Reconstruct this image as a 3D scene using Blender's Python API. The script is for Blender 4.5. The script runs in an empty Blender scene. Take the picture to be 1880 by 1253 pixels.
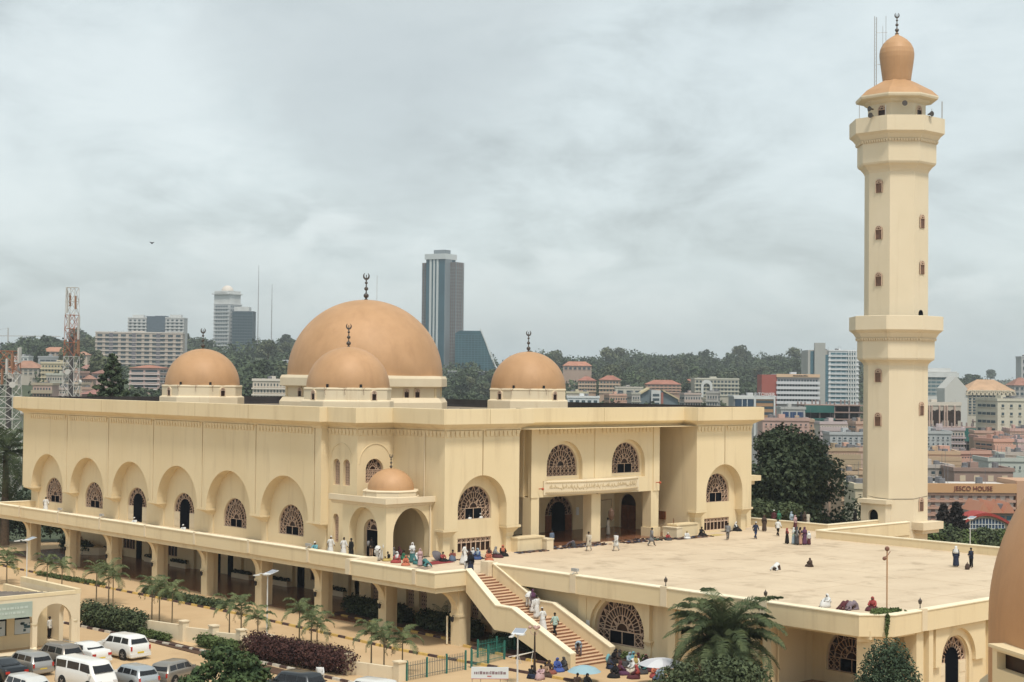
import bpy, bmesh, math, random
import numpy as np
from math import sin, cos, pi, radians, sqrt, atan2
from mathutils import Vector, Matrix
from mathutils.geometry import tessellate_polygon

SC = bpy.context.scene
COL = SC.collection
random.seed(7)

# ------------------------------------------------------------------ camera
FPX, YAW, PITCH, ROLL, ZC = 2881.53, radians(47.1377), radians(1.39876), radians(0.59041), 20.4
cF = Vector((cos(PITCH)*cos(YAW), cos(PITCH)*sin(YAW), sin(PITCH)))
_R = Vector((sin(YAW), -cos(YAW), 0)); _U = _R.cross(cF)
cR = cos(ROLL)*_R + sin(ROLL)*_U
cU = -sin(ROLL)*_R + cos(ROLL)*_U
CP = Vector((0, 0, ZC))
cam = bpy.data.cameras.new('camera')
camo = bpy.data.objects.new('camera', cam); COL.objects.link(camo)
camo.matrix_world = Matrix((( cR.x, cU.x, -cF.x, 0), (cR.y, cU.y, -cF.y, 0), (cR.z, cU.z, -cF.z, ZC), (0, 0, 0, 1)))
cam.sensor_width = 36; cam.lens = 36*FPX/1880; cam.clip_end = 30000; cam.clip_start = .5
SC.camera = camo
SC.render.resolution_x = 1024; SC.render.resolution_y = 682

# ------------------------------------------------------------------ sun, sky, exposure
SUN_DIR = Vector((-0.30, -0.62, 1.25)).normalized()
sun = bpy.data.lights.new('sun', 'SUN'); sun.energy = 2.4; sun.angle = radians(9); sun.color = (1, .93, .82)
suno = bpy.data.objects.new('sun', sun); COL.objects.link(suno)
suno.rotation_euler = SUN_DIR.to_track_quat('Z', 'Y').to_euler(); suno.location = (0, 0, 300)
W = bpy.data.worlds.new('World'); SC.world = W; W.use_nodes = True
nt = W.node_tree; nt.nodes.clear(); N = nt.nodes.new; L = nt.links.new
out = N('ShaderNodeOutputWorld'); bg = N('ShaderNodeBackground'); bg2 = N('ShaderNodeBackground'); addn = N('ShaderNodeAddShader')
sky = N('ShaderNodeTexSky'); sky.sky_type = 'NISHITA'; sky.sun_disc = False
sky.sun_elevation = math.asin(SUN_DIR.z); sky.sun_rotation = atan2(SUN_DIR.x, SUN_DIR.y); sky.air_density = 1.0; sky.dust_density = 2.0
bg.inputs[1].default_value = 0.05; bgd = N('ShaderNodeHueSaturation'); bgd.inputs['Saturation'].default_value = .35
L(sky.outputs[0], bgd.inputs['Color']); L(bgd.outputs[0], bg.inputs[0])
# overcast layer: cloud cover laid out on a flat deck above the city (direction / height), soft greys
tc = N('ShaderNodeTexCoord'); sep = N('ShaderNodeSeparateXYZ'); L(tc.outputs['Generated'], sep.inputs[0])
def math_(op, a, b=None, c=None):
    n = N('ShaderNodeMath'); n.operation = op
    for i, v in enumerate((a, b, c)):
        if v is None: continue
        if isinstance(v, (int, float)): n.inputs[i].default_value = v
        else: L(v, n.inputs[i])
    return n.outputs[0]
comb = N('ShaderNodeCombineXYZ'); L(sep.outputs[0], comb.inputs[0]); L(sep.outputs[1], comb.inputs[1]); L(math_('MULTIPLY', sep.outputs[2], 2.3), comb.inputs[2])
def noise(scale, detail, rough, vec, dist=0.0, off=(0, 0, 0)):
    m = N('ShaderNodeMapping'); m.inputs['Location'].default_value = off; L(vec, m.inputs[0])
    n = N('ShaderNodeTexNoise'); n.inputs['Scale'].default_value = scale; n.inputs['Detail'].default_value = detail
    n.inputs['Roughness'].default_value = rough; n.inputs['Distortion'].default_value = dist; L(m.outputs[0], n.inputs['Vector'])
    return n.outputs[0]
def ramp(fac, stops):
    r = N('ShaderNodeValToRGB'); e = r.color_ramp.elements
    while len(e) < len(stops): e.new(.5)
    for k, (p, c) in zip(e, stops): k.position = p; k.color = (*c, 1)
    L(fac, r.inputs[0]); return r.outputs[0]
def mixc(fac, a, b, bt='MIX'):
    n = N('ShaderNodeMix'); n.data_type = 'RGBA'; n.blend_type = bt
    if isinstance(fac, (int, float)): n.inputs[0].default_value = fac
    else: L(fac, n.inputs[0])
    for i, v in ((6, a), (7, b)):
        if isinstance(v, tuple): n.inputs[i].default_value = (*v, 1)
        else: L(v, n.inputs[i])
    return n.outputs[2]
big = noise(2.6, 4, .5, comb.outputs[0], .4, (3.1, 1.7, 0))
mid = noise(6.5, 9, .58, comb.outputs[0], .6, (8.2, 4.4, 2))
fine = noise(22, 8, .6, comb.outputs[0], .3, (1.2, 2.4, 5))
def toward(u, v, r0, r1):
    d = (cF + cR*((u-940)/FPX) - cU*((v-626.5)/FPX)).normalized()
    dp_ = N('ShaderNodeVectorMath'); dp_.operation = 'DOT_PRODUCT'; L(tc.outputs['Generated'], dp_.inputs[0]); dp_.inputs[1].default_value = d
    wob = math_('ADD', dp_.outputs['Value'], math_('MULTIPLY', math_('SUBTRACT', mid, .5), (cos(radians(r1))-cos(radians(r0)))*2.6))
    m_ = N('ShaderNodeMapRange'); m_.interpolation_type = 'SMOOTHSTEP'; m_.inputs[1].default_value = cos(radians(r0)); m_.inputs[2].default_value = cos(radians(r1)); L(wob, m_.inputs[0]); return m_.outputs[0]
mixv = math_('ADD', math_('MULTIPLY', big, .36), math_('ADD', math_('MULTIPLY', mid, .46), math_('MULTIPLY', fine, .18)))
deck = ramp(mixv, [(.41, (.34, .372, .365)), (.47, (.465, .502, .495)), (.515, (.56, .60, .595)), (.585, (.68, .71, .70))])
dk_ = mixc(math_('MULTIPLY', toward(720, 10, 8.0, 2), .60), deck, (.36, .385, .38))
dk_ = mixc(math_('MULTIPLY', toward(720, 240, 4.5, .5), .38), dk_, (.38, .41, .415))
dk_ = mixc(math_('MULTIPLY', toward(1600, 100, 12, 2), .45), dk_, (.61, .65, .65))
dk_ = mixc(math_('MULTIPLY', toward(40, 300, 8, 1), .45), dk_, (.62, .645, .635))
# low bank of pale cumulus tops near the horizon
cum = noise(13, 10, .55, comb.outputs[0], .35, (0, 0, 0))
cumh = noise(4.2, 3, .5, comb.outputs[0], 0, (5, 2, 1))
edge = math_('SUBTRACT', math_('ADD', math_('MULTIPLY', cumh, .17), math_('MULTIPLY', cum, .10)), sep.outputs[2])
cmask = N('ShaderNodeMapRange'); cmask.interpolation_type = 'SMOOTHSTEP'; cmask.inputs[1].default_value = .062; cmask.inputs[2].default_value = .082; L(edge, cmask.inputs[0])
cumc = ramp(cum, [(.36, (.50, .545, .55)), (.58, (.76, .775, .765))])
skyc = mixc(math_('MULTIPLY', cmask.outputs[0], .62), dk_, cumc)
hz = N('ShaderNodeMapRange'); hz.inputs[1].default_value = 0.0; hz.inputs[2].default_value = .10; hz.inputs[3].default_value = .60; hz.inputs[4].default_value = 0.0; L(sep.outputs[2], hz.inputs[0])
skyc = mixc(hz.outputs[0], skyc, (.53, .58, .585))
skyc = mixc(1.0, skyc, (.925, .995, 1.0), 'MULTIPLY')
L(skyc, bg2.inputs[0]); bg2.inputs[1].default_value = 0.715
L(bg.outputs[0], addn.inputs[0]); L(bg2.outputs[0], addn.inputs[1]); L(addn.outputs[0], out.inputs[0])
SC.view_settings.view_transform = 'Standard'; SC.view_settings.look = 'None'; SC.view_settings.exposure = 0.30; SC.view_settings.gamma = 1
SC.cycles.max_bounces = 8; SC.cycles.diffuse_bounces = 4; SC.cycles.transparent_max_bounces = 8; SC.cycles.use_denoising = True

# ------------------------------------------------------------------ measuring (pixel of the 1880 px photo -> world)
def ray(u, v): return cF + cR*((u-940)/FPX) - cU*((v-626.5)/FPX)
def onz(u, v, z): d = ray(u, v); return CP + d*((z-ZC)/d.z)
def onx(u, v, x): d = ray(u, v); return CP + d*(x/d.x)
def ony(u, v, y): d = ray(u, v); return CP + d*(y/d.y)
def atw(u, v, w): return CP + ray(u, v)*w
def proj(p):
    p = Vector(p)-CP; w = p.dot(cF); return 940+FPX*p.dot(cR)/w, 626.5-FPX*p.dot(cU)/w, w

# ------------------------------------------------------------------ materials
def mat(name, col, rough=.8, metal=0, var=None, vscale=1.0, bump=0, bscale=20, spec=.3, rand=0.0, emis=None, stain=None, detail=5, coat=0):
    """Principled with optional noise colour variation, weathering streaks (stain), object-random brightness and bump."""
    m = bpy.data.materials.new(name); m.use_nodes = True; t = m.node_tree; b = t.nodes['Principled BSDF']
    b.inputs['Base Color'].default_value = (*col, 1); b.inputs['Roughness'].default_value = rough; b.inputs['Metallic'].default_value = metal
    b.inputs['Specular IOR Level'].default_value = spec
    if coat: b.inputs['Coat Weight'].default_value = coat; b.inputs['Coat Roughness'].default_value = .05
    src = None
    def new(k): return t.nodes.new(k)
    geo = new('ShaderNodeNewGeometry')
    if var:
        n = new('ShaderNodeTexNoise'); n.inputs['Scale'].default_value = vscale; n.inputs['Detail'].default_value = detail; n.inputs['Roughness'].default_value = .6
        t.links.new(geo.outputs['Position'], n.inputs['Vector'])
        r = new('ShaderNodeValToRGB'); r.color_ramp.elements[0].position = .35; r.color_ramp.elements[1].position = .68
        r.color_ramp.elements[0].color = (*var, 1); r.color_ramp.elements[1].color = (*col, 1)
        t.links.new(n.outputs[0], r.inputs[0]); src = r.outputs[0]
    if stain:
        mp = new('ShaderNodeMapping'); mp.inputs['Scale'].default_value = (stain[1], stain[1], stain[2]); t.links.new(geo.outputs['Position'], mp.inputs[0])
        n = new('ShaderNodeTexNoise'); n.inputs['Scale'].default_value = 1; n.inputs['Detail'].default_value = 6; n.inputs['Roughness'].default_value = .65
        t.links.new(mp.outputs[0], n.inputs['Vector'])
        mr = new('ShaderNodeMapRange'); mr.inputs[1].default_value = stain[3]; mr.inputs[2].default_value = stain[4]; mr.inputs[4].default_value = stain[5]
        t.links.new(n.outputs[0], mr.inputs[0])
        mx = new('ShaderNodeMix'); mx.data_type = 'RGBA'; t.links.new(mr.outputs[0], mx.inputs[0])
        if src: t.links.new(src, mx.inputs[6])
        else: mx.inputs[6].default_value = (*col, 1)
        mx.inputs[7].default_value = (*stain[0], 1); src = mx.outputs[2]
    if rand:
        oi = new('ShaderNodeObjectInfo'); mr = new('ShaderNodeMapRange'); mr.inputs[3].default_value = 1-rand; mr.inputs[4].default_value = 1+rand
        t.links.new(oi.outputs['Random'], mr.inputs[0])
        hs = new('ShaderNodeHueSaturation'); t.links.new(mr.outputs[0], hs.inputs['Value'])
        if src: t.links.new(src, hs.inputs['Color'])
        else: hs.inputs['Color'].default_value = (*col, 1)
        src = hs.outputs[0]
    if src: t.links.new(src, b.inputs['Base Color'])
    if bump:
        n = new('ShaderNodeTexNoise'); n.inputs['Scale'].default_value = bscale; n.inputs['Detail'].default_value = 5
        t.links.new(geo.outputs['Position'], n.inputs['Vector'])
        bp = new('ShaderNodeBump'); bp.inputs['Strength'].default_value = bump; bp.inputs['Distance'].default_value = .05
        t.links.new(n.outputs[0], bp.inputs['Height']); t.links.new(bp.outputs[0], b.inputs['Normal'])
    if emis: b.inputs['Emission Color'].default_value = (*col, 1); b.inputs['Emission Strength'].default_value = emis
    return m
_mc = {}
def cmat(col, rough=.85, name='paint', **k):
    key = (tuple(round(c, 3) for c in col), rough, name)
    if key not in _mc: _mc[key] = mat(name, col, rough, **k)
    return _mc[key]
M = {}
CREAM = (.725, .605, .40)
M['stucco'] = mat('cream_stucco', CREAM, .85, var=(.69, .565, .36), vscale=.16, bump=.10, bscale=9, spec=.15, stain=((.42, .31, .18), .9, .09, .53, .78, .46))
M['stucco3'] = mat('minaret_render', (.70, .61, .455), .85, var=(.665, .575, .42), vscale=.2, bump=.08, bscale=9, spec=.15, stain=((.42, .32, .20), .8, .05, .56, .80, .35))
M['stucco2'] = mat('pale_cream_stucco', (.71, .61, .445), .85, var=(.66, .555, .395), vscale=.4, bump=.08, bscale=9, spec=.15, stain=((.40, .25, .13), 1.6, .22, .60, .76, .5))
M['coping'] = mat('pale_coping', (.82, .74, .56), .8, var=(.74, .65, .47), vscale=.5, spec=.15)
M['copper'] = mat('copper_dome_paint', (.50, .295, .155), .56, metal=.05, var=(.43, .25, .125), vscale=.35, spec=.35, stain=((.36, .20, .10), 1.1, .16, .50, .74, .45))
M['copper2'] = mat('old_copper_dome_paint', (.50, .27, .13), .55, metal=.05, var=(.44, .235, .11), vscale=.5, spec=.3, stain=((.34, .19, .10), 1.6, .4, .52, .74, .45), bump=.15, bscale=5)
M['tarpatch'] = mat('tar_membrane', (.022, .018, .020), .6, var=(.04, .034, .032), vscale=.5)
M['roof'] = mat('roof_screed', (.30, .24, .17), .95, var=(.16, .13, .10), vscale=.3)
M['finial'] = mat('dark_bronze', (.10, .085, .075), .45, metal=.7)
M['pane'] = mat('brown_glass', (.048, .022, .014), .35, spec=.2, var=(.018, .009, .007), vscale=1.5)
M['slit'] = mat('slit_brown', (.20, .115, .075), .6, var=(.10, .055, .04), vscale=2)
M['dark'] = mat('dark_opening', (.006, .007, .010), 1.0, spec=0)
M['lattice'] = mat('lattice_paint', (.60, .44, .33), .7, spec=.2)
M['terr'] = mat('terrace_screed', (.63, .515, .375), .85, var=(.55, .44, .315), vscale=.22, detail=8, bump=.05, bscale=3, spec=.15, stain=((.33, .25, .17), .35, .5, .54, .68, .6), )
M['tile'] = mat('polished_red_tile', (.24, .105, .055), .22, var=(.17, .075, .042), vscale=.5, spec=.5)
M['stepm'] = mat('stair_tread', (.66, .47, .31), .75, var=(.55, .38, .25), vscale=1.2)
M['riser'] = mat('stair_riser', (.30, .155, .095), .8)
M['wood'] = mat('varnished_wood', (.20, .075, .03), .45, var=(.13, .05, .02), vscale=3)
M['road'] = mat('sandy_paving', (.56, .405, .24), .9, var=(.47, .325, .185), vscale=.12, detail=9, bump=.06, bscale=6, spec=.1, stain=((.30, .19, .11), .25, 1, .58, .76, .5))
M['soil'] = mat('soil', (.11, .06, .035), .95, var=(.07, .04, .025), vscale=1)
M['metal'] = mat('painted_metal', (.45, .45, .44), .5, metal=.5)
M['black'] = mat('black_rubber', (.015, .015, .016), .7)
M['white'] = mat('white_paint', (.75, .75, .73), .6)

# ------------------------------------------------------------------ mesh building
class MB:
    def __init__(s): s.v = []; s.f = []; s.m = []
    def add(s, vs, fs, mi=0):
        o = len(s.v); s.v += [tuple(v) for v in vs]
        for f in fs: s.f.append([o+i for i in f]); s.m.append(mi)
    def box(s, a, b, mi=0):
        x0, y0, z0 = a; x1, y1, z1 = b
        s.add([(x0,y0,z0),(x1,y0,z0),(x1,y1,z0),(x0,y1,z0),(x0,y0,z1),(x1,y0,z1),(x1,y1,z1),(x0,y1,z1)],
              [(0,3,2,1),(4,5,6,7),(0,1,5,4),(1,2,6,5),(2,3,7,6),(3,0,4,7)], mi)
    def tube(s, pts, r, n=8, mi=0, cap=True):
        pts = [Vector(p) for p in pts]; rr = r if isinstance(r, (list, tuple)) else [r]*len(pts)
        rings = []
        for i, p in enumerate(pts):
            t = (pts[min(i+1, len(pts)-1)]-pts[max(i-1, 0)]).normalized()
            a = t.orthogonal().normalized() if abs(t.z) < .95 else Vector((1, 0, 0)); a = (a-t*a.dot(t)).normalized()
            if abs(t.z) < .95: a = t.cross(Vector((0, 0, 1))).normalized()
            b = t.cross(a)
            rings.append([p+(a*cos(2*pi*k/n)+b*sin(2*pi*k/n))*rr[i] for k in range(n)])
        s.loft(rings, mi, cap)
    def loft(s, rings, mi=0, cap=True, closed=True):
        n = len(rings[0]); vs = [v for r in rings for v in r]; fs = []
        for i in range(len(rings)-1):
            for k in range(n if closed else n-1):
                a = i*n+k; b = i*n+(k+1) % n; fs.append((a, b, b+n, a+n))
        if cap: fs.append(tuple(range(n-1, -1, -1))); fs.append(tuple(range(len(vs)-n, len(vs))))
        s.add(vs, fs, mi)
    def lathe(s, prof, c=(0, 0, 0), n=32, mi=0, rot=0):
        rings = [[(c[0]+r*cos(rot+2*pi*k/n), c[1]+r*sin(rot+2*pi*k/n), c[2]+z) for k in range(n)] for r, z in prof]
        s.loft(rings, mi, cap=False)
    def ball(s, c, r, n=10, mi=0, sz=1):
        s.lathe([(max(r*sin(pi*k/(n//2+1)), 1e-4), -r*sz*cos(pi*k/(n//2+1))) for k in range(n//2+2)], c, n, mi)
    def sheet(s, pts, mi=0): s.add(pts, [tuple(range(len(pts)))], mi)
    def bar(s, p, q, w, d0, d1, F, mi=0):
        """flat bar between p and q in the (s,z) plane of frame F, depth d0..d1"""
        p = Vector(p); q = Vector(q); t = (q-p)
        if t.length < 1e-5: return
        t.normalize(); nn = Vector((-t.y, t.x))*w/2
        c = [p-nn, q-nn, q+nn, p+nn]
        s.add([F(a.x, d0, a.y) for a in c]+[F(a.x, d1, a.y) for a in c], [(0,1,2,3),(7,6,5,4),(0,4,5,1),(1,5,6,2),(2,6,7,3),(3,7,4,0)], mi)
    def panel(s, outer, holes, d0, d1, F, mi=0, back=True):
        """wall panel: outline + holes in the (s,z) plane, extruded from depth d0 (front) to d1"""
        loops = [outer]+holes
        tris = tessellate_polygon([[Vector((a, b, 0)) for a, b in lp] for lp in loops])
        flat = [p for lp in loops for p in lp]; n = len(flat)
        vs = [F(a, d0, b) for a, b in flat]+[F(a, d1, b) for a, b in flat]
        fs = []
        for t in tris:
            a, b, c = (flat[i] for i in t)
            ar = (b[0]-a[0])*(c[1]-a[1])-(c[0]-a[0])*(b[1]-a[1])
            if abs(ar) < 1e-9: continue
            t = tuple(t) if ar > 0 else tuple(reversed(t))
            fs.append(t)
            if back: fs.append(tuple(n+i for i in reversed(t)))
        o = 0
        for li, lp in enumerate(loops):
            k = len(lp); ar = sum(lp[i][0]*lp[(i+1) % k][1]-lp[(i+1) % k][0]*lp[i][1] for i in range(k))
            ccw = (ar > 0) == (li == 0)
            for i in range(k):
                a = o+i; b = o+(i+1) % k
                fs.append((a, a+n, b+n, b) if ccw else (b, b+n, a+n, a))
            o += k
        s.add(vs, fs, mi)
    def mesh(s, name, mats, smooth=False):
        me = bpy.data.meshes.new(name)
        me.from_pydata(s.v, [], s.f)
        if not isinstance(mats, (list, tuple)): mats = [mats]
        for m in mats: me.materials.append(m)
        if len(mats) > 1: me.polygons.foreach_set('material_index', s.m)
        if smooth:
            me.polygons.foreach_set('use_smooth', [True]*len(me.polygons))
        me.update(); return me
    def build(s, name, mats, parent=None, smooth=False, **kw):
        o = bpy.data.objects.new(name, s.mesh(name, mats, smooth)); COL.objects.link(o)
        if parent: hang(o, parent)
        tag(o, **kw); return o
def hang(o, parent):
    """parent o (already at its world place) to parent"""
    o.parent = parent; o.matrix_parent_inverse = wm(parent).inverted()
def wm(o):
    m = Matrix.LocRotScale(o.location, o.rotation_euler, o.scale)
    if o.parent: m = wm(o.parent) @ o.matrix_parent_inverse @ m
    return m
def tag(o, label=None, cat=None, group=None, kind=None):
    if label: o['label'] = label
    if cat: o['category'] = cat
    if group: o['group'] = group
    if kind: o['kind'] = kind
    return o
def empty(name, loc, rz=0, label=None, cat=None, group=None, kind=None, scale=1):
    o = bpy.data.objects.new(name, None); COL.objects.link(o); o.location = loc; o.rotation_euler = (0, 0, rz); o.scale = (scale,)*3
    o.empty_display_size = .2
    return tag(o, label, cat, group, kind)
def inst(name, me, loc, rz=0, parent=None, scale=None, local=False, **kw):
    o = bpy.data.objects.new(name, me); COL.objects.link(o); o.location = loc; o.rotation_euler = (0, 0, rz)
    if scale: o.scale = scale if isinstance(scale, (tuple, list)) else (scale,)*3
    if parent:
        if local: o.parent = parent
        else: hang(o, parent)
    tag(o, **kw); return o
def FX(x): return lambda s_, d, z: (x+d, -s_, z)          # wall facing -x ; s = -y
def FY(y): return lambda s_, d, z: (s_, y+d, z)           # wall facing -y ; s = x
FL = lambda s_, d, z: (s_, d, z)                          # local frame, front faces -y
RX = -pi/2                                                # z-rotation that turns a local-frame thing to face -x
def arch(c, h, z0, zs, n=20, sq=1.0):
    """closed loop: straight jambs from z0 to the springing zs, then a (slightly pointed if sq>1) arch of half-span h"""
    p = [(c-h, z0)]
    for k in range(n+1):
        a = pi-pi*k/n; x = c+h*cos(a); z = zs+h*sin(a)*sq
        p.append((x, z))
    p.append((c+h, z0)); return p
def notch(s0, s1, zt, c, h, z0, zs, n=20, sq=1.0):
    """a panel from s0..s1, z0..zt whose bottom edge is cut by an arch"""
    a = arch(c, h, z0, zs, n, sq)
    return [(s0, z0)]+a+[(s1, z0), (s1, zt), (s0, zt)]
def rect(a, b, c, d): return [(a, b), (c, b), (c, d), (a, d)]

def offset_poly(P, d, closed=True):
    """offset a 2D polyline outwards (to the right of travel)"""
    n = len(P); out_ = []
    for i in range(n):
        def nrm(a, b):
            t = Vector((b[0]-a[0], b[1]-a[1])).normalized(); return Vector((t.y, -t.x))
        ns = []
        if closed or i > 0: ns.append(nrm(P[i-1], P[i]))
        if closed or i < n-1: ns.append(nrm(P[i], P[(i+1) % n]))
        if len(ns) == 2:
            k = 1+ns[0].dot(ns[1]); v = (ns[0]+ns[1])/k if k > .05 else ns[0]
        else: v = ns[0]
        out_.append((P[i][0]+v.x*d, P[i][1]+v.y*d))
    return out_
def sweep(mb, P, prof, closed=True, mi=0, cap=True):
    """sweep profile [(offset, z)] along polyline P; offset grows to the right of travel"""
    rings = []
    for d, z in prof: rings.append([(x, y, z) for x, y in offset_poly(P, d, closed)])
    n = len(P); vs = [v for r in rings for v in r]; fs = []
    for i in range(len(rings)-1):
        for k in range(n if closed else n-1):
            a = i*n+k; b = i*n+(k+1) % n; fs.append((a, b, b+n, a+n))
    if not closed and cap and len(prof) > 2:
        fs.append(tuple(i*n for i in range(len(rings)))); fs.append(tuple(i*n+n-1 for i in reversed(range(len(rings)))))
    mb.add(vs, fs, mi)
# ------------------------------------------------------------------ foliage
def leafmat(name, a, b, rand=.18, scale=.8):
    m = mat(name, a, .7, var=b, vscale=scale, rand=rand, spec=.15, detail=2)
    m.node_tree.nodes['Principled BSDF'].inputs['Subsurface Weight'].default_value = 0
    return m
G = {'dark': leafmat('dark_leaves', (.085, .108, .058), (.024, .038, .021), .12, 1.3), 'mid': leafmat('mid_leaves', (.10, .125, .062), (.040, .056, .028), .14, 1.4),  # dark leaves: paler noise tone paints in highlights of lit leaf clumps
     'bright': leafmat('light_leaves', (.13, .17, .06), (.06, .09, .03)), 'red': leafmat('purple_leaves', (.11, .050, .040), (.045, .020, .02), .1, 2), 'far': leafmat('far_leaves', (.075, .10, .050), (.040, .058, .032), .22, .12),
     'far2': leafmat('olive_leaves', (.11, .12, .065), (.065, .078, .042), .2, .12), 'palm': leafmat('palm_leaves', (.095, .12, .055), (.045, .062, .030), .12, 1.2), 'areca': leafmat('areca_leaves', (.16, .19, .085), (.085, .11, .05), .12, 1.5), 'dry': leafmat('dry_frond', (.26, .17, .07), (.15, .09, .04), .1, 2)}
BARK = mat('bark', (.12, .085, .055), .95, var=(.07, .05, .035), vscale=4)
def cloud(nleaf, lobes, size, seed, elong=1.6, shell=.45, up=.4):
    """leaf-sized quads spread through a set of lobes [(cx,cy,cz,rx,ry,rz)] -> (verts, faces) arrays"""
    r = np.random.RandomState(seed); lb = np.array(lobes, float); vol = (lb[:, 3]*lb[:, 4]*lb[:, 5])**(.75); p = vol/vol.sum()
    idx = r.choice(len(lb), nleaf, p=p); d = r.normal(size=(nleaf, 3)); d /= np.linalg.norm(d, axis=1)[:, None]
    rad = (shell**3+(1-shell**3)*r.rand(nleaf))**(1/3.)*(1+.10*r.normal(size=nleaf))
    c = lb[idx, :3]+d*lb[idx, 3:]*rad[:, None]
    nrm = d*.7+r.normal(size=(nleaf, 3))*.6+np.array([0, 0, up]); nrm /= np.linalg.norm(nrm, axis=1)[:, None]
    t = np.cross(nrm, r.normal(size=(nleaf, 3))); t /= np.linalg.norm(t, axis=1)[:, None]; b = np.cross(nrm, t)
    s = size*(.6+.8*r.rand(nleaf))[:, None]
    v = np.stack([c-t*s*elong*.5, c-b*s*.5+nrm*s*.1, c+t*s*elong*.5, c+b*s*.5+nrm*s*.1], 1).reshape(-1, 3)
    return v
def leafmesh(name, nleaf, lobes, size, m, seed, **k):
    v = cloud(nleaf, lobes, size, seed, **k); n = len(v)//4
    me = bpy.data.meshes.new(name); me.vertices.add(len(v)); me.vertices.foreach_set('co', v.ravel().astype(np.float32))
    me.loops.add(n*4); me.loops.foreach_set('vertex_index', np.arange(n*4, dtype=np.int32)); me.polygons.add(n)
    me.polygons.foreach_set('loop_start', np.arange(0, n*4, 4, dtype=np.int32)); me.polygons.foreach_set('loop_total', np.full(n, 4, dtype=np.int32))
    me.materials.append(m); me.update(calc_edges=True); return me
def lobes_for(seed, w, h, z0, n, flat=.6, rad=.42):
    r = random.Random(seed); out_ = []
    for k in range(n):
        a = r.uniform(0, 2*pi); q = r.random()**.6; zr = r.random(); prof = sqrt(max(.05, 1-(2*zr-.85)**2*.8))
        s_ = w*rad*r.uniform(.55, 1.0)
        out_.append((cos(a)*q*(w/2-s_*.5)*prof, sin(a)*q*(w/2-s_*.5)*prof, z0+s_*flat+zr*(h-2*s_*flat), s_*.62, s_*.62, s_*flat*.62))
    return out_
def trunkmesh(h, r0, seed, spread, zc, nb=6, lean=.0):
    rr = random.Random(seed); mb = MB(); mb.tube([(0, 0, -.6), (lean*.3, 0, h*.35), (lean, .05, h*.7), (lean, 0, h)], [r0*1.25, r0, r0*.8, r0*.5], 8)
    for k in range(nb):
        a = 2*pi*k/nb+rr.uniform(-.4, .4); z = h*rr.uniform(.5, .95); e = Vector((cos(a)*spread*rr.uniform(.5, .9), sin(a)*spread*rr.uniform(.5, .9), zc+rr.uniform(-.1, .25)*zc)); s0 = Vector((lean*.8, 0, z))
        mb.tube([s0, s0.lerp(e, .5)+Vector((0, 0, -.05*h)), e], [r0*.45, r0*.28, r0*.1], 6)
    return mb.mesh('trunk', BARK)
def tree(name, loc, crown, trunk, label, group=None, scale=1, rz=0, cat='tree', lone=False):
    t = empty(name, loc, rz, label, cat, group, scale=scale)
    inst('trunk', trunk, (0, 0, 0), 0, t, local=True); inst('crown', crown, (0, 0, 0), 0, t, local=True); return t
def frond(mb, base, az, el, ln, droop, nl=22, lw=.04, ll=.5, mi=0, twist=0, v=.5, hang_=.25):
    """one pinnate palm frond: curved midrib with a row of narrow leaflets either side"""
    d0 = Vector((cos(az), sin(az), 0)); p = Vector(base); pts = [p.copy()]; n = 9; a = el
    for k in range(n):
        a -= droop/n*(.4+1.2*k/n); p = p+(d0*cos(a)+Vector((0, 0, sin(a))))*ln/n; pts.append(p.copy())
    mb.tube(pts, [.022*ln*.35*(1-.8*k/n) for k in range(n+1)], 4, 1, cap=False)
    side = Vector((-sin(az), cos(az), 0)); rr = random.Random(int(az*1000)+int(el*100))
    for k in range(nl):
        t = .12+.88*k/(nl-1); f = t*n; i = min(int(f), n-1); q = pts[i].lerp(pts[i+1], f-i); tg = (pts[i+1]-pts[i]).normalized(); up_ = side.cross(tg).normalized()*-1
        if up_.z < 0: up_ = -up_
        L_ = ll*(sin(pi*min(1, t*.82+.14))**.6)*rr.uniform(.85, 1.1)
        for sg in (-1, 1):
            dr = (side*sg*.85+tg*.55+up_*(v*rr.uniform(.4, 1.0))).normalized(); e1 = q+dr*L_*.55; e2 = e1+(dr*.5+Vector((0, 0, -hang_*2))).normalized()*L_*.5
            wv = tg*lw
            mb.add([q-wv*.4, q+wv*.4, e1+wv*.5, e2, e1-wv*.5], [(0, 1, 2, 3, 4)], mi)
def palm(name, loc, h, nf, fl, label, group=None, m='palm', tr=.16, seed=1, rz=0, nl=22, ll=.5, lw=.04, elr=(-.35, 1.3), droop=(1.0, 1.7), dry=0, lean=0, cat='palm'):
    rr = random.Random(seed); t = empty(name, loc, rz, label, cat, group)
    mb = MB(); mb.tube([(0, 0, -.2), (lean*.3, 0, h*.4), (lean, 0, h)], [tr*1.35, tr, tr*.75], 9); mb.tube([(lean, 0, h), (lean, 0, h+fl*.12)], [tr*.95, tr*.4], 8)
    mb.build('trunk', BARK if m != 'areca' else cmat((.20, .16, .10), .8, 'areca_stem'), t); 
    fb = MB()
    for k in range(nf):
        az = k*2.399+rr.uniform(-.2, .2); el = elr[0]+(elr[1]-elr[0])*(k/(nf-1))**1.1
        frond(fb, (lean, 0, h+fl*.05+.12*fl*k/nf), az, el, fl*rr.uniform(.85, 1.08), rr.uniform(*droop), nl, lw, ll, 0)
    c = fb.build('crown', [G[m], G['palm']], t)
    if dry:
        db = MB()
        for k in range(dry): frond(db, (lean, 0, h), rr.uniform(0, 6.28), -.6, fl*.7, 1.2, nl//2, lw, ll*.8, 0)
        db.build('dry_frond', [G['dry'], G['dry']], t)
    for o in t.children: o.matrix_parent_inverse = Matrix()     # built in the palm's own frame
    return t

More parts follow.
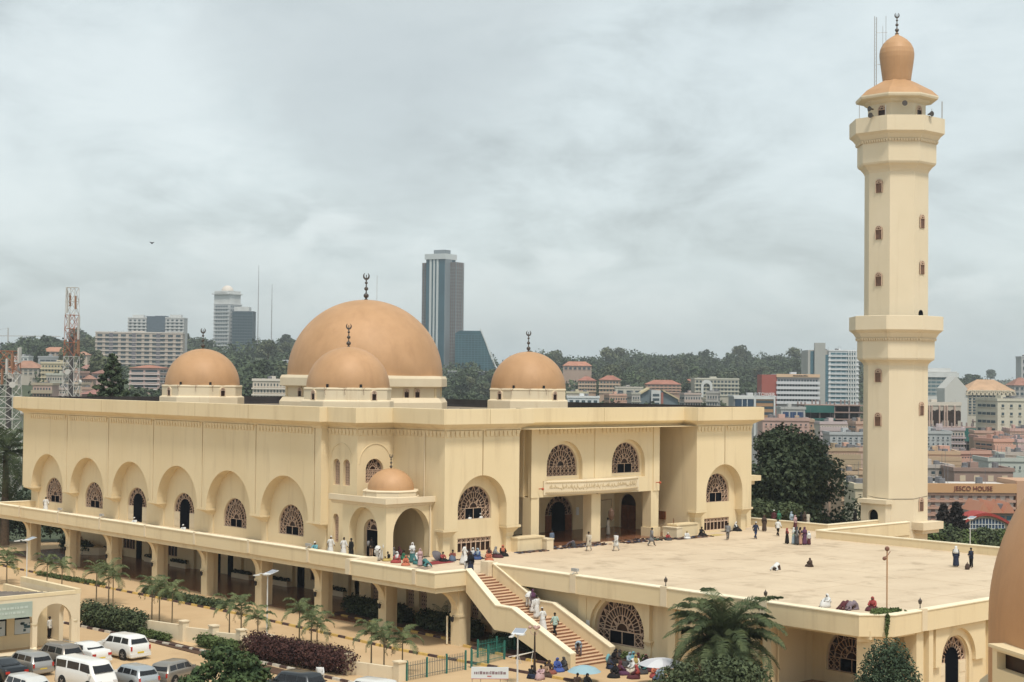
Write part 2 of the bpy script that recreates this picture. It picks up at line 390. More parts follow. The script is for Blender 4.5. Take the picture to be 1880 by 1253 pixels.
# ------------------------------------------------------------------ lattice windows
_wc = {}
def lattice_mesh(w, hr, sq=1.0, door=None, opens=(), panels=4, rings=(.97, .72, .46, .24), bw=.034):
    """lattice of an arched window in its local frame: origin at the middle of the sill, rect part hr high, half-round above"""
    key = ('lat', round(w, 2), round(hr, 2), sq, door, tuple(opens), panels, rings, bw)
    if key in _wc: return _wc[key]
    mb = MB(); R = w/2; d0, d1 = .05, .13
    def P(r, a): return (r*R*cos(a), hr+r*R*sin(a)*sq)
    def arc(r, wd, n=24):
        for k in range(n): mb.bar(P(r, pi*k/n), P(r, pi*(k+1)/n), wd, d0, d1, FL)
    for r in rings: arc(r, bw if r > .9 else bw*.8)
    def zig(r0, r1, n, wd):
        for k in range(n):
            a0 = pi*k/n; a1 = pi*(k+1)/n; am = (a0+a1)/2
            mb.bar(P(r0, a0), P(r1, am), wd, d0+.01, d1, FL); mb.bar(P(r1, am), P(r0, a1), wd, d0+.01, d1, FL)
            if k % 2: mb.bar(P(r0, am), P(r1, am), wd, d0+.02, d1, FL)
    nz = max(5, int(w*2.5))
    zig(rings[1], rings[0], nz, bw*.62)
    if len(rings) > 3 and not door: zig(rings[3], rings[2], max(4, nz//2+1), bw*.62)
    ns = max(8, int(w*3.4)+1)
    for k in range(1, ns):
        a = pi*k/ns; mb.bar(P(rings[2] if len(rings) > 2 else .5, a), P(rings[1], a), bw*.6, d0, d1, FL)
    # rectangular part
    for s_ in (-R+bw/2, R-bw/2): mb.bar((s_, 0), (s_, hr), bw, d0, d1, FL)
    mb.bar((-R, hr), (R, hr), bw, d0-.01, d1, FL)
    if not door:
        mb.bar((-R, bw/2), (R, bw/2), bw, d0-.01, d1, FL)
        pw = w/panels
        for k in range(1, panels): mb.bar((-R+k*pw, 0), (-R+k*pw, hr), bw, d0, d1, FL)
        for k in range(panels):
            if k in opens: continue
            a = -R+k*pw; n = max(1, round(hr/pw*1.0)); hh = hr/n
            for j in range(n):
                z = j*hh
                for p, q in (((a, z), (a+pw, z+hh)), ((a+pw, z), (a, z+hh)), ((a+pw/2, z), (a+pw/2, z+hh)), ((a, z+hh/2), (a+pw/2, z+hh)), ((a+pw, z+hh/2), (a+pw/2, z+hh)), ((a, z+hh/2), (a+pw/2, z)), ((a+pw, z+hh/2), (a+pw/2, z))):
                    mb.bar(p, q, bw*.55, d0+.01, d1, FL)
    me = mb.mesh('lattice', M['lattice']); _wc[key] = me; return me
def pane_mesh(w, hr, sq=1.0, m='pane', z0=0):
    key = ('pane', round(w, 2), round(hr, 2), sq, m, z0)
    if key in _wc: return _wc[key]
    mb = MB(); mb.panel(arch(0, w/2, z0, hr, 20, sq), [], .14, .19, FL)
    me = mb.mesh('pane', M[m]); _wc[key] = me; return me
def frame_mesh(w, hr, sq=1.0, fw=.12):
    key = ('fr', round(w, 2), round(hr, 2), sq, fw)
    if key in _wc: return _wc[key]
    mb = MB(); mb.panel(arch(0, w/2+fw, -fw, hr, 20, sq), [arch(0, w/2-.01, 0, hr, 20, sq)], -.04, .10, FL)
    mb.box((-w/2-fw-.05, -.09, -fw-.10), (w/2+fw+.05, .02, -fw-.003))
    me = mb.mesh('window_frame', M['stucco2']); _wc[key] = me; return me
def window(parent, s_, depth, z, w, hr, face, sq=1.0, opens=(), panels=4, frame=True, pane='pane', **k):
    """an arched lattice window; face 'x' or 'y' ; s_ = y or x of its middle, depth = plane"""
    loc = (depth, s_, z) if face == 'x' else (s_, depth, z); rz = RX if face == 'x' else 0
    o = inst('window', pane_mesh(w, hr, sq, pane), loc, rz, parent)
    c = inst('lattice', lattice_mesh(w, hr, sq, None, opens, panels, **k), (0, 0, 0), 0, o, local=True)
    if opens:
        pw = w/panels; mb = MB()
        for q in opens: mb.box((-w/2+q*pw+.03, .08, .07), (-w/2+(q+1)*pw-.03, .139, hr-.05))
        inst('open_casement', mb.mesh('open_casement', M['dark']), (0, 0, 0), 0, o, local=True)
    if frame: inst('window_frame', frame_mesh(w, hr, sq), (0, 0, 0), 0, o, local=True)
    return o
def door(parent, s_, depth, z, w, h, hr, dw, dh, face, m='stucco2', leafm=None):
    """arched doorway: lattice fanlight round a tall dark arched opening, panelled jambs"""
    loc = (depth, s_, z) if face == 'x' else (s_, depth, z); rz = RX if face == 'x' else 0
    o = inst('doorway', pane_mesh(w, hr), loc, rz, parent)
    rr = dw/w
    inst('lattice', lattice_mesh(w, hr, 1.0, 'd', (), 4, (.97, .72, max(rr+.02, .4))), (0, 0, 0), 0, o, local=True)
    mb = MB(); mb.panel(arch(0, dw/2, 0.0, dh-dw/2, 16), [], .02, .139, FL); inst('door_opening', mb.mesh('door_opening', M['dark']), (0, 0, 0), 0, o, local=True)
    mb = MB()
    for sg in (-1, 1):
        a, b = sorted((sg*(dw/2+.02), sg*(w/2)))
        mb.box((a, .0, 0), (b, .135, hr-.02)); 
        for q in range(2): mb.box((a+.1, -.03, .2+q*(hr/2-.05)), (b-.1, .0, hr/2*(q+1)-.15))
    inst('door_leaf', mb.mesh('door_leaf', leafm or M['stucco2']), (0, 0, 0), 0, o, local=True)
    inst('door_frame', frame_mesh(w, hr), (0, 0, 0), 0, o, local=True)
    return o

# ------------------------------------------------------------------ the mosque
ZP = 5.1; ZW = 15.95
mosque = empty('mosque', (107, 137, 0), label='large cream mosque with copper coloured domes rising above its flat parapet roof', cat='mosque')
LX, LY0, LY1 = 82.2, 113.2, 171.4                 # arcaded west side
wall = MB()
# west side: six bays, skin with a deep round arch in each, thin joints between bays
bays = [(LY0+1.0+i*9.3, LY0+1.0+(i+1)*9.3) for i in range(6)]
FW = FX(LX)
for i, (a, b) in enumerate(bays):
    c = (a+b)/2
    g0 = .07; s0 = -b+g0; s1 = -a-g0
    if i == 5: s0 = -LY1
    wall.panel(notch(s0, s1, ZW, -c, 3.82, 7.6, 7.62, 26), [], 0, 1.1, FW)
wall.panel(rect(-bays[0][0]+.07, 7.6, -LY0, ZW), [], 0, .8, FW)                # end pier strip
wall.panel(rect(-LY1+.02, 11.8, -LY0-.02, ZW-.01), [], .25, 1.05, FW)            # backing seen in the joints
# recessed wall with openings
wc = [b[0]+4.65 for b in bays]                                                  # window centres, south to north
wnd_w, wnd_h, zw0 = 4.0, .78, 5.95
holes = []
kinds = ['w', 'w', 'd', 'd', 'w', 'w']                                          # south to north
for i, c in enumerate(wc):
    c += .42
    if kinds[i] == 'w': holes.append(arch(-c, wnd_w/2, zw0, zw0+wnd_h))
    else: holes.append(arch(-c, 1.98, ZP+.01, 6.72))
wall.panel(rect(-LY1, ZP-.9, -LY0, ZW-.1), holes, 1.1, 1.6, FW)
for i, c in enumerate(wc):
    if kinds[i] == 'w': window(mosque, c+.42, LX+1.2, zw0, wnd_w, wnd_h, 'x', opens=(1, 2))
    else: door(mosque, c+.42, LX+1.2, ZP, 3.9, 3.6, 1.62, 1.8, 2.95, 'x')
# south-west stepped corner walls
CX, CY = 83.0, 109.0
FC = FX(CX)
BX, BY = 87.0, 102.0                                                            # south-west block
wall.panel(rect(-LY0, ZP-.9, -CY-.6, ZW), [arch(-112.0, .5, 10.95, 12.75, 12), arch(-110.55, .5, 10.95, 12.75, 12), arch(-112.0, .42, 5.9, 8.0, 12), arch(-110.6, .42, 5.9, 8.0, 12)], 0, .6, FC)
for yy in (112.0, 110.55):
    window(mosque, yy, CX+.22, 10.95, 1.0, 1.8, 'x', panels=2, frame=False, rings=(.97, .5, .3), bw=.04, pane='dark')
for yy in (112.0, 110.6): window(mosque, yy, CX+.22, 5.9, .84, 2.1, 'x', panels=2, frame=False, rings=(.97, .5, .3), bw=.04)
# shallow relief arch over the twin windows
rel = MB()
def relief_arch(mb, c, r, z0, zs, F, wd=.16, n=22, dp=-.10):
    for k in range(n):
        a0, a1 = pi*k/n, pi*(k+1)/n
        mb.bar((c+r*cos(a0), zs+r*sin(a0)), (c+r*cos(a1), zs+r*sin(a1)), wd, dp, .02, F)
relief_arch(rel, -111.3, 1.55, 12, 13.1, FC, .07, dp=-.05)
FS = FY(CY)
wall.panel(rect(CX, ZP-.9, BX+.3, ZW), [arch(84.9, .98, 11.2, 12.35, 16)], 0, .6, FS)
window(mosque, 84.9, CY+.22, 11.2, 1.96, 1.15, 'y', panels=4, frame=False, bw=.04, rings=(.97, .55, .35))
relief_arch(rel, 84.95, 1.75, 12, 12.9, FS, .07, dp=-.05)
wall.panel(rect(-CY, ZP-.9, -BY-1.0, ZW), [], 0, .6, FX(BX))
# south-west block and its twin at the south-east, each with a deep arch, lattice window and barred window
for (x0, x1, cx_) in ((87.0, 95.7, 91.35), (119.9, 128.55, 124.25)):
    Fs = FY(BY); m_ = cx_
    wall.panel([(x0, 7.5), (m_-2.87, 7.5)]+[p for p in arch(m_, 2.87, 7.5, 9.15, 24) if p[0] <= m_-.06][1:]+[(m_-.06, 12.02), (m_-.06, ZW), (x0, ZW)], [], 0, 1.0, Fs)
    wall.panel([(x1, 7.5), (x1, ZW), (m_+.06, ZW), (m_+.06, 12.02)]+[p for p in arch(m_, 2.87, 7.5, 9.15, 24) if p[0] >= m_+.06][:-1]+[(m_+2.87, 7.5)], [], 0, 1.0, Fs)
    wall.panel(rect(m_-.4, 12.1, m_+.4, ZW-.01), [], .2, .9, Fs)
    wall.panel(rect(x0+.6, ZP-.9, x1-.35, ZW-.1), [arch(m_, 1.95, 8.15, 9.1), rect(m_-1.95, 5.3, m_+1.95, 6.55)], 1.0, 1.5, Fs)
    window(mosque, m_, BY+1.12, 8.15, 3.9, .95, 'y', opens=(1, 2), frame=True)
    # barred ground window
    w_ = MB(); w_.box((-1.95, .14, 0), (1.95, .18, 1.25)); wo = inst('barred_window', w_.mesh('barred_window', M['pane']), (m_, BY+1.1, 5.3), 0, mosque)
    b_ = MB()
    for k in range(8): b_.bar((-1.95+k*3.9/7, 0), (-1.95+k*3.9/7, 1.25), .07, .03, .10, FL)
    for z in (.03, .85, 1.22): b_.bar((-1.95, z), (1.95, z), .06, .02, .11, FL)
    for k in range(14):
        a = -1.95+k*3.9/14; b_.bar((a, .85), (a+3.9/14, 1.22), .035, .04, .09, FL); b_.bar((a+3.9/14, .85), (a, 1.22), .035, .04, .09, FL)
    inst('window_bars', b_.mesh('window_bars', M['lattice']), (0, 0, 0), 0, wo, local=True)
    # engaged piers and their corbelled capitals under the skin's corners
    for px in (x0+.75, x1-.6):
        cap = MB(); 
        cap.loft([[(px-a, BY+.05+b, z), (px+a, BY+.05+b, z), (px+a, BY+1.1, z), (px-a, BY+1.1, z)] for a, b, z in ((.42, .45, 6.55), (.45, .42, 6.8), (.7, .12, 7.2), (.86, -.08, 7.3), (.86, -.08, 7.49))])
        cap.box((px-.4, BY+.55, ZP-.2), (px+.4, BY+1.1, 6.6)); cap.build('corbel_pier', M['stucco'], mosque)
# west side corbel piers
for i in range(7):
    y = LY0+1.0+i*9.3
    cap = MB(); w2 = .86 if 0 < i < 6 else 1.0
    yy = min(max(y, LY0+w2), LY1-.9)
    cap.loft([[(LX+b, yy-a, z), (LX+b, yy+a, z), (LX+1.2, yy+a, z), (LX+1.2, yy-a, z)] for a, b, z in ((w2*.62, .98, 6.85), (w2*.70, .85, 7.02), (w2*.9, .4, 7.25), (w2+.03, .02, 7.38), (w2+.03, -.06, 7.42), (w2+.03, -.06, 7.59))])
    cap.box((LX+1.0, yy-w2*.56, ZP-.2), (LX+1.2, yy+w2*.56, 6.9)); cap.build('corbel_pier', M['stucco'], mosque)
# side walls of the entrance recess, back wall, central bay
wall.panel(rect(-114, ZP-.2, -BY-1.0, ZW-.02), [arch(-111.3, 1.15, ZP, 7.5, 16)], 0, .6, FX(119.9))
wall.box((95.2, BY+.98, 7.5), (95.69, 114, ZW-.02)); wall.box((95.15, BY+1.5, ZP-.2), (95.68, 114, 7.5))
wall.panel(rect(95.7, ZP-.2, 119.9, ZW-.02), [arch(111.8, 1.98, ZP, 6.75)], 11.2, 11.8, FY(BY))
door(mosque, 111.8, 113.3, ZP, 3.9, 3.6, 1.65, 1.9, 2.95, 'y', leafm=M['wood'])
dd = MB(); dd.panel(arch(0, 1.12, 0, 2.4, 16), [], .15, .25, FL)
do = inst('doorway', dd.mesh('doorway', M['pane']), (120.0, 111.3, ZP), RX, mosque)
dl = MB()
for sg in (-1, 1):
    a, b = sorted((sg*.02, sg*1.08)); dl.box((a, .08, 0), (b, .149, 2.35))
    for q in range(3): dl.box((a+.12, .05, .15+q*.74), (b-.12, .079, .15+q*.74+.6))
inst('door_leaf', dl.mesh('door_leaf', M['wood']), (0, 0, 0), 0, do, local=True)
bay = MB(); FB = FY(103.8)
for a, b, c in ((98.9, 107.45, 103.2), (107.65, 116.2, 111.9)):
    bay.panel(rect(a, 9.6, b, ZW), [arch(c, 2.35, 9.9+1.15, 12.35, 20)], 0, .42, FB)
    bay.panel(rect(a+.2, 9.7, b-.2, ZW-.02), [arch(c, 2.06, 11.45, 12.35, 20)], .42, 1.1, FB)
    window(mosque, c, 103.8+.50, 11.45, 4.1, .9, 'y', opens=() if c < 106 else (1, 2))
bay.box((98.9, 104.9, 9.6), (116.2, 112.0, ZW-.03)); bay.box((107.4, 103.95, 9.7), (107.7, 104.6, ZW-.02))
bay.box((98.82, 103.70, 9.6), (99.7, 103.797, ZW-.01)); bay.box((115.4, 103.70, 9.6), (116.28, 103.797, ZW-.01)); bay.box((107.15, 103.72, 11.0), (107.95, 103.797, ZW-.01))
bay.build('entrance_bay', M['stucco'], mosque)
for px, hw in ((99.4, .5), (107.4, .62), (115.7, .55)):
    c_ = MB(); c_.box((px-hw, 103.78, ZP), (px+hw, 104.9, 9.599)); c_.box((px-hw-.12, 103.62, ZP), (px+hw+.12, 104.98, ZP+.9)) if abs(px-107.4) > 1 else None
    c_.build('column', M['stucco'], mosque)
pf = MB(); pf.box((95.7, 103.3, ZP-.1), (119.9, 113.3, ZP+.03)); pf.build('porch_floor', M['tile'], mosque)
for a, b in ((95.3, 98.55), (116.6, 119.7)):
    b_ = MB(); b_.box((a, 101.7, ZP), (b, 102.9, ZP+1.15)); b_.box((a-.05, 101.62, ZP+1.153), (b+.05, 102.95, ZP+1.28)); b_.build('planter_wall', M['stucco'], mosque)
for px in (98.75, 116.35):
    b_ = MB(); b_.box((px-.42, 101.1, ZP), (px+.42, 102.9, ZP+.95)); b_.box((px-.47, 101.05, ZP+.953), (px+.47, 102.95, ZP+1.05)); b_.build('pedestal', M['stucco2'], mosque)
# bowed inscription panel over the entrance
pl = MB(); n = 24; ring = []
for k in range(n+1):
    t = -1+2*k/n; x = 106.85+t*6.45; y = 102.55+1.2*t*t
    ring.append([(x, y, 9.95), (x, y, 11.02), (x, y+.12, 11.10), (x, 103.69, 11.10), (x, 103.69, 9.80), (x, y+.12, 9.80)])
pl.loft(ring); plaque = pl.build('inscription_panel', M['stucco2'], mosque)
ins = MB(); rnd = random.Random(3)
def bow(s_, d, z): t = (s_-106.85)/6.45; return (s_, 102.55+1.2*t*t+d, z)
for z in (10.04, 10.93):
    for k in range(60):
        x = 100.6+k*.2085; ins.bar((x, z-.05), (x+.104, z+.05), .045, -.05, .01, bow); ins.bar((x+.104, z+.05), (x+.2085, z-.05), .045, -.05, .01, bow)
x = 101.0
while x < 112.7:                                                                # flowing raised script
    wd = rnd.uniform(.18, .42); pts = [(x, 10.42)]
    for k in range(1, 5): pts.append((x+wd*k/4, 10.42+rnd.choice((-.1, 0, .02, .12, .22))))
    for a, b in zip(pts, pts[1:]): ins.bar(a, b, .055, -.045, .01, bow)
    if rnd.random() < .55: ins.bar((x+wd*.6, 10.4), (x+wd*.6+.02, 10.75), .05, -.045, .01, bow)
    if rnd.random() < .4: ins.bar((x+wd*.3, 10.25), (x+wd*.3+.06, 10.25), .055, -.045, .01, bow)
    x += wd+rnd.uniform(.0, .07)
ins.build('raised_script', mat('script_ochre', (.56, .45, .28), .8), plaque)
# projecting west porch with its little dome
px0, py0, py1 = 82.0, 103.6, 109.7
FPx, FPy = FX(px0), FY(py0)
wall.panel(rect(-py1, ZP-.2, -py0-.75, 9.75), [arch(-106.75, 2.0, ZP, 7.15, 24, 1.12)], 0, .75, FPx)
wall.panel(rect(px0, ZP-.2, BX+.02, 9.75), [arch(84.75, 2.0, ZP, 7.15, 24, 1.12)], 0, .75, FPy)
wall.panel(rect(-py1, ZP-.2, -py0-.75, 9.7), [arch(-106.6, 1.05, ZP+.01, 7.3, 16)], .76, 1.0, FPx)
inst('doorway', pane_mesh(2.0, 2.3), (px0+.95, 106.6, ZP), RX, mosque)
dl = MB(); dl.box((-1.0, .08, 0), (1.0, .139, 2.25)); inst('door_opening', dl.mesh('door_opening', M['dark']), (px0+.95, 106.6, ZP), RX, mosque)
inst('lattice', lattice_mesh(2.0, 2.3, 1.0, 'd', (), 4, (.97, .55, .5), .05), (px0+.95, 106.6, ZP), RX, mosque)
# wall face between the porch and the west side, below the twin windows
wall.build('wall', M['stucco'], mosque)
rel.build('relief_arch', M['stucco'], mosque)
pr = MB(); P4 = [(px0, py1+1.5), (px0, py0), (BX, py0)]
sweep(pr, P4, [(0, 9.5), (.12, 9.6), (.2, 9.72), (.42, 9.85), (.42, 10.32), (.12, 10.32), (.12, 10.12), (-.05, 10.12), (-.05, 9.5), (0, 9.5)][::-1], closed=False)
pr.build('porch_cornice', M['stucco2'], mosque)
pr = MB(); pr.box((px0+.02, py0+.02, 9.76), (BX, CY, 10.14)); pr.build('porch_roof', M['roof'], mosque)
dp = MB(); dp.tube([(86.9, 104.6, 10.15), (86.9, 104.6, ZW-.2)], .05); dp.tube([(86.7, 103.5, 5.2), (86.7, 103.5, 9.6)], .06); dp.build('downpipe', M['stucco2'], mosque)

def dome_profile(r, h, n=16, onion=0):
    pr_ = []
    for k in range(n+1):
        a = pi/2*k/n; pr_.append((max(r*cos(a), .001), h*sin(a)))
    return pr_
def finial(parent, c, s_, balls=3):
    mb = MB(); x, y, z = c
    mb.lathe([(.32*s_, 0), (.2*s_, .12*s_), (.07*s_, .3*s_), (.05*s_, 2.9*s_)], c, 12)
    zz_ = .55
    for k in range(balls):
        r = (.30, .235, .17)[k]; mb.ball((x, y, z+zz_*s_), r*s_, 12, sz=.95)
        mb.lathe([(.001, 0), (.12*s_, .05*s_), (.001, .16*s_)], (x, y, z+(zz_+r+.02)*s_), 10)
        zz_ += (.78, .66, .5)[k]
    n = 18; rings = []                                                           # crescent, opening upward
    ang = radians(42); ux, uy = cos(ang), -sin(ang)
    for k in range(n+1):
        t = -1+2*k/n; a = -pi/2+t*radians(150); th = (1-t*t)*.10*s_+.012*s_
        cx2 = .30*s_*cos(a); cz2 = .36*s_*sin(a)
        o_ = Vector((x+cx2*ux, y+cx2*uy, z+(zz_+.28)*s_+cz2)); rd = Vector((cos(a)*ux, cos(a)*uy, sin(a))); sd = Vector((-uy, ux, 0))*.045*s_
        rings.append([o_-rd*th-sd, o_+rd*th-sd, o_+rd*th+sd, o_-rd*th+sd])
    mb.loft(rings)
    return mb.build('finial', M['finial'], parent, smooth=False)
def octa(c, r, rot=pi/8): return [(c[0]+r*cos(rot-k*pi/4), c[1]+r*sin(rot-k*pi/4)) for k in range(8)][::-1]
def dome(name, c, z, r, h, parent, smooth=True, finscale=1.0):
    mb = MB(); mb.lathe(dome_profile(r, h, 28), (c[0], c[1], z), 72)
    o = mb.build(name, M['copper'], parent, smooth=True)
    finial(o, (c[0], c[1], z+h-.08), finscale); return o
def niche(parent, c, r_in, a, z, w, h, dirn, pane='pane', fr=True):
    """small arched window let into an octagonal drum face with normal angle dirn"""
    o = inst('window' if pane != 'pane' else 'drum_window', pane_mesh(w, h-w/2, 1.0, pane), (c[0]+cos(dirn)*(r_in+.20)-sin(dirn)*a, c[1]+sin(dirn)*(r_in+.20)+cos(dirn)*a, z), dirn+pi/2, parent)
    if fr: inst('window_frame', frame_mesh(w, h-w/2, 1.0, .05), (0, .12, 0), 0, o, local=True)
    inst('glazing_bars', lattice_mesh(w, h-w/2, 1.0, 'd', (), 2, (.95, .5, .45), .05), (0, 0, 0), 0, o, local=True)
    return o
MC = (107.7, 140.2)
Z0 = 16.9
for (dx, dy) in ((-12.5, -13.5), (12.4, -13.5), (-12.5, 13.8), (12.4, 13.8)):
    c = (MC[0]+dx, MC[1]+dy); d = MB()
    sweep(d, octa(c, .01), [(4.40, Z0), (4.40, 18.0), (4.37, 18.1), (4.14, 18.2), (4.14, 19.15), (4.2, 19.25), (4.14, 19.42), (0, 19.46)])
    dr = d.build('drum', M['stucco2'], mosque)
    for k in (4, 6): niche(dr, c, 4.16, 0, 18.2, .62, .95, k*pi/4)
    dome('dome', c, 19.4, 4.17, 4.1, dr, finscale=.78)
    ca = MB()
    for ang in (203, 228, 252):
        a = radians(ang); R4 = 4.22/max(cos(((a+pi/8) % (pi/4))-pi/8), .9); q = Vector((c[0]+R4*cos(a), c[1]+R4*sin(a), 19.45)); ca.tube([q, q+Vector((cos(a)*.12, sin(a)*.12, -.15)), q+Vector((cos(a)*.05+.05, sin(a)*.05-.1, -.75))], .022, 4); ca.tube([q+Vector((.16, -.16, 0)), q+Vector((cos(a)*.1, sin(a)*.1, -.35))], .016, 4)
    ca.build('cable', cmat((.22, .12, .08), .8, 'rusty_cable'), dr)
    # floodlights on the rim
    fl = MB()
    for ang in (205, 250): a = radians(ang); fl.box((c[0]+4.3*cos(a)-.09, c[1]+4.3*sin(a)-.09, 19.4), (c[0]+4.3*cos(a)+.09, c[1]+4.3*sin(a)+.09, 19.75))
    fl.build('floodlight', M['black'], dr)
d = MB()
sweep(d, octa(MC, .01), [(8.95, Z0), (8.95, 17.75), (8.6, 18.25), (8.2, 18.3), (8.2, 19.35), (8.4, 19.42), (8.9, 19.5), (8.9, 20.35), (8.75, 20.65), (8.0, 20.68), (0, 20.7)])
dr = d.build('drum', M['stucco2'], mosque)
for k in (4, 5, 6):
    for a in (-.75, .75): niche(dr, MC, 8.22, a, 18.3, .72, 1.0, k*pi/4)
d2 = MB()
for k in range(8):
    a = pi/8+k*pi/4; d2.tube([(MC[0]+8.86*cos(a), MC[1]+8.86*sin(a), 18.3), (MC[0]+8.86*cos(a), MC[1]+8.86*sin(a), 19.4)], .18)
d2.build('corner_shaft', M['stucco'], dr)
dome('dome', MC, 20.65, 8.67, 8.5, dr, finscale=1.0)
ar = MB(); ar.tube([(108.6, 139.4, 29.0), (108.6, 139.4, 31.9)], .025, 6); ar.build('lightning_rod', M['metal'], mosque)
# small porch dome
c = (84.35, 106.0); d = MB()
sweep(d, octa(c, .01), [(2.35, 10.14), (2.35, 10.3), (2.25, 10.35), (2.25, 10.72), (2.32, 10.75), (2.2, 10.86), (0, 10.88)])
dr = d.build('drum', M['stucco2'], mosque); dome('dome', c, 10.85, 2.0, 1.8, dr, finscale=.42)
# parapet, cornice and dentil band round the roof
PLAN = [(LX, LY1), (LX, LY0), (CX, LY0), (CX, CY), (BX, CY), (BX, BY), (95.7, BY), (95.7, 103.8), (119.9, 103.8), (119.9, BY), (128.55, BY), (128.55, LY1)]
par = MB(); PR = PLAN      # travelling anticlockwise: outward is to the right
sweep(par, PR, [(0, ZW-.02), (.08, ZW+.02), (.14, ZW+.16), (.35, ZW+.26), (.62, ZW+.42), (.86, ZW+.55), (.9, ZW+.56), (.9, 17.8), (.62, 17.83)])
par.build('parapet', M['stucco'], mosque)
for (y0, y1) in bays:
    A = MB(); A.box((LX-.908, y1-.025, ZW+.57), (LX-.88, y1+.025, 17.79)); A.build('expansion_joint', cmat((.42, .31, .17), .9, 'dark_joint'), mosque)  # thin strip of darker cream marks each parapet joint
for x in (91.35, 107.5, 124.25):
    y = BY if x != 107.5 else 103.8; A = MB(); A.box((x-.025, y-.908, ZW+.57), (x+.025, y-.88, 17.79)); A.build('expansion_joint', cmat((.42, .31, .17), .9, 'dark_joint'), mosque)
ins_ = MB(); sweep(ins_, PR, [(.62, 17.829), (.60, 17.2), (.55, 16.92)]); ins_.build('parapet_lining', M['tarpatch'], mosque)
rf = MB(); Q = offset_poly(PR, .55); rf.sheet([(x, y, 16.9) for x, y in Q]); rf.build('roof', M['roof'], mosque)
sf = MB()     # closes the underside of the roof over recesses
sf.box((95.6, 103.9, ZW-.06), (119.95, 113.9, ZW-.01)); sf.box((95.7, BY+.0, ZW-.019), (119.9, 103.9, ZW+.0)); sf.build('soffit', M['stucco'], mosque)
den = MB()
def dentils(p, q, F_out, pitch=.5):
    p = Vector(p); q = Vector(q); t = (q-p); ln = t.length; t.normalize(); n = Vector((t.y, -t.x)); k = int(ln/pitch)
    for i in range(k):
        o = p+t*((i+.5)*ln/k); a = .12
        def pt(s_, d, z): v = o+t*s_+n*d; return (v.x, v.y, z)
        z0, z1, z2 = 15.36, 15.62, 15.92
        den.add([pt(-.11, 0, z0), pt(.11, 0, z0), pt(.11, .07, z0+.04), pt(-.11, .07, z0+.04),
                 pt(-.17, 0, z1), pt(.17, 0, z1), pt(.17, .12, z1), pt(-.17, .12, z1),
                 pt(-.24, 0, z2), pt(.24, 0, z2), pt(.24, .16, z2), pt(-.24, .16, z2)],
                [(0, 1, 2, 3), (3, 2, 6, 7), (2, 1, 5, 6), (0, 3, 7, 4), (7, 6, 10, 11), (6, 5, 9, 10), (4, 7, 11, 8), (8, 11, 10, 9)])
segs = [(PR[i], PR[(i+1) % len(PR)]) for i in range(len(PR))]
for i, (a, b) in enumerate(segs):
    if i == 0:
        for (y0, y1) in bays: dentils((LX, y1-.3), (LX, y0+.3), 0)
for a, b in (((CX, LY0), (CX, CY)), ((CX, CY), (BX, CY)), ((BX, CY), (BX, BY)), ((BX, BY), (91.15, BY)), ((91.55, BY), (95.7, BY)), ((99.8, 103.8), (107, 103.8)), ((108.1, 103.8), (115.3, 103.8)), ((119.9, BY), (124.0, BY)), ((124.5, BY), (128.55, BY))): dentils(a, b, 0)
den.build('dentil_band', M['stucco'], mosque)
# small things on the roof
for (x, y, z, s_) in ((89.5, 125.5, 16.9, .5), (100.5, 115.2, 16.9, .9), (113.5, 107.5, 16.9, .7)):
    mb = MB(); mb.box((x, y, z), (x+1.6*s_*2, y+.9*s_, z+.45)); mb.box((x+.1, y+.1, z+.45), (x+1.5*s_, y+.7*s_, z+.6)); mb.build('roof_box', M['tarpatch'], mosque)
# ------------------------------------------------------------------ raised terrace with arcaded gallery and staircase
terr = empty('terrace', (100, 75, 0), label='broad raised cream terrace with parapets, arcaded gallery and side staircase in front of the mosque', cat='terrace')
ZT = 5.9
GX, TX = 77.9, 83.3
# deck
dk = MB(); NY = 171.0
def slab(mb, pts, z0, z1):
    mb.sheet([(x, y, z1) for x, y in pts]); mb.sheet([(x, y, z0) for x, y in reversed(pts)])
slab(dk, [(GX+.3, 170.9), (GX+.3, 100.4), (76.2, 100.4), (76.2, 90.3), (80.0, 90.3), (80.0, 92.4), (83.7, 92.4), (83.7, 57.6), (85.1, 56.3), (127.4, 56.3), (127.4, 92.8), (144, 92.8), (144, 96.0), (133.4, 96.0), (133.4, 170.9)], 4.75, ZP)
dk.build('deck', M['terr'], terr)
# parapets: solid band with a paler coping
def parapet(P, zl=4.72, zt=ZT, th=.42, beam=None, closed=False, name='parapet'):
    mb = MB(); sweep(mb, P, [(0, zl), (0, zt-.10), (-th, zt-.10), (-th, zl), (0, zl)], closed); o = mb.build(name, M['stucco'], terr)
    mb = MB(); sweep(mb, P, [(.05, zt-.098), (.05, zt-.03), (0, zt), (-th, zt+.03), (-th-.04, zt-.02), (-th-.04, zt-.098), (.05, zt-.098)], closed); mb.build('coping', M['coping'], o)
    return o
parapet([(GX, 170.9), (GX, 100.6)]); parapet([(75.9, 100.6), (75.9, 90.0), (79.0, 90.0)])
parapet([(88.0, 170.6), (78.0, 170.6)])
parapet([(TX, 92.3), (TX, 57.5), (85.0, 56.0), (127.8, 56.0), (127.8, 92.6), (143.2, 92.6)], zl=4.5)
parapet([(143.2, 96.2), (133.6, 96.2), (133.6, 120)][::1])
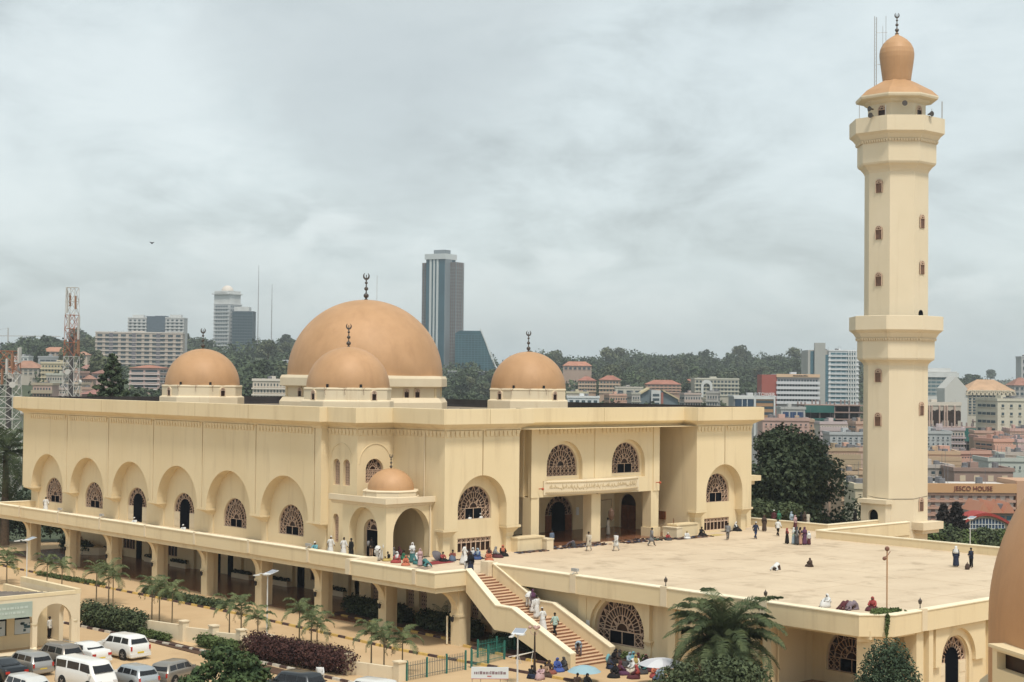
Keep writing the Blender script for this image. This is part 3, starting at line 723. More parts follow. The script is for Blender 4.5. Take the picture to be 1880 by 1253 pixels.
# little posts with joint ribs on the parapets
class _JB:
    def box(s, a, b): m = MB(); m.box(a, b); m.build('parapet_joint', M['stucco2'], terr)
jb = _JB()
for y in [163, 154, 145, 136, 127, 118, 109]: jb.box((GX-.06, y-.16, 4.8), (GX+.47, y+.16, ZT+.045))
jb.box((75.82, 92.2, 4.8), (76.37, 92.6, ZT+.045)); jb.box((75.82, 100.4, 4.75), (78.6, 101.0, ZT+.06))
for y in (82.8, 73.8, 65.0): jb.box((TX-.06, y-.3, 4.55), (TX+.47, y+.3, ZT+.05))
jb.box((88.0, 55.93, 4.55), (88.6, 56.4, ZT+.05))
# beams under the gallery
bm = MB()
bm.box((78.15, 100.9, 4.25), (78.9, 170.8, 4.846)); bm.box((76.15, 90.2, 4.3), (77.0, 100.5, 4.846)); bm.box((77.0, 90.2, 4.3), (80.2, 91.1, 4.846)); bm.box((77.0, 99.9, 4.3), (79, 100.5, 4.846))
for y in [163, 154, 145, 136, 127, 118, 109, 100]: bm.box((79.0, y-.3, 4.25), (89, y+.3, 4.74))
bm.box((TX+.5, 57, 4.3), (TX+1.4, 65.4, 4.846)); bm.box((86.0, 56.4, 4.3), (88.6, 57.2, 4.846))
bm.build('beam', M['stucco'], terr)
def bracket(mb, x0, x1, y, z0, z1, th=.3, n=8):
    """quarter-arch bracket from a column face at x1 out to x0"""
    pts = [(x1, z0)]+[(x1-(x1-x0)*(1-cos(pi/2*k/n)), z0+(z1-z0)*sin(pi/2*k/n)) for k in range(n+1)]+[(x1, z1)]
    mb.add([(x, y-th, z) for x, z in pts]+[(x, y+th, z) for x, z in pts], [tuple(range(len(pts))), tuple(range(2*len(pts)-1, len(pts)-1, -1))]+[(i, i+len(pts), (i+1) % len(pts)+len(pts), (i+1) % len(pts)) for i in range(len(pts))])
for i, y in enumerate([163, 153.9, 145, 136, 127, 118, 109, 100.2, 91.2]):
    c_ = MB(); c_.box((79.0, y-.5, 0), (79.75, y+.5, 4.3)); c_.box((79.1, y-.3, 0), (80.3, y+.3, 4.29))
    c_.box((78.93, y-.56, 2.2), (79.82, y+.56, 2.42))
    bracket(c_, 78.1 if y > 101 else 76.9, 79.0, y, 2.4, 4.28, .32)
    c_.build('column', M['stucco'], terr)
    l_ = MB(); l_.tube([(78.9, y, 2.3), (78.72, y, 2.35), (78.72, y, 2.2)], .02, 6); l_.lathe([(.02, .1), (.13, .02), (.10, -.28), (.03, -.34)], (78.72, y, 2.15), 8); l_.build('wall_lantern', M['black'], terr)
dpp = MB(); dpp.tube([(78.8, 91.9, .05), (78.8, 91.9, 2.2)], .07); dpp.build('downpipe', M['coping'], terr)
# lower storey walls
lw = MB(); LB = FX(88.8)
hol = []
LWIN = [158.5, 149.5, 140.5, 131.5, 122.5, 115.5]
for y in LWIN: hol.append(rect(-y-1.3, .95, -y+1.3, 3.05) if y != 140.5 else rect(-y-.9, .02, -y+.9, 2.9))
lw.panel(rect(-172, 0, -111.2, 4.75), hol, 0, .5, LB)
for y in (163.3, 154.2, 145, 136, 127, 118): lw.box((88.45, y-.7, 0), (88.81, y+.7, 4.74))
lw.box((84.9, 111.0, 0), (89.3, 111.6, 4.74))
LX2 = 84.9; pairs = [102.2, 103.9, 94.3, 95.7, 107.4, 108.8]
lw.panel(rect(-111.6, 0, -91.5, 4.75), [arch(-y, .52, 1.0, 2.3, 12) for y in pairs], 0, .5, FX(LX2))
lw.box((84.45, 97.6, 0), (84.91, 99.4, 4.74)); lw.box((84.45, 90.9, 0), (84.91, 92, 4.74))
# terrace wall along the staircase
bx = 84.6
lw.panel(rect(-91.5, 0, -65.3, 4.85), [arch(-79.3, 2.5, .95, 1.95, 26), arch(-69.4, 2.5, .95, 1.95, 26), rect(-89.8, .9, -87.8, 1.9), rect(-86.4, 1.2, -85.3, 1.8)], 0, .5, FX(bx))
lw.build('lower_wall', M['stucco'], terr)
for y in LWIN:
    if y == 140.5:
        mb = MB(); mb.box((-.9, .1, 0), (.9, .16, 2.9)); inst('doorway', mb.mesh('doorway', M['dark']), (88.8, y, .02), RX, terr); continue
    mb = MB(); mb.box((-1.3, .16, 0), (1.3, .22, 2.1)); o = inst('window', mb.mesh('window', M['pane']), (88.8, y, .95), RX, terr)
    mb = MB()
    for k in range(5): mb.bar((-1.3+k*.65, 0), (-1.3+k*.65, 2.1), .06, .06, .12, FL)
    for z in (.03, 1.4, 2.07): mb.bar((-1.3, z), (1.3, z), .06, .05, .13, FL)
    for k in range(8): a = -1.3+k*.325; mb.bar((a, 1.4), (a+.325, 2.07), .04, .06, .12, FL); mb.bar((a+.325, 1.4), (a, 2.07), .04, .06, .12, FL)
    inst('lattice', mb.mesh('lattice', M['lattice']), (0, 0, 0), 0, o, local=True)
for y in (161.3, 152.0, 146.6, 134.6, 128.0, 119.0):
    m_ = MB(); m_.box((87.9, y-1.6, .07), (88.44, y+1.6, .55)); m_.build('planter_box', M['stucco2'], terr)
    o_ = inst('planter_plants', leafmesh('planter_plants', 260, [(0, k*.55-1.3, .1, .25, .35, .22) for k in range(6)], .14, cmat((.03, .045, .022), .8, 'planter_green'), int(y)), (88.15, y, .6), 0, terr)
for y in (156.2, 137.6, 125.3): m_ = MB(); m_.box((88.72, y-.55, .08), (88.79, y+.55, 2.5)); m_.build('doorway', M['dark'], terr)
for y in pairs: window(terr, y, LX2+.2, 1.0, 1.04, 1.3, 'x', panels=2, frame=True, rings=(.95, .5, .3), bw=.05)
big_w = dict(opens=(1, 2), frame=True, bw=.06)
window(terr, 79.3, bx+.28, .95, 5.0, 1.0, 'x', **big_w); window(terr, 69.4, bx+.28, .95, 5.0, 1.0, 'x', **big_w)
# raised square surround with an arch cut round each big window, pilasters, corbels
for yc in (79.3, 69.4):
    sr = MB(); sr.panel(notch(-yc-3.3, -yc+3.3, 4.35, -yc, 2.75, 1.75, 1.95, 26), [], -.3, .0, FX(bx)); sr.panel([(-yc-3.05, 1.9), (-yc-3.05, 4.12), (-yc+3.05, 4.12), (-yc+3.05, 1.9), (-yc+3.3, 1.9), (-yc+3.3, 4.35), (-yc-3.3, 4.35), (-yc-3.3, 1.9)], [], -.36, -.302, FX(bx))
    for sg in (-1, 1):
        y = yc+sg*3.05
        sr.loft([[(bx-b, y-a, z), (bx-b, y+a, z), (bx, y+a, z), (bx, y-a, z)] for a, b, z in ((.16, .08, 1.1), (.2, .12, 1.3), (.36, .34, 1.62), (.36, .34, 1.749))]); sr.box((bx-.1, y-.16, 0), (bx, y+.16, 1.1))
    sr.build('window_surround', M['stucco'], terr)
pp = MB()
for y in (82.8, 73.9, 65.3): pp.box((bx-.35, y-.35, 0), (bx, y+.35, 4.84)); pp.tube([(bx-.08, y-.6, .1), (bx-.08, y-.6, 4.8)], .06); 
pp.build('pilaster', M['stucco'], terr)
# corner portico: two openings between wide piers, walls set back behind it
pi_ = type('o', (), {'box': lambda s, a, b: (lambda m: (m.box(a, b), m.build('pier', M['stucco'], terr)))(MB())})()
pi_.box((84.0, 64.9, 0), (84.6, 65.6, 4.3)); pi_.box((84.2, 56.9, 0), (85.6, 58.3, 4.85)); pi_.box((87.9, 56.3, 0), (88.7, 57.2, 4.84))
cn = MB(); cn.panel(rect(0, 4.1, 2.3, 4.849), [], 0, .3, lambda s_, d, z: (83.65+s_*.707+d*.707, 57.85-s_*.707+d*.707, z)); cn.build('corner_panel', M['stucco'], terr)
ib = MB(); ib.panel(rect(-65.3, 0, -57, 4.75), [arch(-62.0, 1.95, .9, 1.8, 22)], 0, .4, FX(88.8)); ib.box((84.6, 65.1, 0), (89.2, 65.5, 4.75)); ib.box((88.3, 59.1, 0), (88.79, 59.9, 4.7)); ib.build('portico_wall', M['stucco'], terr)
window(terr, 62.0, 88.95, .9, 3.9, .9, 'x', opens=(1, 2), frame=True)
fr = MB(); fr.panel(rect(88.7, 0, 127, 4.85), [arch(93.0, 1.75, .02, 1.95, 24), arch(102, 1.75, .9, 1.95, 24)], 0, .5, FY(56.6)); fr.build('south_wall', M['stucco'], terr)
door(terr, 93.0, 56.85, .02, 3.4, 3.6, 1.9, 1.6, 2.85, 'y')
sr = MB(); sr.panel(notch(90.2, 96.3, 4.4, 93.0, 2.1, 1.9, 2.1, 24), [], -.28, .0, FY(56.6)); sr.build('window_surround', M['stucco'], terr)
fx = MB(); fx.box((96.9, 56.1, 0), (97.7, 57.0, 4.84)); fx.box((89.2, 56.2, 0), (89.7, 56.7, 4.84)); fx.build('pilaster', M['stucco'], terr)
fl2 = MB(); fl2.box((84.6, 57.3, 0.0), (88.8, 65.3, .06)); fl2.build('portico_floor', M['tile'], terr)
# foundation block so nothing shows through underneath
fb = MB(); fb.box((89.4, 100, 0), (133, 170.5, 4.7)); fb.box((90, 60, 0), (127.3, 100, 4.7)); fb.box((127.6, 92.9, -14), (133.5, 170.8, 4.74)); fb.box((133.0, 92.7, 4.1), (143.5, 96.1, 4.74)); fb.box((127.4, 56.6, -14), (127.75, 92.8, 4.8)); fb.build('foundation', M['stucco'], terr)
af = MB(); af.box((79.8, 100.6, .0), (88.8, 171, .07)); af.build('gallery_floor', M['tile'], terr)
# staircase
sx0, sx1 = 79.5, 83.2; yt, yb = 92.4, 78.8; nst = 32; land = 1.3; run = (yt-yb-land)/nst; rise = ZP/nst
st = MB(); y = yb; prof = []
tr = MB(); rs = MB()
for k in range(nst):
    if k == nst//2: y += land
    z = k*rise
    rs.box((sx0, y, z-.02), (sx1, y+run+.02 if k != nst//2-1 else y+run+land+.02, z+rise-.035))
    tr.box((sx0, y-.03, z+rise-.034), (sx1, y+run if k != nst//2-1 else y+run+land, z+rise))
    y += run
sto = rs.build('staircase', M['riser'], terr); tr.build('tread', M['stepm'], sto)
ym = yb+run*nst/2
SP = [(yb-.1, 0.95), (ym, 2.55+.95), (ym+land, 2.55+.95), (yt-1.2, ZT+.0), (yt-1.2+.0, ZT)]
def stairwall(x0, x1, ytop, ybot, name, below):
    o_top = [(ytop, ZT), (ym+land+.35, 2.55+.97), (ym-.1, 2.55+.97), (ybot, .98)]
    if below: o_bot = [(ybot, 0), (yb+1.4, 0), (ym+.1, 1.75), (ym+land+.5, 1.75), (ytop, 4.2)]
    else: o_bot = [(ybot, 0), (ytop, 0)]
    pts = [(-a, z) for a, z in o_top]+[(-a, z) for a, z in o_bot]
    mb = MB(); mb.panel(pts, [], 0, x1-x0, FX(x0)); o = mb.build(name, M['stucco'], sto)
    cp = MB()
    for (a, z), (b, w) in zip(o_top, o_top[1:]):
        cp.add([(x0-.05, a, z), (x1+.05, a, z), (x1+.05, b, w), (x0-.05, b, w), (x0-.05, a, z+.08), (x1+.05, a, z+.08), (x1+.05, b, w+.08), (x0-.05, b, w+.08)], [(0, 1, 2, 3), (7, 6, 5, 4), (0, 4, 5, 1), (2, 6, 7, 3), (1, 5, 6, 2), (3, 7, 4, 0)])
    cp.build('coping', M['coping'], o)
stairwall(79.0, 79.5, 90.0, yb-.1, 'stair_wall', True); stairwall(83.2, 83.65, 91.6, yb+.0, 'stair_wall', False)
pd = MB(); pd.box((82.8, 91.7, ZP-.2), (83.7, 92.6, ZT+.15)); pd.build('pedestal', M['stucco2'], terr)
# lamps and spotlights on the parapet tops
def lampling(x, y, z):
    mb = MB(); mb.lathe([(.05, 0), (.03, .1), (.03, .25), (.11, .32), (.13, .5), (.04, .6), (.001, .72)], (x, y, z), 8); mb.build('parapet_lamp', M['finial'], terr)
for x, y in ((83.5, 73.8), (83.5, 65.0), (88.3, 56.3)): lampling(x, y, ZT+.05)
def spot(x, y, z):
    mb = MB(); mb.tube([(x-.3, y, z), (x, y, z+.25), (x+.3, y, z)], .025, 6); mb.box((x-.12, y-.3, z+.2), (x+.12, y+.3, z+.42)); mb.build('floodlight', M['metal'], terr)
for x, y in ((83.5, 82.8), (78.1, 154), (78.1, 109.2), (78.1, 145)): spot(x, y, ZT+.03)
# ------------------------------------------------------------------ minaret
MX, MY = 146.2, 96.4
mina = empty('minaret', (MX, MY, -2), label='tall octagonal cream minaret with two ringed balconies and a copper onion cap', cat='minaret')
RS = 3.45
sh = MB(); O = octa((MX, MY), .01)
k_ = cos(pi/8)
def osweep(mb, prof, mi=0): sweep(mb, O, [(r*k_, z) for r, z in prof], mi=mi)
osweep(sh, [(RS+.02, -4), (RS, 22.5)]); osweep(sh, [(RS-.03, 27), (RS-.03, 43.6)])
sh.build('shaft', M['stucco3'], mina)
rg = MB(); osweep(rg, [(RS, 22.3), (RS+.12, 22.55), (RS+.4, 22.8), (RS+.62, 22.9), (RS+.7, 23.1), (RS+.7, 25.1), (RS+.86, 25.3), (RS+1.15, 25.75), (RS+1.55, 26.05), (RS+1.6, 26.1), (RS+1.6, 27.55), (RS+1.35, 27.6), (RS+1.35, 26.6), (RS-.1, 26.6)])
rg.build('balcony', M['stucco3'], mina)
rg = MB(); osweep(rg, [(RS-.03, 43.02), (RS+.12, 43.32), (RS+.42, 43.67), (RS+.7, 43.87), (RS+.8, 44.07), (RS+.8, 46.32), (RS+.98, 46.52), (RS+1.3, 46.92), (RS+1.62, 47.17), (RS+1.68, 47.22), (RS+1.68, 48.82), (RS+1.42, 48.87), (RS+1.42, 47.72), (RS-.1, 47.72)])
rg.build('balcony', M['stucco3'], mina)
den = MB()
def mdent(R, z, n=11):
    for f in range(8):
        a = f*pi/4; ap = R*k_; half = R*sin(pi/8); t = Vector((-sin(a), cos(a))); nn = Vector((cos(a), sin(a)))
        if nn.dot(Vector((-.83, -.55))) < -.3: continue
        for i in range(n):
            o = Vector((MX, MY))+nn*ap+t*(-half+(i+.5)*2*half/n)
            v = [(o+t*s_+nn*d) for s_, d in ((-.09, 0), (.09, 0), (.09, .12), (-.09, .12))]; v2 = [(o+t*s_+nn*d) for s_, d in ((-.12, 0), (.12, 0), (.12, .2), (-.12, .2))]
            den.add([(p.x, p.y, z) for p in v]+[(p.x, p.y, z+.28) for p in v2], [(0, 3, 2, 1), (4, 5, 6, 7), (0, 1, 5, 4), (1, 2, 6, 5), (2, 3, 7, 6), (3, 0, 4, 7)])
mdent(RS+.75, 24.95); mdent(RS+.86, 46.17); den.build('dentil_band', M['stucco2'], mina)
ln_ = MB(); osweep(ln_, [(RS-.35, 47.65), (RS-.35, 50.45), (RS+.0, 50.65), (RS+.2, 50.85), (RS+.95, 51.00), (RS+1.02, 51.20), (RS+1.0, 51.35)]); ln_.build('lantern_room', M['stucco3'], mina)
rf_ = MB(); osweep(rf_, [(RS+1.0, 51.35), (RS+.3, 52.00), (2.0, 53.00), (1.5, 53.25)]); 
rf_.lathe([(1.5, 53.23), (1.58, 53.85), (1.72, 54.85), (1.84, 55.75), (1.86, 56.25), (1.78, 56.75), (1.52, 57.30), (1.1, 57.75), (.6, 58.10), (.22, 58.30), (.1, 58.65)], (MX, MY, 0), 40)
cap_ = rf_.build('onion_cap', M['copper'], mina); finial(cap_, (MX, MY, 58.45), .74)
for z in (20.5, 15.8, 30.8, 35.8, 40.8): niche(mina, (MX, MY), RS*k_, 0, z+.02, .84, 1.45, pi, 'slit', False)      # west face slits
for z in (16.95, 32.05, 37.0, 6.75): niche(mina, (MX, MY), RS*k_, 0, z+.05, .84, 1.45, pi*1.5, 'slit', False)
niche(mina, (MX, MY), (RS-.35)*k_, .1, 48.55, .95, 1.7, pi); niche(mina, (MX, MY), (RS-.35)*k_, -.2, 48.55, .95, 1.7, pi*1.5)
dd_ = MB(); dd_.panel(arch(0, .42, 0, 1.2, 12), [], -.02, .05, FL); inst('doorway', dd_.mesh('doorway', M['dark']), (MX-.1, MY-RS*k_, 26.65), 0, mina)
# door house on the west face and the ledge on the south face
dh = MB(); x_ = MX-RS*k_
dh.panel(rect(-MY-1.55, ZP-.3, -MY+1.55, 7.6), [arch(-MY, .62, ZP, 6.35, 14)], -.9, -.55, FX(x_)); dh.box((x_-.55, MY-1.5, ZP-.3), (x_+.1, MY-1.2, 7.6)); dh.box((x_-.55, MY+1.2, ZP-.3), (x_+.1, MY+1.5, 7.6)); dh.box((x_-1.15, MY-1.8, 7.6), (x_+.1, MY+1.8, 8.05))
dh.build('door_house', M['stucco3'], mina)
dh = MB(); dh.panel(arch(-MY, .6, ZP, 6.35, 14), [], -.5, -.45, FX(x_)); dh.build('doorway', M['dark'], mina)
dh = MB(); y_ = MY-RS*k_; dh.box((MX-1.5, y_-1.3, 4.9), (MX+2.4, y_+.1, 5.7)); dh.box((MX-1.2, y_-1.0, 4.5), (MX+2.0, y_+.1, 4.897)); dh.build('ledge', M['stucco2'], mina)
wr = MB(); wr.tube([(x_-.0, MY+1.35, 8.3), (x_-.03, MY, 8.15), (x_-.03, MY-1.35, 8.1), (MX-1.35, MY-RS*k_-.03, 8.15), (MX+1.2, MY-RS*k_-.03, 8.35)], .025, 5); wr.build('cable', cmat((.10, .08, .07), .8, 'black_cable'), mina)
# railings and aerials of the top balcony
rl = MB()
for ang, h in ((200, 1.1), (232, .0), (262, .8), (290, 1.9), (160, 1.5), (310, 2.2)):
    a = radians(ang); r = RS+1.4
    if h: rl.tube([(MX+r*cos(a), MY+r*sin(a), 48.7), (MX+r*cos(a), MY+r*sin(a), 48.8+h)], .035, 6)
rl.build('aerial_rod', M['metal'], mina)
def speaker(a, z, r):
    mb = MB(); a = radians(a); c = Vector((MX+r*cos(a), MY+r*sin(a), z)); d = Vector((cos(a), sin(a), 0)); mb.tube([c-d*.25, c+d*.05, c+d*.35], [.06, .12, .3], 10); mb.build('horn_speaker', M['finial'], mina)
for a, z in ((182, 48.9), (226, 50.2), (258, 49.0), (166, 49.9)): speaker(a, z, RS+(.1 if z > 49.5 else 1.4))
am = MB(); b0 = Vector((MX-1.75, MY+1.5, 47.7))
for dx, dy in ((-.25, 0), (.25, .1)): am.tube([b0+Vector((dx, dy, 0)), b0+Vector((dx, dy, 12.6))], .045, 6)
am.tube([b0+Vector((.55, -.5, 7)), b0+Vector((.55, -.5, 11.6))], .025, 5)
for k in range(30): z = k*.42; am.tube([b0+Vector((-.25, 0, z)), b0+Vector((.25, .1, z+.2))], .015, 4)
for z in (3.5, 7.4, 10.9): am.tube([b0+Vector((.25, .1, z)), b0+Vector((1.0, -.8, z))], .025, 5)
am.build('antenna_mast', M['metal'], mina)
am = MB(); am.tube([(MX-.9, MY+.8, 57.6), (MX-.9, MY+.8, 60.4)], .03, 5); am.build('lightning_rod', M['metal'], mina)

# ------------------------------------------------------------------ copper dome close by, at the right edge
fd = empty('domed_turret', (42.8, 17.6, 0), label='copper dome over a cream turret, cut off by the right edge of the photo', cat='dome turret')
c = (43.02, 17.40); mb = MB()
mb.lathe([(6.62, 12.0), (6.62, 13.95)]+[(6.62*cos(pi/2*k/24), 13.95+6.5*sin(pi/2*k/24)) for k in range(1, 24)]+[(.01, 20.45)], (c[0], c[1], 0), 96)
dmo = mb.build('dome', M['copper2'], fd, smooth=True)
mb = MB(); mb.lathe([(6.55, 0), (6.55, 12.0), (6.9, 11.998)], (c[0], c[1], 0), 48)
mb.build('drum', M['stucco'], fd)
best = min((abs(proj((c[0]+6.75*cos(a_), c[1]+6.75*sin(a_), 12.6))[0]-1872)+(1e6 if (cos(a_)*c[0]+sin(a_)*c[1]) > 0 else 0), a_) for a_ in np.linspace(0, 2*pi, 1440))
dirn = best[1]; wx, wy = c[0]+6.62*cos(dirn), c[1]+6.62*sin(dirn)
def zrow(v): return min((abs(proj((wx, wy, z_))[1]-v), z_) for z_ in np.linspace(8, 16, 800))[1]
zt_, z1_, z0_ = zrow(1199), zrow(1204), zrow(1236)
mb = MB(); mb.panel(rect(-.95, z0_-2.2, .95, zt_), [rect(-.72, z0_, .72, z1_)], -.35, .6, FL); mb.box((-1.05, -.42, zt_), (1.05, .5, zt_+.08)); o = inst('window_frame', mb.mesh('window_frame', M['stucco']), (wx, wy, 0), dirn+pi/2, fd)
mb = MB(); mb.box((-.73, -.10, z0_-.01), (.73, -.04, z1_+.01)); inst('window', mb.mesh('window', M['pane']), (0, 0, 0), 0, o, local=True)
# ------------------------------------------------------------------ ground and terrain
US = [-600, 480, 950, 1300, 1470, 1600, 1900, 2600]
WS = [0, 178, 230, 300, 420, 650, 900, 1100, 1300, 1600, 2200, 3500, 5500, 12000]
HT = np.array([[0, 0, -2, -2, 2, 12, 22, 32, 41, 44, 40, 40, 20, 0],
               [0, 0, -2, -2, 0, 8, 18, 27, 37, 41, 38, 36, 20, 0],
               [0, 0, -3, -5, -5, -2, 6, 14, 22, 30, 30, 26, 15, 0],
               [0, 0, -5, -12, -14, -8, 5, 14, 22, 34, 34, 26, 15, 0],
               [0, 0, -7, -17, -21, -16, -5, 6, 18, 32, 32, 26, 15, 0],
               [0, 0, -9, -20, -24, -20, -9, 1, 12, 25, 28, 30, 15, 0],
               [0, 0, -10, -22, -25, -22, -10, -2, 4, 12, 18, 30, 15, 0],
               [0, 0, -10, -22, -25, -22, -10, -2, 4, 12, 18, 30, 15, 0]], float)
def hgt(x, y):
    w = x*cos(YAW)+y*sin(YAW); r = x*sin(YAW)-y*cos(YAW)
    if w < 20: return 0.0
    u = 940+FPX*r/w; u = min(max(u, US[0]), US[-1]-.01)
    i = max(k for k in range(len(US)-1) if US[k] <= u); t = (u-US[i])/(US[i+1]-US[i])
    row = HT[i]*(1-t)+HT[i+1]*t
    return float(np.interp(w, WS, row))
def gpx(u, v):
    """where the sight line through a photo pixel meets the terrain"""
    d = ray(u, v); w = 60.0 if v > 780 else 290.0
    while w < 12000:
        p = CP+d*w
        if p.z <= hgt(p.x, p.y): return p
        w *= 1.01
    return CP+d*1600
gm = MB(); wsn = [-60, 0, 60, 120, 178, 184, 200, 230, 265, 300, 360, 420, 530, 650, 780, 900, 1000, 1100, 1300, 1450, 1600, 1900, 2200, 2900, 3500]
uu = list(range(-1500, 3400, 70)); vs = []; fs = []
for j, w in enumerate(wsn):
    for i, u in enumerate(uu):
        lat = (u-940)/FPX*max(w, 150)*1.0
        x = w*cos(YAW)+lat*sin(YAW); y = w*sin(YAW)-lat*cos(YAW)
        vs.append((x, y, hgt(x, y)+(1.5*sin(x*.021)*cos(y*.017) if w > 300 else 0)))
nu = len(uu)
for j in range(len(wsn)-1):
    for i in range(nu-1): fs.append((j*nu+i, j*nu+i+1, (j+1)*nu+i+1, (j+1)*nu+i))
gm.add(vs, fs); gm.m = [0 if k//(nu-1) < 6 else 1 for k in range(len(fs))]
M['hill'] = mat('hillside_scrub', (.085, .095, .05), .95, var=(.035, .055, .028), vscale=.02, detail=8)
gm.build('ground', [M['road'], M['hill']], kind='structure')

# paler joint pattern on the terrace: thin tar joints
tj = MB(); rnd = random.Random(5)
for k in range(6):
    x = 86+k*7.2; tj.box((x, 57, ZP+.002), (x+.05, 90+rnd.uniform(0, 8), ZP+.006))
for k in range(5):
    y = 62+k*8.1; tj.box((84, y, ZP+.003), (127, y+.05, ZP+.007))
tj.build('deck_joint', cmat((.56, .43, .30), .9, 'joint'), terr)

# kerbs in alternating paint
KY, KB, KW = cmat((.62, .43, .13), .8, 'yellow_kerb_paint', var=(.50, .33, .10), vscale=3), cmat((.055, .03, .03), .8, 'dark_kerb_paint', var=(.10, .06, .05), vscale=3), cmat((.62, .58, .50), .8, 'white_kerb_paint', var=(.45, .40, .33), vscale=3)
def kerb(name, pts, mats, label, pitch=1.0, w=.22, h=.17):
    P = [Vector((*p, 0)) for p in pts]; mb = MB(); k = 0; left = 0
    for a, b in zip(P, P[1:]):
        t = (b-a); ln = t.length; t.normalize(); n = Vector((t.y, -t.x, 0))*w/2; s_ = 0
        while s_ < ln:
            e = min(s_+pitch, ln); q0 = a+t*(s_+.012); q1 = a+t*(e-.012)
            if e-s_ > .05:
                vs = [q0-n, q1-n, q1+n, q0+n]
                mb.add([(v.x, v.y, 0) for v in vs]+[(v.x, v.y, h) for v in [q0-n*.8, q1-n*.8, q1+n*.8, q0+n*.8]], [(4, 5, 6, 7), (0, 1, 5, 4), (1, 2, 6, 5), (2, 3, 7, 6), (3, 0, 4, 7)], k % 2)
            k += 1; s_ = e
    return mb.build(name, mats, label=label, cat='kerb', kind='structure')
kerb('kerb', [(74.3, 172), (74.3, 140), (74.9, 112), (74.3, 92), (75.3, 80), (75.9, 74), (76.3, 66)], (KY, KB), 'yellow and black painted kerb along the driveway by the gallery')
kerb('kerb', [(81.2, 110.5), (81.0, 101)], (KY, KB), 'yellow and black kerb round the plant bed under the gallery')
kerb('kerb', [(80.6, 100.3), (80.2, 91.8)], (KY, KB), 'yellow and black kerb between two gallery columns')
kerb('kerb', [(79.2, 90.4), (78.7, 84), (79.0, 80.5), (83, 80.5)][:3], (KY, KB), 'yellow and black kerb beside the staircase plant bed')
kerb('kerb', [(61.0, 122), (61.9, 110), (62.6, 102), (63.6, 93), (63.9, 84), (64.1, 70)], (KW, KB), 'white and black painted kerb along the car park', pitch=.85)
lawn = MB(); lawn.box((81.2, 84, 0.0), (84.85, 110.5, .09)); lawn.box((79.1, 81, 0), (84.5, 90.3, .088)); lawn.box((61.9, 86, 0), (63.2, 118, .06)); lawn.build('plant_bed', M['soil'], kind='structure')

# near trees ------------------------------------------------------------
palm('palm_tree', (78.3, 64.3, 0), 3.3, 62, 4.5, 'tall feathery palm in front of the terrace wall', seed=11, tr=.28, nl=60, ll=.95, lw=.055, droop=(1.1, 2.0), elr=(-.4, 1.4), dry=4)
palm('palm_tree', (84.3, 180.3, 0), 10.2, 34, 6.2, 'very tall dark palm at the left end of the mosque', seed=4, tr=.45, nl=30, ll=1.3, lw=.10, droop=(1.4, 2.2), elr=(-.7, 1.3))
arecas = [((68.8, 146.5), 3.0), ((69.0, 138.4), 3.1), ((69.6, 136.6), 2.9), ((69.2, 129.2), 3.2), ((69.6, 127.7), 3.5), ((69.1, 126.0), 3.0), ((67.9, 117.2), 3.1), ((67.5, 115.3), 3.4), ((67.7, 113.6), 3.2), ((67.6, 104.9), 2.9), ((67.7, 103.4), 3.1), ((68.3, 102.0), 2.2), ((70.2, 99.2), 3.0), ((70.6, 98.2), 2.4), ((70.2, 96.9), 2.0), ((67.6, 86.9), 3.2), ((67.7, 85.6), 2.9), ((68.6, 84.7), 2.7), ((68.2, 149.5), 3.0), ((68.0, 144.8), 2.4)]
arecas.sort(key=lambda q: proj((q[0][0], q[0][1], 0))[0])
ORD = 'leftmost second third fourth fifth sixth seventh eighth ninth tenth eleventh twelfth thirteenth fourteenth fifteenth sixteenth seventeenth eighteenth nineteenth rightmost'.split()
for k, ((x, y), h) in enumerate(arecas):
    u, v, w = proj((x, y, 0))
    palm('areca_palm', (x, y, 0), h*.78, 10, 1.75, ORD[k]+' areca palm from the left in the row along the driveway', 'areca palms along the driveway', m='areca', tr=.055, seed=20+k, nl=20, ll=.55, lw=.05, elr=(.0, 1.35), droop=(1.5, 2.3), dry=1 if k % 3 == 0 else 0)
# dense dark tree beyond the terrace
bt = lobes_for(3, 13.6, 16.6, 0, 60, .72, .36)+[(0, 0, 2.6, 5.5, 5.5, 3.4), (3, -2, 2.0, 4.5, 4.5, 3.0), (3.5*cos(YAW-pi/2)+5*cos(YAW-pi/2), 8.5*sin(YAW-pi/2), 3.5, 3.6, 3.6, 3.4), (6.5*cos(YAW-pi/2), 6.5*sin(YAW-pi/2), 1.0, 4.5, 4.5, 3.4)]
tree('broadleaf_tree', (150.0, 113.6, 0), leafmesh('crown', 34000, bt, .30, G['dark'], 5, shell=.62), trunkmesh(9, .5, 3, 4, 9), 'big dense dark green tree between the mosque and the minaret')
# round-leaved tree below the palm, small conifer, tree over the parked cars
bl = lobes_for(8, 9.6, 4.6, 1.4, 46, .55, .24)
pb = atw(1325, 1253, 84); tree('broadleaf_tree', (pb.x, pb.y, 0), leafmesh('crown', 17000, bl, .13, G['mid'], 9, shell=.25), trunkmesh(4.5, .22, 9, 2.5, 4.3), 'leafy grey-green tree at the foot of the tall palm')
pb = atw(1225, 1300, 80); tree('broadleaf_tree', (pb.x, pb.y, 0), leafmesh('crown', 3600, lobes_for(18, 3.2, 3.2, 1.4, 12, .7, .36), .17, G['mid'], 19, shell=.4), trunkmesh(3.2, .12, 10, 1.2, 3), 'small sparse tree left of the grey-green tree')
pb = atw(1500, 1300, 84); tree('broadleaf_tree', (pb.x, pb.y, 0), leafmesh('crown', 4200, lobes_for(28, 3.4, 2.7, .6, 12, .7, .36), .16, G['mid'], 29, shell=.4), trunkmesh(2.6, .12, 11, 1.2, 2.2), 'low shrubby tree between the palm and the conifer')
cl = []
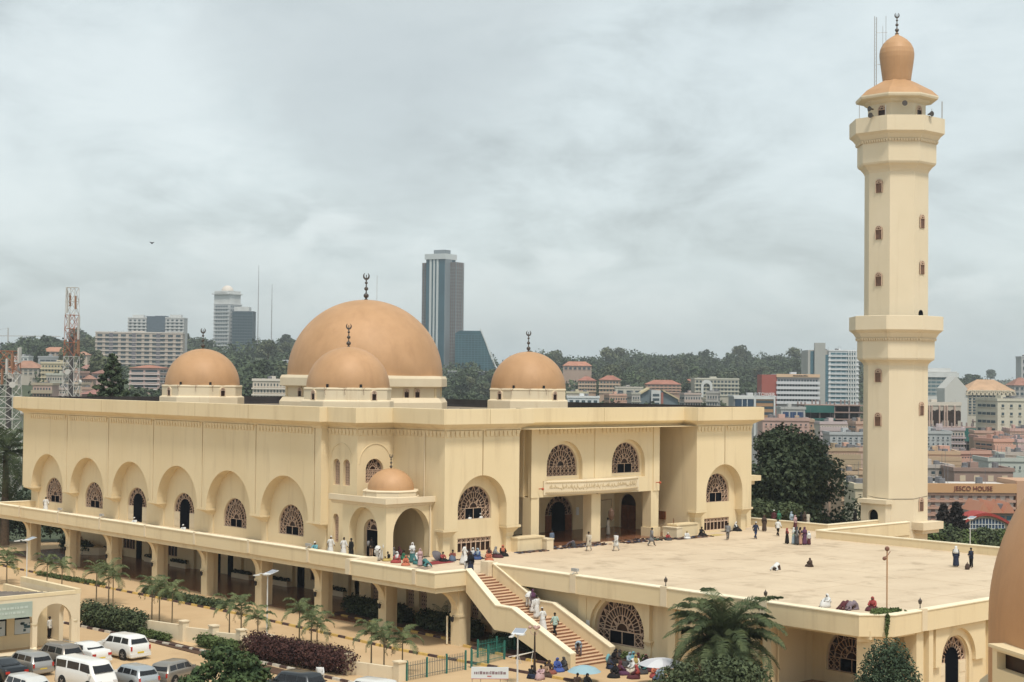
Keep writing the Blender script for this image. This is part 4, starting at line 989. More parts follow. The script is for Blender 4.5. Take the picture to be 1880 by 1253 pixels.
for k in range(90):
    t = k/89*.96; z = .7+t*5.9; r = 2.55*(1-t)**.48+.12; a = k*2.4; cl.append((cos(a)*r*.62, sin(a)*r*.62, z, r*.42+.14, r*.42+.14, .45+.2*(1-t)))
pb = atw(1631, 1253, 84); tree('conifer', (pb.x, pb.y, 0), leafmesh('crown', 30000, cl, .085, leafmat('conifer_needles', (.065, .095, .055), (.024, .040, .024), .1, 2.2), 31, shell=.7, elong=2.0), trunkmesh(5.5, .16, 12, .8, 4), 'bushy cone-shaped conifer in front of the terrace corner')
pb = atw(418, 1253, 77); tree('broadleaf_tree', (pb.x, pb.y, 0), leafmesh('crown', 11000, lobes_for(38, 7.4, 5.8, 1.7, 40, .5, .20), .15, leafmat('glossy_leaves', (.075, .11, .042), (.025, .045, .02), .1, 1.6), 39, shell=.45), trunkmesh(4.2, .16, 13, 2.2, 4.4), 'spreading green tree over the parked cars')
pb = atw(215, 1285, 76); tree('broadleaf_tree', (pb.x, pb.y, 0), leafmesh('crown', 1800, lobes_for(48, 3.4, 1.6, 2.6, 8, .6, .4), .16, G['mid'], 49, shell=.3), trunkmesh(3.4, .08, 14, 1.3, 3.6), 'sparse twiggy treetop in front of the white van')

# hedges and beds -------------------------------------------------------
def hedge(name, pts, w, h, n, m, label, size=.12, seed=1, cat='hedge', **k):
    lob = []
    for (a, b) in zip(pts, pts[1:]):
        a = Vector(a); b = Vector(b); ln = (b-a).length; q = int(ln/(w*.45))+1
        for i in range(q):
            p = a.lerp(b, (i+.5)/q); rr = random.Random(seed+i); lob.append((p.x+rr.uniform(-.1, .1), p.y+rr.uniform(-.1, .1), h*rr.uniform(.42, .52), w*.55, w*.55, h*.5))
    o = pts[0]; lob = [(l[0]-o[0], l[1]-o[1]) + tuple(l[2:]) for l in lob]
    return inst(name, leafmesh(name, n, lob, size, m, seed, **k), (o[0], o[1], 0), label=label, cat=cat)
hedge('hedge', [(61.9, 117.6), (62.9, 109.9)], 1.3, 2.1, 9000, G['mid'], 'overgrown green hedge spilling over the low wall by the small porch', .14, 61)
hedge('hedge', [(64.3, 97.0), (65.6, 87.0)], 2.0, 1.9, 16000, G['red'], 'long clipped purple-brown hedge above the car park kerb', .11, 62)
hedge('bush', [(64.0, 103.3), (64.3, 98.2)], 1.1, 1.0, 3500, G['bright'], 'loose light green bushes beside the purple hedge', .13, 63, cat='bush')
hedge('bush', [(62.7, 110.0), (63.1, 106.2)], .7, .7, 1800, G['bright'], 'low flowering bushes under the cream garden wall', .12, 64, cat='bush')
hedge('bush', [(75.2, 131), (75.2, 117.5)], .9, .9, 6000, G['mid'], 'low green planting along the gallery kerb', .13, 65, cat='bush')
hedge('bush', [(73.8, 150), (74.6, 138)], .6, .5, 2000, G['bright'], 'thin planting strip at the far end of the driveway', .12, 66, cat='bush')
hedge('bush', [(83.0, 109.5), (82.8, 102)], 1.9, 1.6, 9000, G['dark'], 'shaded plant bed under the gallery with dark bushes', .16, 67, cat='plant bed')
hedge('bush', [(82.6, 99.3), (82.4, 92.5)], 1.7, 1.6, 8000, G['dark'], 'dark shrubs between the last two gallery columns', .16, 68, cat='plant bed')
hedge('bush', [(82.2, 90.2), (81.6, 83)], 1.7, .9, 6500, G['mid'], 'flowering bed beneath the outer staircase wall', .12, 69, cat='plant bed')
palm('palm_sapling', (82.2, 96.2, 0), .6, 9, 1.9, 'young dark palm among shrubs under the gallery', m='dark', tr=.1, seed=71, nl=16, ll=.5, elr=(.4, 1.4), droop=(.7, 1.2), cat='palm')
hedge('bush', [(87.3, 171), (86.4, 163)], 1.4, 1.6, 3000, G['dark'], 'dark planting round the raised bed at the north end', .18, 72, cat='bush')
for (x, y) in ((83.9, 78.2), (83.9, 76.4), (83.9, 74.6)): hedge('potted_bush', [(x, y), (x+.05, y-.5)], .55, .8, 500, G['bright'], 'small green bush against the terrace wall by the seated group', .1, 73, cat='bush')['group'] = 'small bushes against the terrace wall'
hedge('bush', [(80.0, 192), (99, 184)], 5.5, 6.5, 9000, G['dark'], 'tall dark shrubbery beyond the north end of the gallery', .32, 75, cat='bush')
hedge('bush', [(77.0, 178), (80.5, 186)], 3.5, 4.5, 4000, G['dark'], 'dark bushes at the foot of the very tall palm', .28, 76, cat='bush')
# garden walls --------------------------------------------------------
gw = empty('garden_wall', (64, 105, 0), label='low stepped cream garden wall with square posts by the car park', cat='wall')
WP = [(62.9, 111.2), (64.1, 105.8), (65.0, 103.0), (65.9, 100.6), (66.3, 97.5)]
for i, (a, b) in enumerate(zip(WP, WP[1:])):
    mb = MB(); A = Vector(a); B = Vector(b); t = (B-A).normalized(); n = Vector((t.y, -t.x))*.13; z = 1.25-.12*i
    for q, zz in ((n, z), (n*1.5, None)): pass
    mb.add([(*(A-n), 0), (*(B-n), 0), (*(B+n), 0), (*(A+n), 0), (*(A-n), z), (*(B-n), z), (*(B+n), z), (*(A+n), z)], [(4, 5, 6, 7), (0, 1, 5, 4), (1, 2, 6, 5), (2, 3, 7, 6), (3, 0, 4, 7)]); mb.build('wall', M['stucco2'], gw)
for i, (x, y) in enumerate(WP):
    mb = MB(); mb.box((x-.28, y-.28, 0), (x+.28, y+.28, 1.62-.1*i)); mb.box((x-.34, y-.34, 1.62-.1*i), (x+.34, y+.34, 1.72-.1*i)); mb.build('post', M['stucco2'], gw)
gw = empty('garden_wall', (66, 84, 0), label='low cream wall with square end post below the areca palms', cat='wall')
for (a, b) in (((65.9, 87.0), (66.9, 83.0)),):
    A = Vector(a); B = Vector(b); t = (B-A).normalized(); n = Vector((t.y, -t.x))*.14; mb = MB()
    mb.add([(*(A-n), 0), (*(B-n), 0), (*(B+n), 0), (*(A+n), 0), (*(A-n), .9), (*(B-n), .9), (*(B+n), .9), (*(A+n), .9)], [(4, 5, 6, 7), (0, 1, 5, 4), (1, 2, 6, 5), (2, 3, 7, 6), (3, 0, 4, 7)]); mb.build('wall', M['stucco2'], gw)
for (x, y, h) in ((65.8, 87.2, 1.35), (66.9, 82.9, 1.25)):
    mb = MB(); mb.box((x-.3, y-.3, 0), (x+.3, y+.3, h)); mb.box((x-.36, y-.36, h), (x+.36, y+.36, h+.1)); mb.build('post', M['stucco2'], gw)
gw = MB(); gw.loft([[(88.2+2.6*cos(a)*s_, 165.5+4.2*sin(a)*s_, z) for a in [2*pi*k/24 for k in range(24)]] for s_, z in ((1, 0), (1, .9), (.9, .9), (.88, .75))]); gw.build('planter', M['stucco2'], label='curved raised cream planter under the north end of the gallery', cat='planter')
# kerbside staircase at the north end
ns = MB()
for k in range(14): ns.box((88.6+k*.0, 168.2+k*.32, 0), (91.0, 168.52+k*.32, .32+k*.3))
ns.build('back_staircase', M['stepm'], label='narrow stair rising behind the north end of the gallery', cat='staircase')
# ------------------------------------------------------------------ the city behind
GL = cmat((.05, .075, .09), .25, 'dark_glass'); GLB = cmat((.07, .15, .19), .2, 'blue_glass'); WHT = cmat((.62, .63, .62), .8, 'pale_render', var=(.50, .51, .50), vscale=.1)
_wm = {}
def boxmesh(name, w, d, h, m):
    k = (name, round(w, 1), round(d, 1), round(h, 1), m.name)
    if k not in _wm:
        mb = MB(); mb.box((-w/2, -d, 0), (w/2, .2, h)); _wm[k] = mb.mesh(name, m)
    return _wm[k]
def winmesh(w, h, m, fr=None):
    k = ('w', round(w, 1), round(h, 1), m.name, fr and fr.name)
    if k not in _wm:
        mb = MB(); mb.box((-w/2, -.06, 0), (w/2, .1, h)); t = min(.25, w*.08)
        if w > 3.5:
            n = int(w/2.6)
            for q in range(1, n): mb.box((-w/2+q*w/n-.09, -.14, 0), (-w/2+q*w/n+.09, -.061, h), 1)
        mb.box((-w/2-.1, -.25, -.22), (w/2+.1, .1, -.01), 1); _wm[k] = mb.mesh('window', [m, fr or WHT])
    return _wm[k]
def bld(label, u0, u1, vt, vb, w, col, floors=0, cols=0, glass=None, depth=14, yaw=0, style='grid', wfrac=.6, hfrac=.5, trim=None, roof=None, rise=2.5, group=None, side=True, par=.8, base=None, name='building', cat='building', eave=.6, m0=.3, balcony=False):
    """one building: front face spans photo columns u0..u1 at distance w, top at row vt, seen base at row vb"""
    lum_ = sum(col)/3; col = tuple(x*.72+lum_*.28 for x in col)
    if roof: lr_ = sum(roof)/3; roof = tuple(x*.78+lr_*.22 for x in roof)
    if isinstance(trim, tuple): lt_ = sum(trim)/3; trim = tuple(x*.75+lt_*.25 for x in trim)
    a = atw(u0, vb, w); b = atw(u1, vb, w); c = (a+b)/2; ww = (b-a).length; zt = atw((u0+u1)/2, vt, w).z; zb = c.z; foot = min(zb, hgt(c.x, c.y))-4
    th = YAW-pi/2+radians(yaw); H = zt-zb
    r = empty(name, (c.x, c.y, zb), th, label, cat, group)
    WM = cmat(col, .88, 'render', var=tuple(x*.82 for x in col), vscale=.08); TM = trim if trim else WM
    if isinstance(TM, tuple): TM = cmat(TM, .85, 'trim')
    mb = MB(); mb.box((-ww/2, 0, foot-zb), (ww/2, depth, H))
    o = bpy.data.objects.new('wall', mb.mesh('wall', WM)); COL.objects.link(o); o.parent = r
    if roof:
        rm = cmat(roof, .85, 'roof', var=tuple(x*.75 for x in roof), vscale=.3); mb = MB(); e = eave
        mb.add([(-ww/2-e, -e, H), (ww/2+e, -e, H), (ww/2+e, depth+e, H), (-ww/2-e, depth+e, H), (-ww/2+min(depth, ww)*.4, depth/2, H+rise), (ww/2-min(depth, ww)*.4, depth/2, H+rise)], [(0, 1, 5, 4), (1, 2, 5), (2, 3, 4, 5), (3, 0, 4), (0, 3, 2, 1)])
        o = bpy.data.objects.new('roof', mb.mesh('roof', rm)); COL.objects.link(o); o.parent = r
    elif par:
        mb = MB(); mb.box((-ww/2-.25, -.25, H), (ww/2+.25, .3, H+par)); mb.box((-ww/2-.25, .31, H), (-ww/2+.3, depth, H+par)); mb.box((ww/2-.3, .31, H), (ww/2+.25, depth, H+par)); mb.box((-ww*.10, depth*.5, H), (ww*.04, depth*.75, H+par+.9))
        o = bpy.data.objects.new('parapet', mb.mesh('parapet', TM)); COL.objects.link(o); o.parent = r
    rc = random.Random(int(u0*7+vt)); A_ = MB()
    if not roof:
        for q_ in range(rc.randint(2, 4)):
            x_ = rc.uniform(-.4, .4)*ww; y_ = rc.uniform(.2, .8)*depth; h_ = rc.uniform(.8, 1.8); A_.lathe([(.01, H+h_), (.7, H+h_-.1), (.75, H+.1), (.75, H)], (x_, y_, 0), 8)
            A_.box((x_+1.2, y_, H), (x_+1.26, y_+.06, H+rc.uniform(2, 4)))
        o = bpy.data.objects.new('roof_clutter', A_.mesh('roof_clutter', cmat((.16, .16, .17), .7, 'tank_grey'))); COL.objects.link(o); o.parent = r
    if floors:
        fh = (H-m0*2)/floors; g = glass or GL
        bandm = MB()
        for f in range(floors):
            z = m0+f*fh+fh*(1-hfrac)*.55
            if style == 'grid':
                pw = (ww-.6)/cols
                for q in range(cols):
                    o = bpy.data.objects.new('window', winmesh(pw*wfrac, fh*hfrac, g, TM)); COL.objects.link(o); o.parent = r; o.location = (-ww/2+.3+(q+.5)*pw, 0, z)
            elif style == 'band':
                o = bpy.data.objects.new('window', winmesh(ww*wfrac, fh*hfrac, g, TM)); COL.objects.link(o); o.parent = r; o.location = (0, 0, z)
            elif style == 'bands2':
                for s_ in (-1, 1): o = bpy.data.objects.new('window', winmesh(ww*.40, fh*hfrac, g, TM)); COL.objects.link(o); o.parent = r; o.location = (s_*ww*.235, 0, z)
            if side and depth*abs(sin(radians(yaw)))/max(ww, 1) > .12:
                sg = 1 if yaw < 0 else -1
                o = bpy.data.objects.new('window', winmesh(depth*.8, fh*hfrac, g, TM)); COL.objects.link(o); o.parent = r; o.location = (sg*ww/2, depth/2, z); o.rotation_euler = (0, 0, sg*pi/2)
            if trim: bandm.box((-ww/2-.3, -.5 if not balcony else -1.1, m0+f*fh-.35), (ww/2+.3, 0, m0+f*fh+.12 if not balcony else m0+f*fh+.8))
        if trim: o = bpy.data.objects.new('storey_band', bandm.mesh('storey_band', TM)); COL.objects.link(o); o.parent = r
    r['_ww'] = ww; r['_h'] = H
    return r, ww, H
def part(r, name, mb, m):
    o = bpy.data.objects.new(name, mb.mesh(name, m)); COL.objects.link(o); o.parent = r; return o
def sign(r, text, size, loc, m, ex=.05):
    cu = bpy.data.curves.new('sign_lettering', 'FONT'); cu.body = text; cu.size = size; cu.extrude = ex; cu.align_x = 'CENTER'; cu.materials.append(m)
    t_ = bpy.data.objects.new('t', cu); COL.objects.link(t_); bpy.context.view_layer.update(); me = bpy.data.meshes.new_from_object(t_.evaluated_get(bpy.context.evaluated_depsgraph_get())); bpy.data.objects.remove(t_)
    o = bpy.data.objects.new('sign_lettering', me); COL.objects.link(o); o.parent = r; o.location = loc; o.rotation_euler = (pi/2, 0, 0); return o

# left hillside
r, ww, H = bld('long beige apartment block of eight storeys on the left hill', 176, 333, 612, 677, 1050, (.50, .40, .32), 8, 11, depth=16, yaw=6, trim=(.60, .52, .45), wfrac=.62, hfrac=.55)
mb = MB()
for q in (-.32, -.06, .22): mb.box((ww*q-1.3, -.3, -8), (ww*q+1.3, -.03, H))
part(r, 'stairwell_strip', mb, cmat((.16, .15, .17), .6, 'slate_strip'))
for u0, u1, lb in ((234, 268, 'pale tower block behind the beige apartments, left of two'), (303, 337, 'pale tower block behind the beige apartments, right of two')):
    r, ww, H = bld(lb, u0, u1, 585, 640, 1250, (.50, .50, .49), 9, 4, depth=14, yaw=0, trim=(.58, .58, .57), wfrac=.5, hfrac=.5, group='twin pale tower blocks')
    mb = MB(); x = ww/2 if u0 < 250 else -ww/2-8.5; mb.box((x, .5, -10), (x+8.5, 12, H+2)); part(r, 'glazed_core', mb, cmat((.10, .13, .16), .4, 'slate_glass')); mb = MB(); mb.box((-ww*.3, 3, H+.7), (ww*.3, 9, H+3)); part(r, 'roof_plant', mb, WHT)
bld('pink and white office building with ribbon windows above the mosque roof', 236, 293, 676, 716, 640, (.58, .38, .32), 4, depth=12, yaw=-8, style='bands2', wfrac=.9, hfrac=.42, trim=(.66, .56, .52), roof=(.45, .17, .10), rise=1.2)
bld('small pink house with white base beside the pink office building', 168, 205, 686, 700, 640, (.55, .34, .29), 1, 3, depth=8, roof=(.34, .15, .11), rise=1.5)
bld('yellow cream hotel block with rows of small windows', 73, 119, 668, 702, 720, (.58, .47, .26), 4, 7, depth=12, yaw=-12, trim=(.66, .56, .36), hfrac=.4, wfrac=.45)
bld('grey slab building above the yellow hotel', 70, 106, 657, 668, 800, (.38, .40, .41), 1, depth=9, style='band', wfrac=.8, hfrac=.3)
bld('wide low house with a large terracotta roof at the far left', 14, 71, 676, 690, 760, (.55, .48, .38), 2, 6, depth=14, roof=(.42, .20, .12), rise=3.6, hfrac=.35)
bld('white low building with dark windows at the far left', 26, 52, 656, 664, 900, (.60, .61, .60), 1, 3, depth=9)
bld('long orange roofed house half hidden by hill trees', 74, 120, 646, 653, 930, (.55, .42, .32), 1, 5, depth=10, roof=(.50, .22, .12), rise=2.8)
bld('small orange roofed house left of the beige apartments', 140, 160, 652, 660, 900, (.58, .45, .33), 1, 2, depth=8, roof=(.46, .22, .13), rise=2)
bld('pinkish block on the skyline at the far left', 35, 54, 634, 652, 1250, (.50, .30, .28), 3, 3, depth=9, trim=(.42, .36, .36))
bld('white walled house with hipped roof right of the lattice mast', 146, 166, 678, 688, 700, (.58, .55, .50), 1, 2, depth=8, roof=(.38, .18, .14), rise=2)
bld('brown garage roof just above the mosque roof at the left', 150, 192, 724, 736, 480, (.36, .20, .16), 0, depth=10, roof=(.36, .15, .12), rise=1.5)
bld('low cream office with small square windows between the domes', 463, 526, 700, 738, 520, (.62, .52, .40), 3, 10, depth=10, yaw=-4, wfrac=.35, hfrac=.45, trim=(.66, .58, .48))
bld('white building edge just left of the main dome', 519, 545, 664, 690, 900, (.62, .64, .66), 3, depth=9, style='band', wfrac=.8)
# domed hotel tower and its dark neighbour
r, ww, H = bld('white hotel tower with ribbed balconies and a small dome on top', 388, 423, 559, 656, 1500, (.50, .52, .53), 14, depth=20, yaw=-26, style='band', wfrac=.78, hfrac=.5, trim=(.62, .63, .63), glass=cmat((.14, .17, .19), .4, 'tower_glass'))
mb = MB(); mb.box((-ww/2, .5, H+.8), (ww/2, 18, H+13)); mb.box((-ww/2-1.5, -1.5, H+9.5), (ww/2+1.5, 19.5, H+10.5)); mb.box((-ww/2+1, -.6, H+11), (ww/2-3, .5, H+12.6)); part(r, 'upper_storeys', mb, WHT)
mb = MB(); mb.lathe(dome_profile(5.8, 5.6, 8), (0, 9, H+13), 20); part(r, 'dome', mb, cmat((.62, .56, .50), .7, 'pale_dome'))
r, ww, H = bld('dark glass office tower beside the white hotel tower', 425, 463, 573, 660, 1480, (.08, .12, .15), 16, 8, depth=18, yaw=0, wfrac=.84, hfrac=.8, trim=(.11, .15, .18), glass=cmat((.035, .07, .09), .3, 'tower_glass2'))
mb = MB(); mb.box((-ww*.42, 2, H), (ww*.3, 15, H+5)); part(r, 'roof_plant', mb, WHT)
mb = MB(); n = 14
for s_ in (0, 5, 10): mb.tube([(-10+28*k/n, -6-s_*.4, -22+14*sin(pi*k/n)) for k in range(n+1)], .7, 6)
ro = empty('canopy', r.location, r.rotation_euler.z, 'white arched canopy at the foot of the dark glass tower', 'canopy'); part(ro, 'arch_rib', mb, WHT)
# tall slab tower with striped glass
r = empty('skyscraper', tuple(atw(797, 700, 1300)), YAW-pi/2+radians(-32), 'tallest dark glass skyscraper with white vertical stripes behind the main dome', 'skyscraper'); r.scale = (.72, .72, 1)
def ZZ(v): return atw(811, v, 1300).z-atw(811, 700, 1300).z
sc_ = 1300/FPX; Ht = ZZ(476)
tw = cmat((.045, .115, .15), .22, 'teal_glass', var=(.035, .09, .12), vscale=.05); gr = cmat((.20, .23, .25), .8, 'grey_concrete'); wt = cmat((.55, .58, .58), .8, 'white_stripe')
brs = cmat((.20, .15, .13), .8, 'brown_bay')
A = MB(); A.box((-13, 0, -30), (13, 22, Ht)); part(r, 'glass_shaft', A, tw)
A = MB()
for x0_, x1_ in ((-7.6, -5.0), (-2.4, -.4), (2.2, 4.6)): A.box((x0_, -1.0, -30), (x1_, 0, Ht))
A.box((-14, -1.8, Ht), (14.3, 23, Ht+4.5)); part(r, 'white_stripe', A, wt)
A = MB(); A.box((13, 0.0, -30), (14.2, 13, Ht)); part(r, 'concrete_fin', A, gr); A = MB(); A.box((-6, 5, Ht+4.5), (10, 16, Ht+8)); part(r, 'roof_plant', A, gr)
for x0_, x1_, y0_, y1_ in ((-22, -13.02, 6, 20), (14.22, 22, 10, 25)):
    A = MB(); A.box((x0_, y0_, -30), (x1_, y1_, ZZ(481))); o = part(r, 'side_wing', A, brs)
    A = MB(); nfl = 40
    for f in range(nfl): z = -12+f*(ZZ(487)+12)/nfl; A.box((x0_-.2, y0_-.5, z), (x1_+.4, y0_, z+1.1)); A.box((x1_, y0_-.5, z), (x1_+.5, y1_, z+1.1))
    o2 = part(r, 'storey_band', A, cmat((.24, .22, .21), .85, 'wing_band')); A = MB()
    for x in np.linspace(x0_, x1_, 4): A.box((x-.4, y0_-.8, -30), (x+.4, y0_-.5, ZZ(481)))
    for y in np.linspace(y0_, y1_, 5): A.box((x1_+.5, y-.4, -30), (x1_+.9, y+.4, ZZ(481)))
    part(r, 'mullion', A, gr)
# tapering glass podium block
pb_ = atw(875, 690, 1270); r = empty('building', tuple(pb_), YAW-pi/2, 'sloping teal glass building at the foot of the skyscraper', 'building'); s_ = 1270/FPX
T = [(-40*s_, 0), (40*s_, 0), (40*s_, 8*s_), (7*s_, 96*s_), (-32*s_, 96*s_), (-40*s_, 91*s_)]
A = MB(); A.panel([(x, z-6) for x, z in T], [], 0, 26, FL); part(r, 'glass_wall', A, cmat((.04, .12, .15), .16, 'podium_glass', var=(.025, .075, .10), vscale=.08))
A = MB()
for k in range(1, 22): z = k*4.2*s_*1.0; xr = 40*s_ if z < 8*s_ else (40-35*(z/s_-8)/83)*s_; A.box((-40*s_, -.18, z-6), (xr, -.001, z-5.72))
for k in range(1, 14):
    x = (-40+k*6)*s_; zt = 90*s_ if x < 5*s_ else (8+83*(40-x/s_)/35)*s_; A.box((x-.12, -.2, -6), (x+.12, -.181, zt-6.5))
part(r, 'mullion', A, cmat((.08, .17, .20), .5, 'teal_mullion')); A = MB(); A.add([(40.5*s_, -.8, 2*s_), (40.5*s_, 26, 2*s_), (5*s_, 26, 85.5*s_), (5*s_, -.8, 85.5*s_), (42*s_, -.8, 2.5*s_), (42*s_, 26, 2.5*s_), (6.5*s_, 26, 87*s_), (6.5*s_, -.8, 87*s_)], [(0, 3, 2, 1), (4, 5, 6, 7), (0, 1, 5, 4), (1, 2, 6, 5), (2, 3, 7, 6), (3, 0, 4, 7)]); part(r, 'sloping_edge', A, wt)
bld('pale framed car deck below the sloping glass building', 822, 912, 683, 716, 1150, (.10, .12, .14), 3, 9, depth=20, trim=(.42, .43, .43), wfrac=.8, hfrac=.5, glass=cmat((.03, .04, .05), .5, 'deep_shade'))
# houses on the middle hill
def hb(lb, *a, **k): return bld(lb, *a, **k)
hb('long orange roofed house on the hill right of the right dome', 1034, 1086, 672, 682, 1150, (.45, .30, .22), 1, 6, depth=10, roof=(.52, .20, .11), rise=3.2)
hb('brick red roofed school block of three storeys, left wing', 1062, 1094, 699, 720, 900, (.52, .32, .20), 3, 6, depth=10, trim=(.62, .46, .30), roof=(.40, .14, .09), rise=2.4, hfrac=.5)
hb('brick red roofed school block of three storeys, right wing', 1100, 1137, 698, 722, 890, (.52, .32, .20), 3, 6, depth=10, yaw=-8, trim=(.62, .46, .30), roof=(.40, .14, .09), rise=2.6, hfrac=.5)
hb('low white building with a flat roof beside the right dome', 1042, 1100, 731, 746, 620, (.56, .60, .63), 1, 5, depth=10, trim=(.62, .63, .63), wfrac=.6)
hb('cream wall building between dark trees on the hill', 1130, 1180, 713, 730, 860, (.56, .50, .40), 1, 3, depth=8)
hb('terracotta apartment block with long red roof', 1187, 1250, 706, 722, 930, (.48, .27, .18), 3, 8, depth=12, trim=(.55, .33, .22), roof=(.42, .15, .09), rise=2.6, hfrac=.45)
hb('small red roofed house left of the arched white front', 1257, 1276, 704, 722, 960, (.42, .24, .17), 2, 3, depth=10, roof=(.40, .15, .09), rise=2.6)
r, ww, H = hb('cream apartment block with a tall white arch on its front', 1275, 1357, 697, 727, 940, (.44, .40, .30), 4, 12, depth=12, yaw=5, trim=(.55, .53, .42), wfrac=.6, hfrac=.6)
A = MB(); A.panel(arch(-ww*.24, 3.4, -1, H*.62, 12), [arch(-ww*.24, 2.0, -1, H*.55, 12)], -1.5, -.6, FL); part(r, 'white_arch', A, WHT)
pb_ = atw(1200, 745, 700); r = empty('building', tuple(pb_), YAW-pi/2, 'modern building with a wide gabled roofline and white window bay', 'building'); s_ = 700/FPX
A = MB(); A.panel([(-45*s_, -12), (45*s_, -12), (45*s_, 12*s_), (16*s_, 27*s_), (-8*s_, 30*s_), (-45*s_, 8*s_)], [], 0, 14, FL); part(r, 'wall', A, cmat((.14, .18, .20), .5, 'slate_wall'))
A = MB(); A.add([(-47*s_, -1.2, 7*s_), (-8*s_, -1.2, 30*s_), (-8*s_, 15, 30*s_), (-47*s_, 15, 7*s_), (-47*s_, -1.2, 9.5*s_), (-8*s_, -1.2, 33*s_), (-8*s_, 15, 33*s_), (-47*s_, 15, 9.5*s_)], [(0, 1, 2, 3), (7, 6, 5, 4), (0, 4, 5, 1), (1, 5, 6, 2), (3, 2, 6, 7)]); A.add([(16*s_, -1.2, 27*s_), (46*s_, -1.2, 11*s_), (46*s_, 15, 11*s_), (16*s_, 15, 27*s_), (16*s_, -1.2, 29.5*s_), (46*s_, -1.2, 13.5*s_), (46*s_, 15, 13.5*s_), (16*s_, 15, 29.5*s_)], [(0, 1, 2, 3), (7, 6, 5, 4), (0, 4, 5, 1), (1, 5, 6, 2)]); part(r, 'roof', A, cmat((.50, .42, .26), .8, 'straw_roof'))
A = MB(); A.box((-5*s_, -2, -12), (12*s_, 0, 28*s_)); part(r, 'bay', A, WHT)
A = MB(); A.box((13*s_, -1.5, -12), (17*s_, 0, 24*s_)); part(r, 'red_pier', A, cmat((.33, .13, .10), .8, 'red_pier'))
for f in range(3):
    A = MB(); A.box((-2.5*s_, -2.1, (1+f*8)*s_), (9.5*s_, -2.01, (5.5+f*8)*s_)); part(r, 'window', A, GL)
# right of the mosque
r, ww, H = hb('grey framed office with dark glass and brown striped wing', 1347, 1423, 729, 775, 560, (.32, .32, .31), 0, 0, depth=14, trim=(.55, .56, .55), par=.5)
A = MB(); A.box((-ww*.47, -.3, 0), (-ww*.03, -.02, H-.8)); part(r, 'glass_wall', A, cmat((.03, .06, .10), .3, 'navy_glass'))
A = MB()
for q in (-.3, -.18): A.box((ww*q-.12, -.4, 0), (ww*q+.12, -.301, H-.8))
A.box((-ww*.5, -.5, H-.8), (ww*.5, .0, H-.02)); A.box((ww*.46, -.5, -5), (ww*.5, -.02, H-.8)); A.box((-ww*.02, -.5, -5), (ww*.03, -.02, H-.8)); part(r, 'white_frame', A, WHT)
for f in range(4):
    A = MB(); A.box((ww*.04, -.3, .5+f*H/4.3), (ww*.45, -.02, 1.4+f*H/4.3)); part(r, 'window', A, GL)
    A = MB(); A.box((ww*.04, -.25, 1.42+f*H/4.3), (ww*.45, -.02, .5+(f+1)*H/4.3-.02)); part(r, 'brown_spandrel', A, cmat((.38, .22, .12), .8, 'brown_spandrel'))
sign(r, 'E TOWER', 1.7, (ww*.24, -.3, H+.35), cmat((.7, .7, .7), .6, 'sign_white'), .12)
r, ww, H = hb('red and white office block with sun-breaker balconies', 1426, 1503, 694, 742, 650, (.40, .37, .38), 5, 14, depth=14, yaw=0, trim=(.56, .57, .60), wfrac=.6, hfrac=.52, par=1.5, balcony=True)
A = MB(); A.box((-ww/2-6.3, -.3, -10), (-ww/2-.02, 12, H+1.2)); part(r, 'red_stair_tower', A, cmat((.33, .10, .08), .85, 'brick_red')); A = MB(); A.box((-ww/2-.3, -.8, H+.2), (ww/2+.3, -.26, H+1.52)); part(r, 'fascia', A, cmat((.60, .42, .28), .8, 'peach_fascia'))
rr_ = random.Random(3); A = MB(); x = -ww*.12
while x < ww*.22: d_ = rr_.uniform(.25, .55); A.box((x, -.95, H+.6), (x+d_, -.81, H+rr_.uniform(.95, 1.2))); x += d_+.15
part(r, 'fascia_mark', A, cmat((.05, .04, .04), .7, 'dark_marks'))
r, ww, H = hb('tall white and blue ribbon windowed office tower left of the minaret', 1521, 1576, 645, 745, 820, (.60, .62, .64), 12, 1, depth=22, yaw=0, style='band', wfrac=.86, hfrac=.48, trim=(.66, .67, .68), glass=GLB, par=.6)
A = MB()
for q in (.16, .24, .32, .40): A.box((ww*q-.25, -.7, 0), (ww*q+.25, -.07, H))
part(r, 'pier', A, WHT)
A = MB(); A.box((-ww*1.18, 1.0, -10), (-ww*.5-.02, 20, H+.4)); part(r, 'blank_wall', A, cmat((.42, .41, .38), .85, 'stone_grey', var=(.36, .35, .33), vscale=.1))
A = MB(); A.box((-ww*.98, -.8, -10), (-ww*.62, .98, H+4.2)); part(r, 'lift_tower', A, cmat((.36, .36, .34), .85, 'stone_grey2'))
for f in range(11):
    A = MB(); A.box((-ww*1.0-.1*ww, .8, 2+f*H/12), (-ww*.985, .98, 4.6+f*H/12)); part(r, 'window', A, GLB)
A = MB(); A.box((-ww*.62, -.1, -5), (-ww*.505, .99, H-2)); part(r, 'glazed_strip', A, GLB)
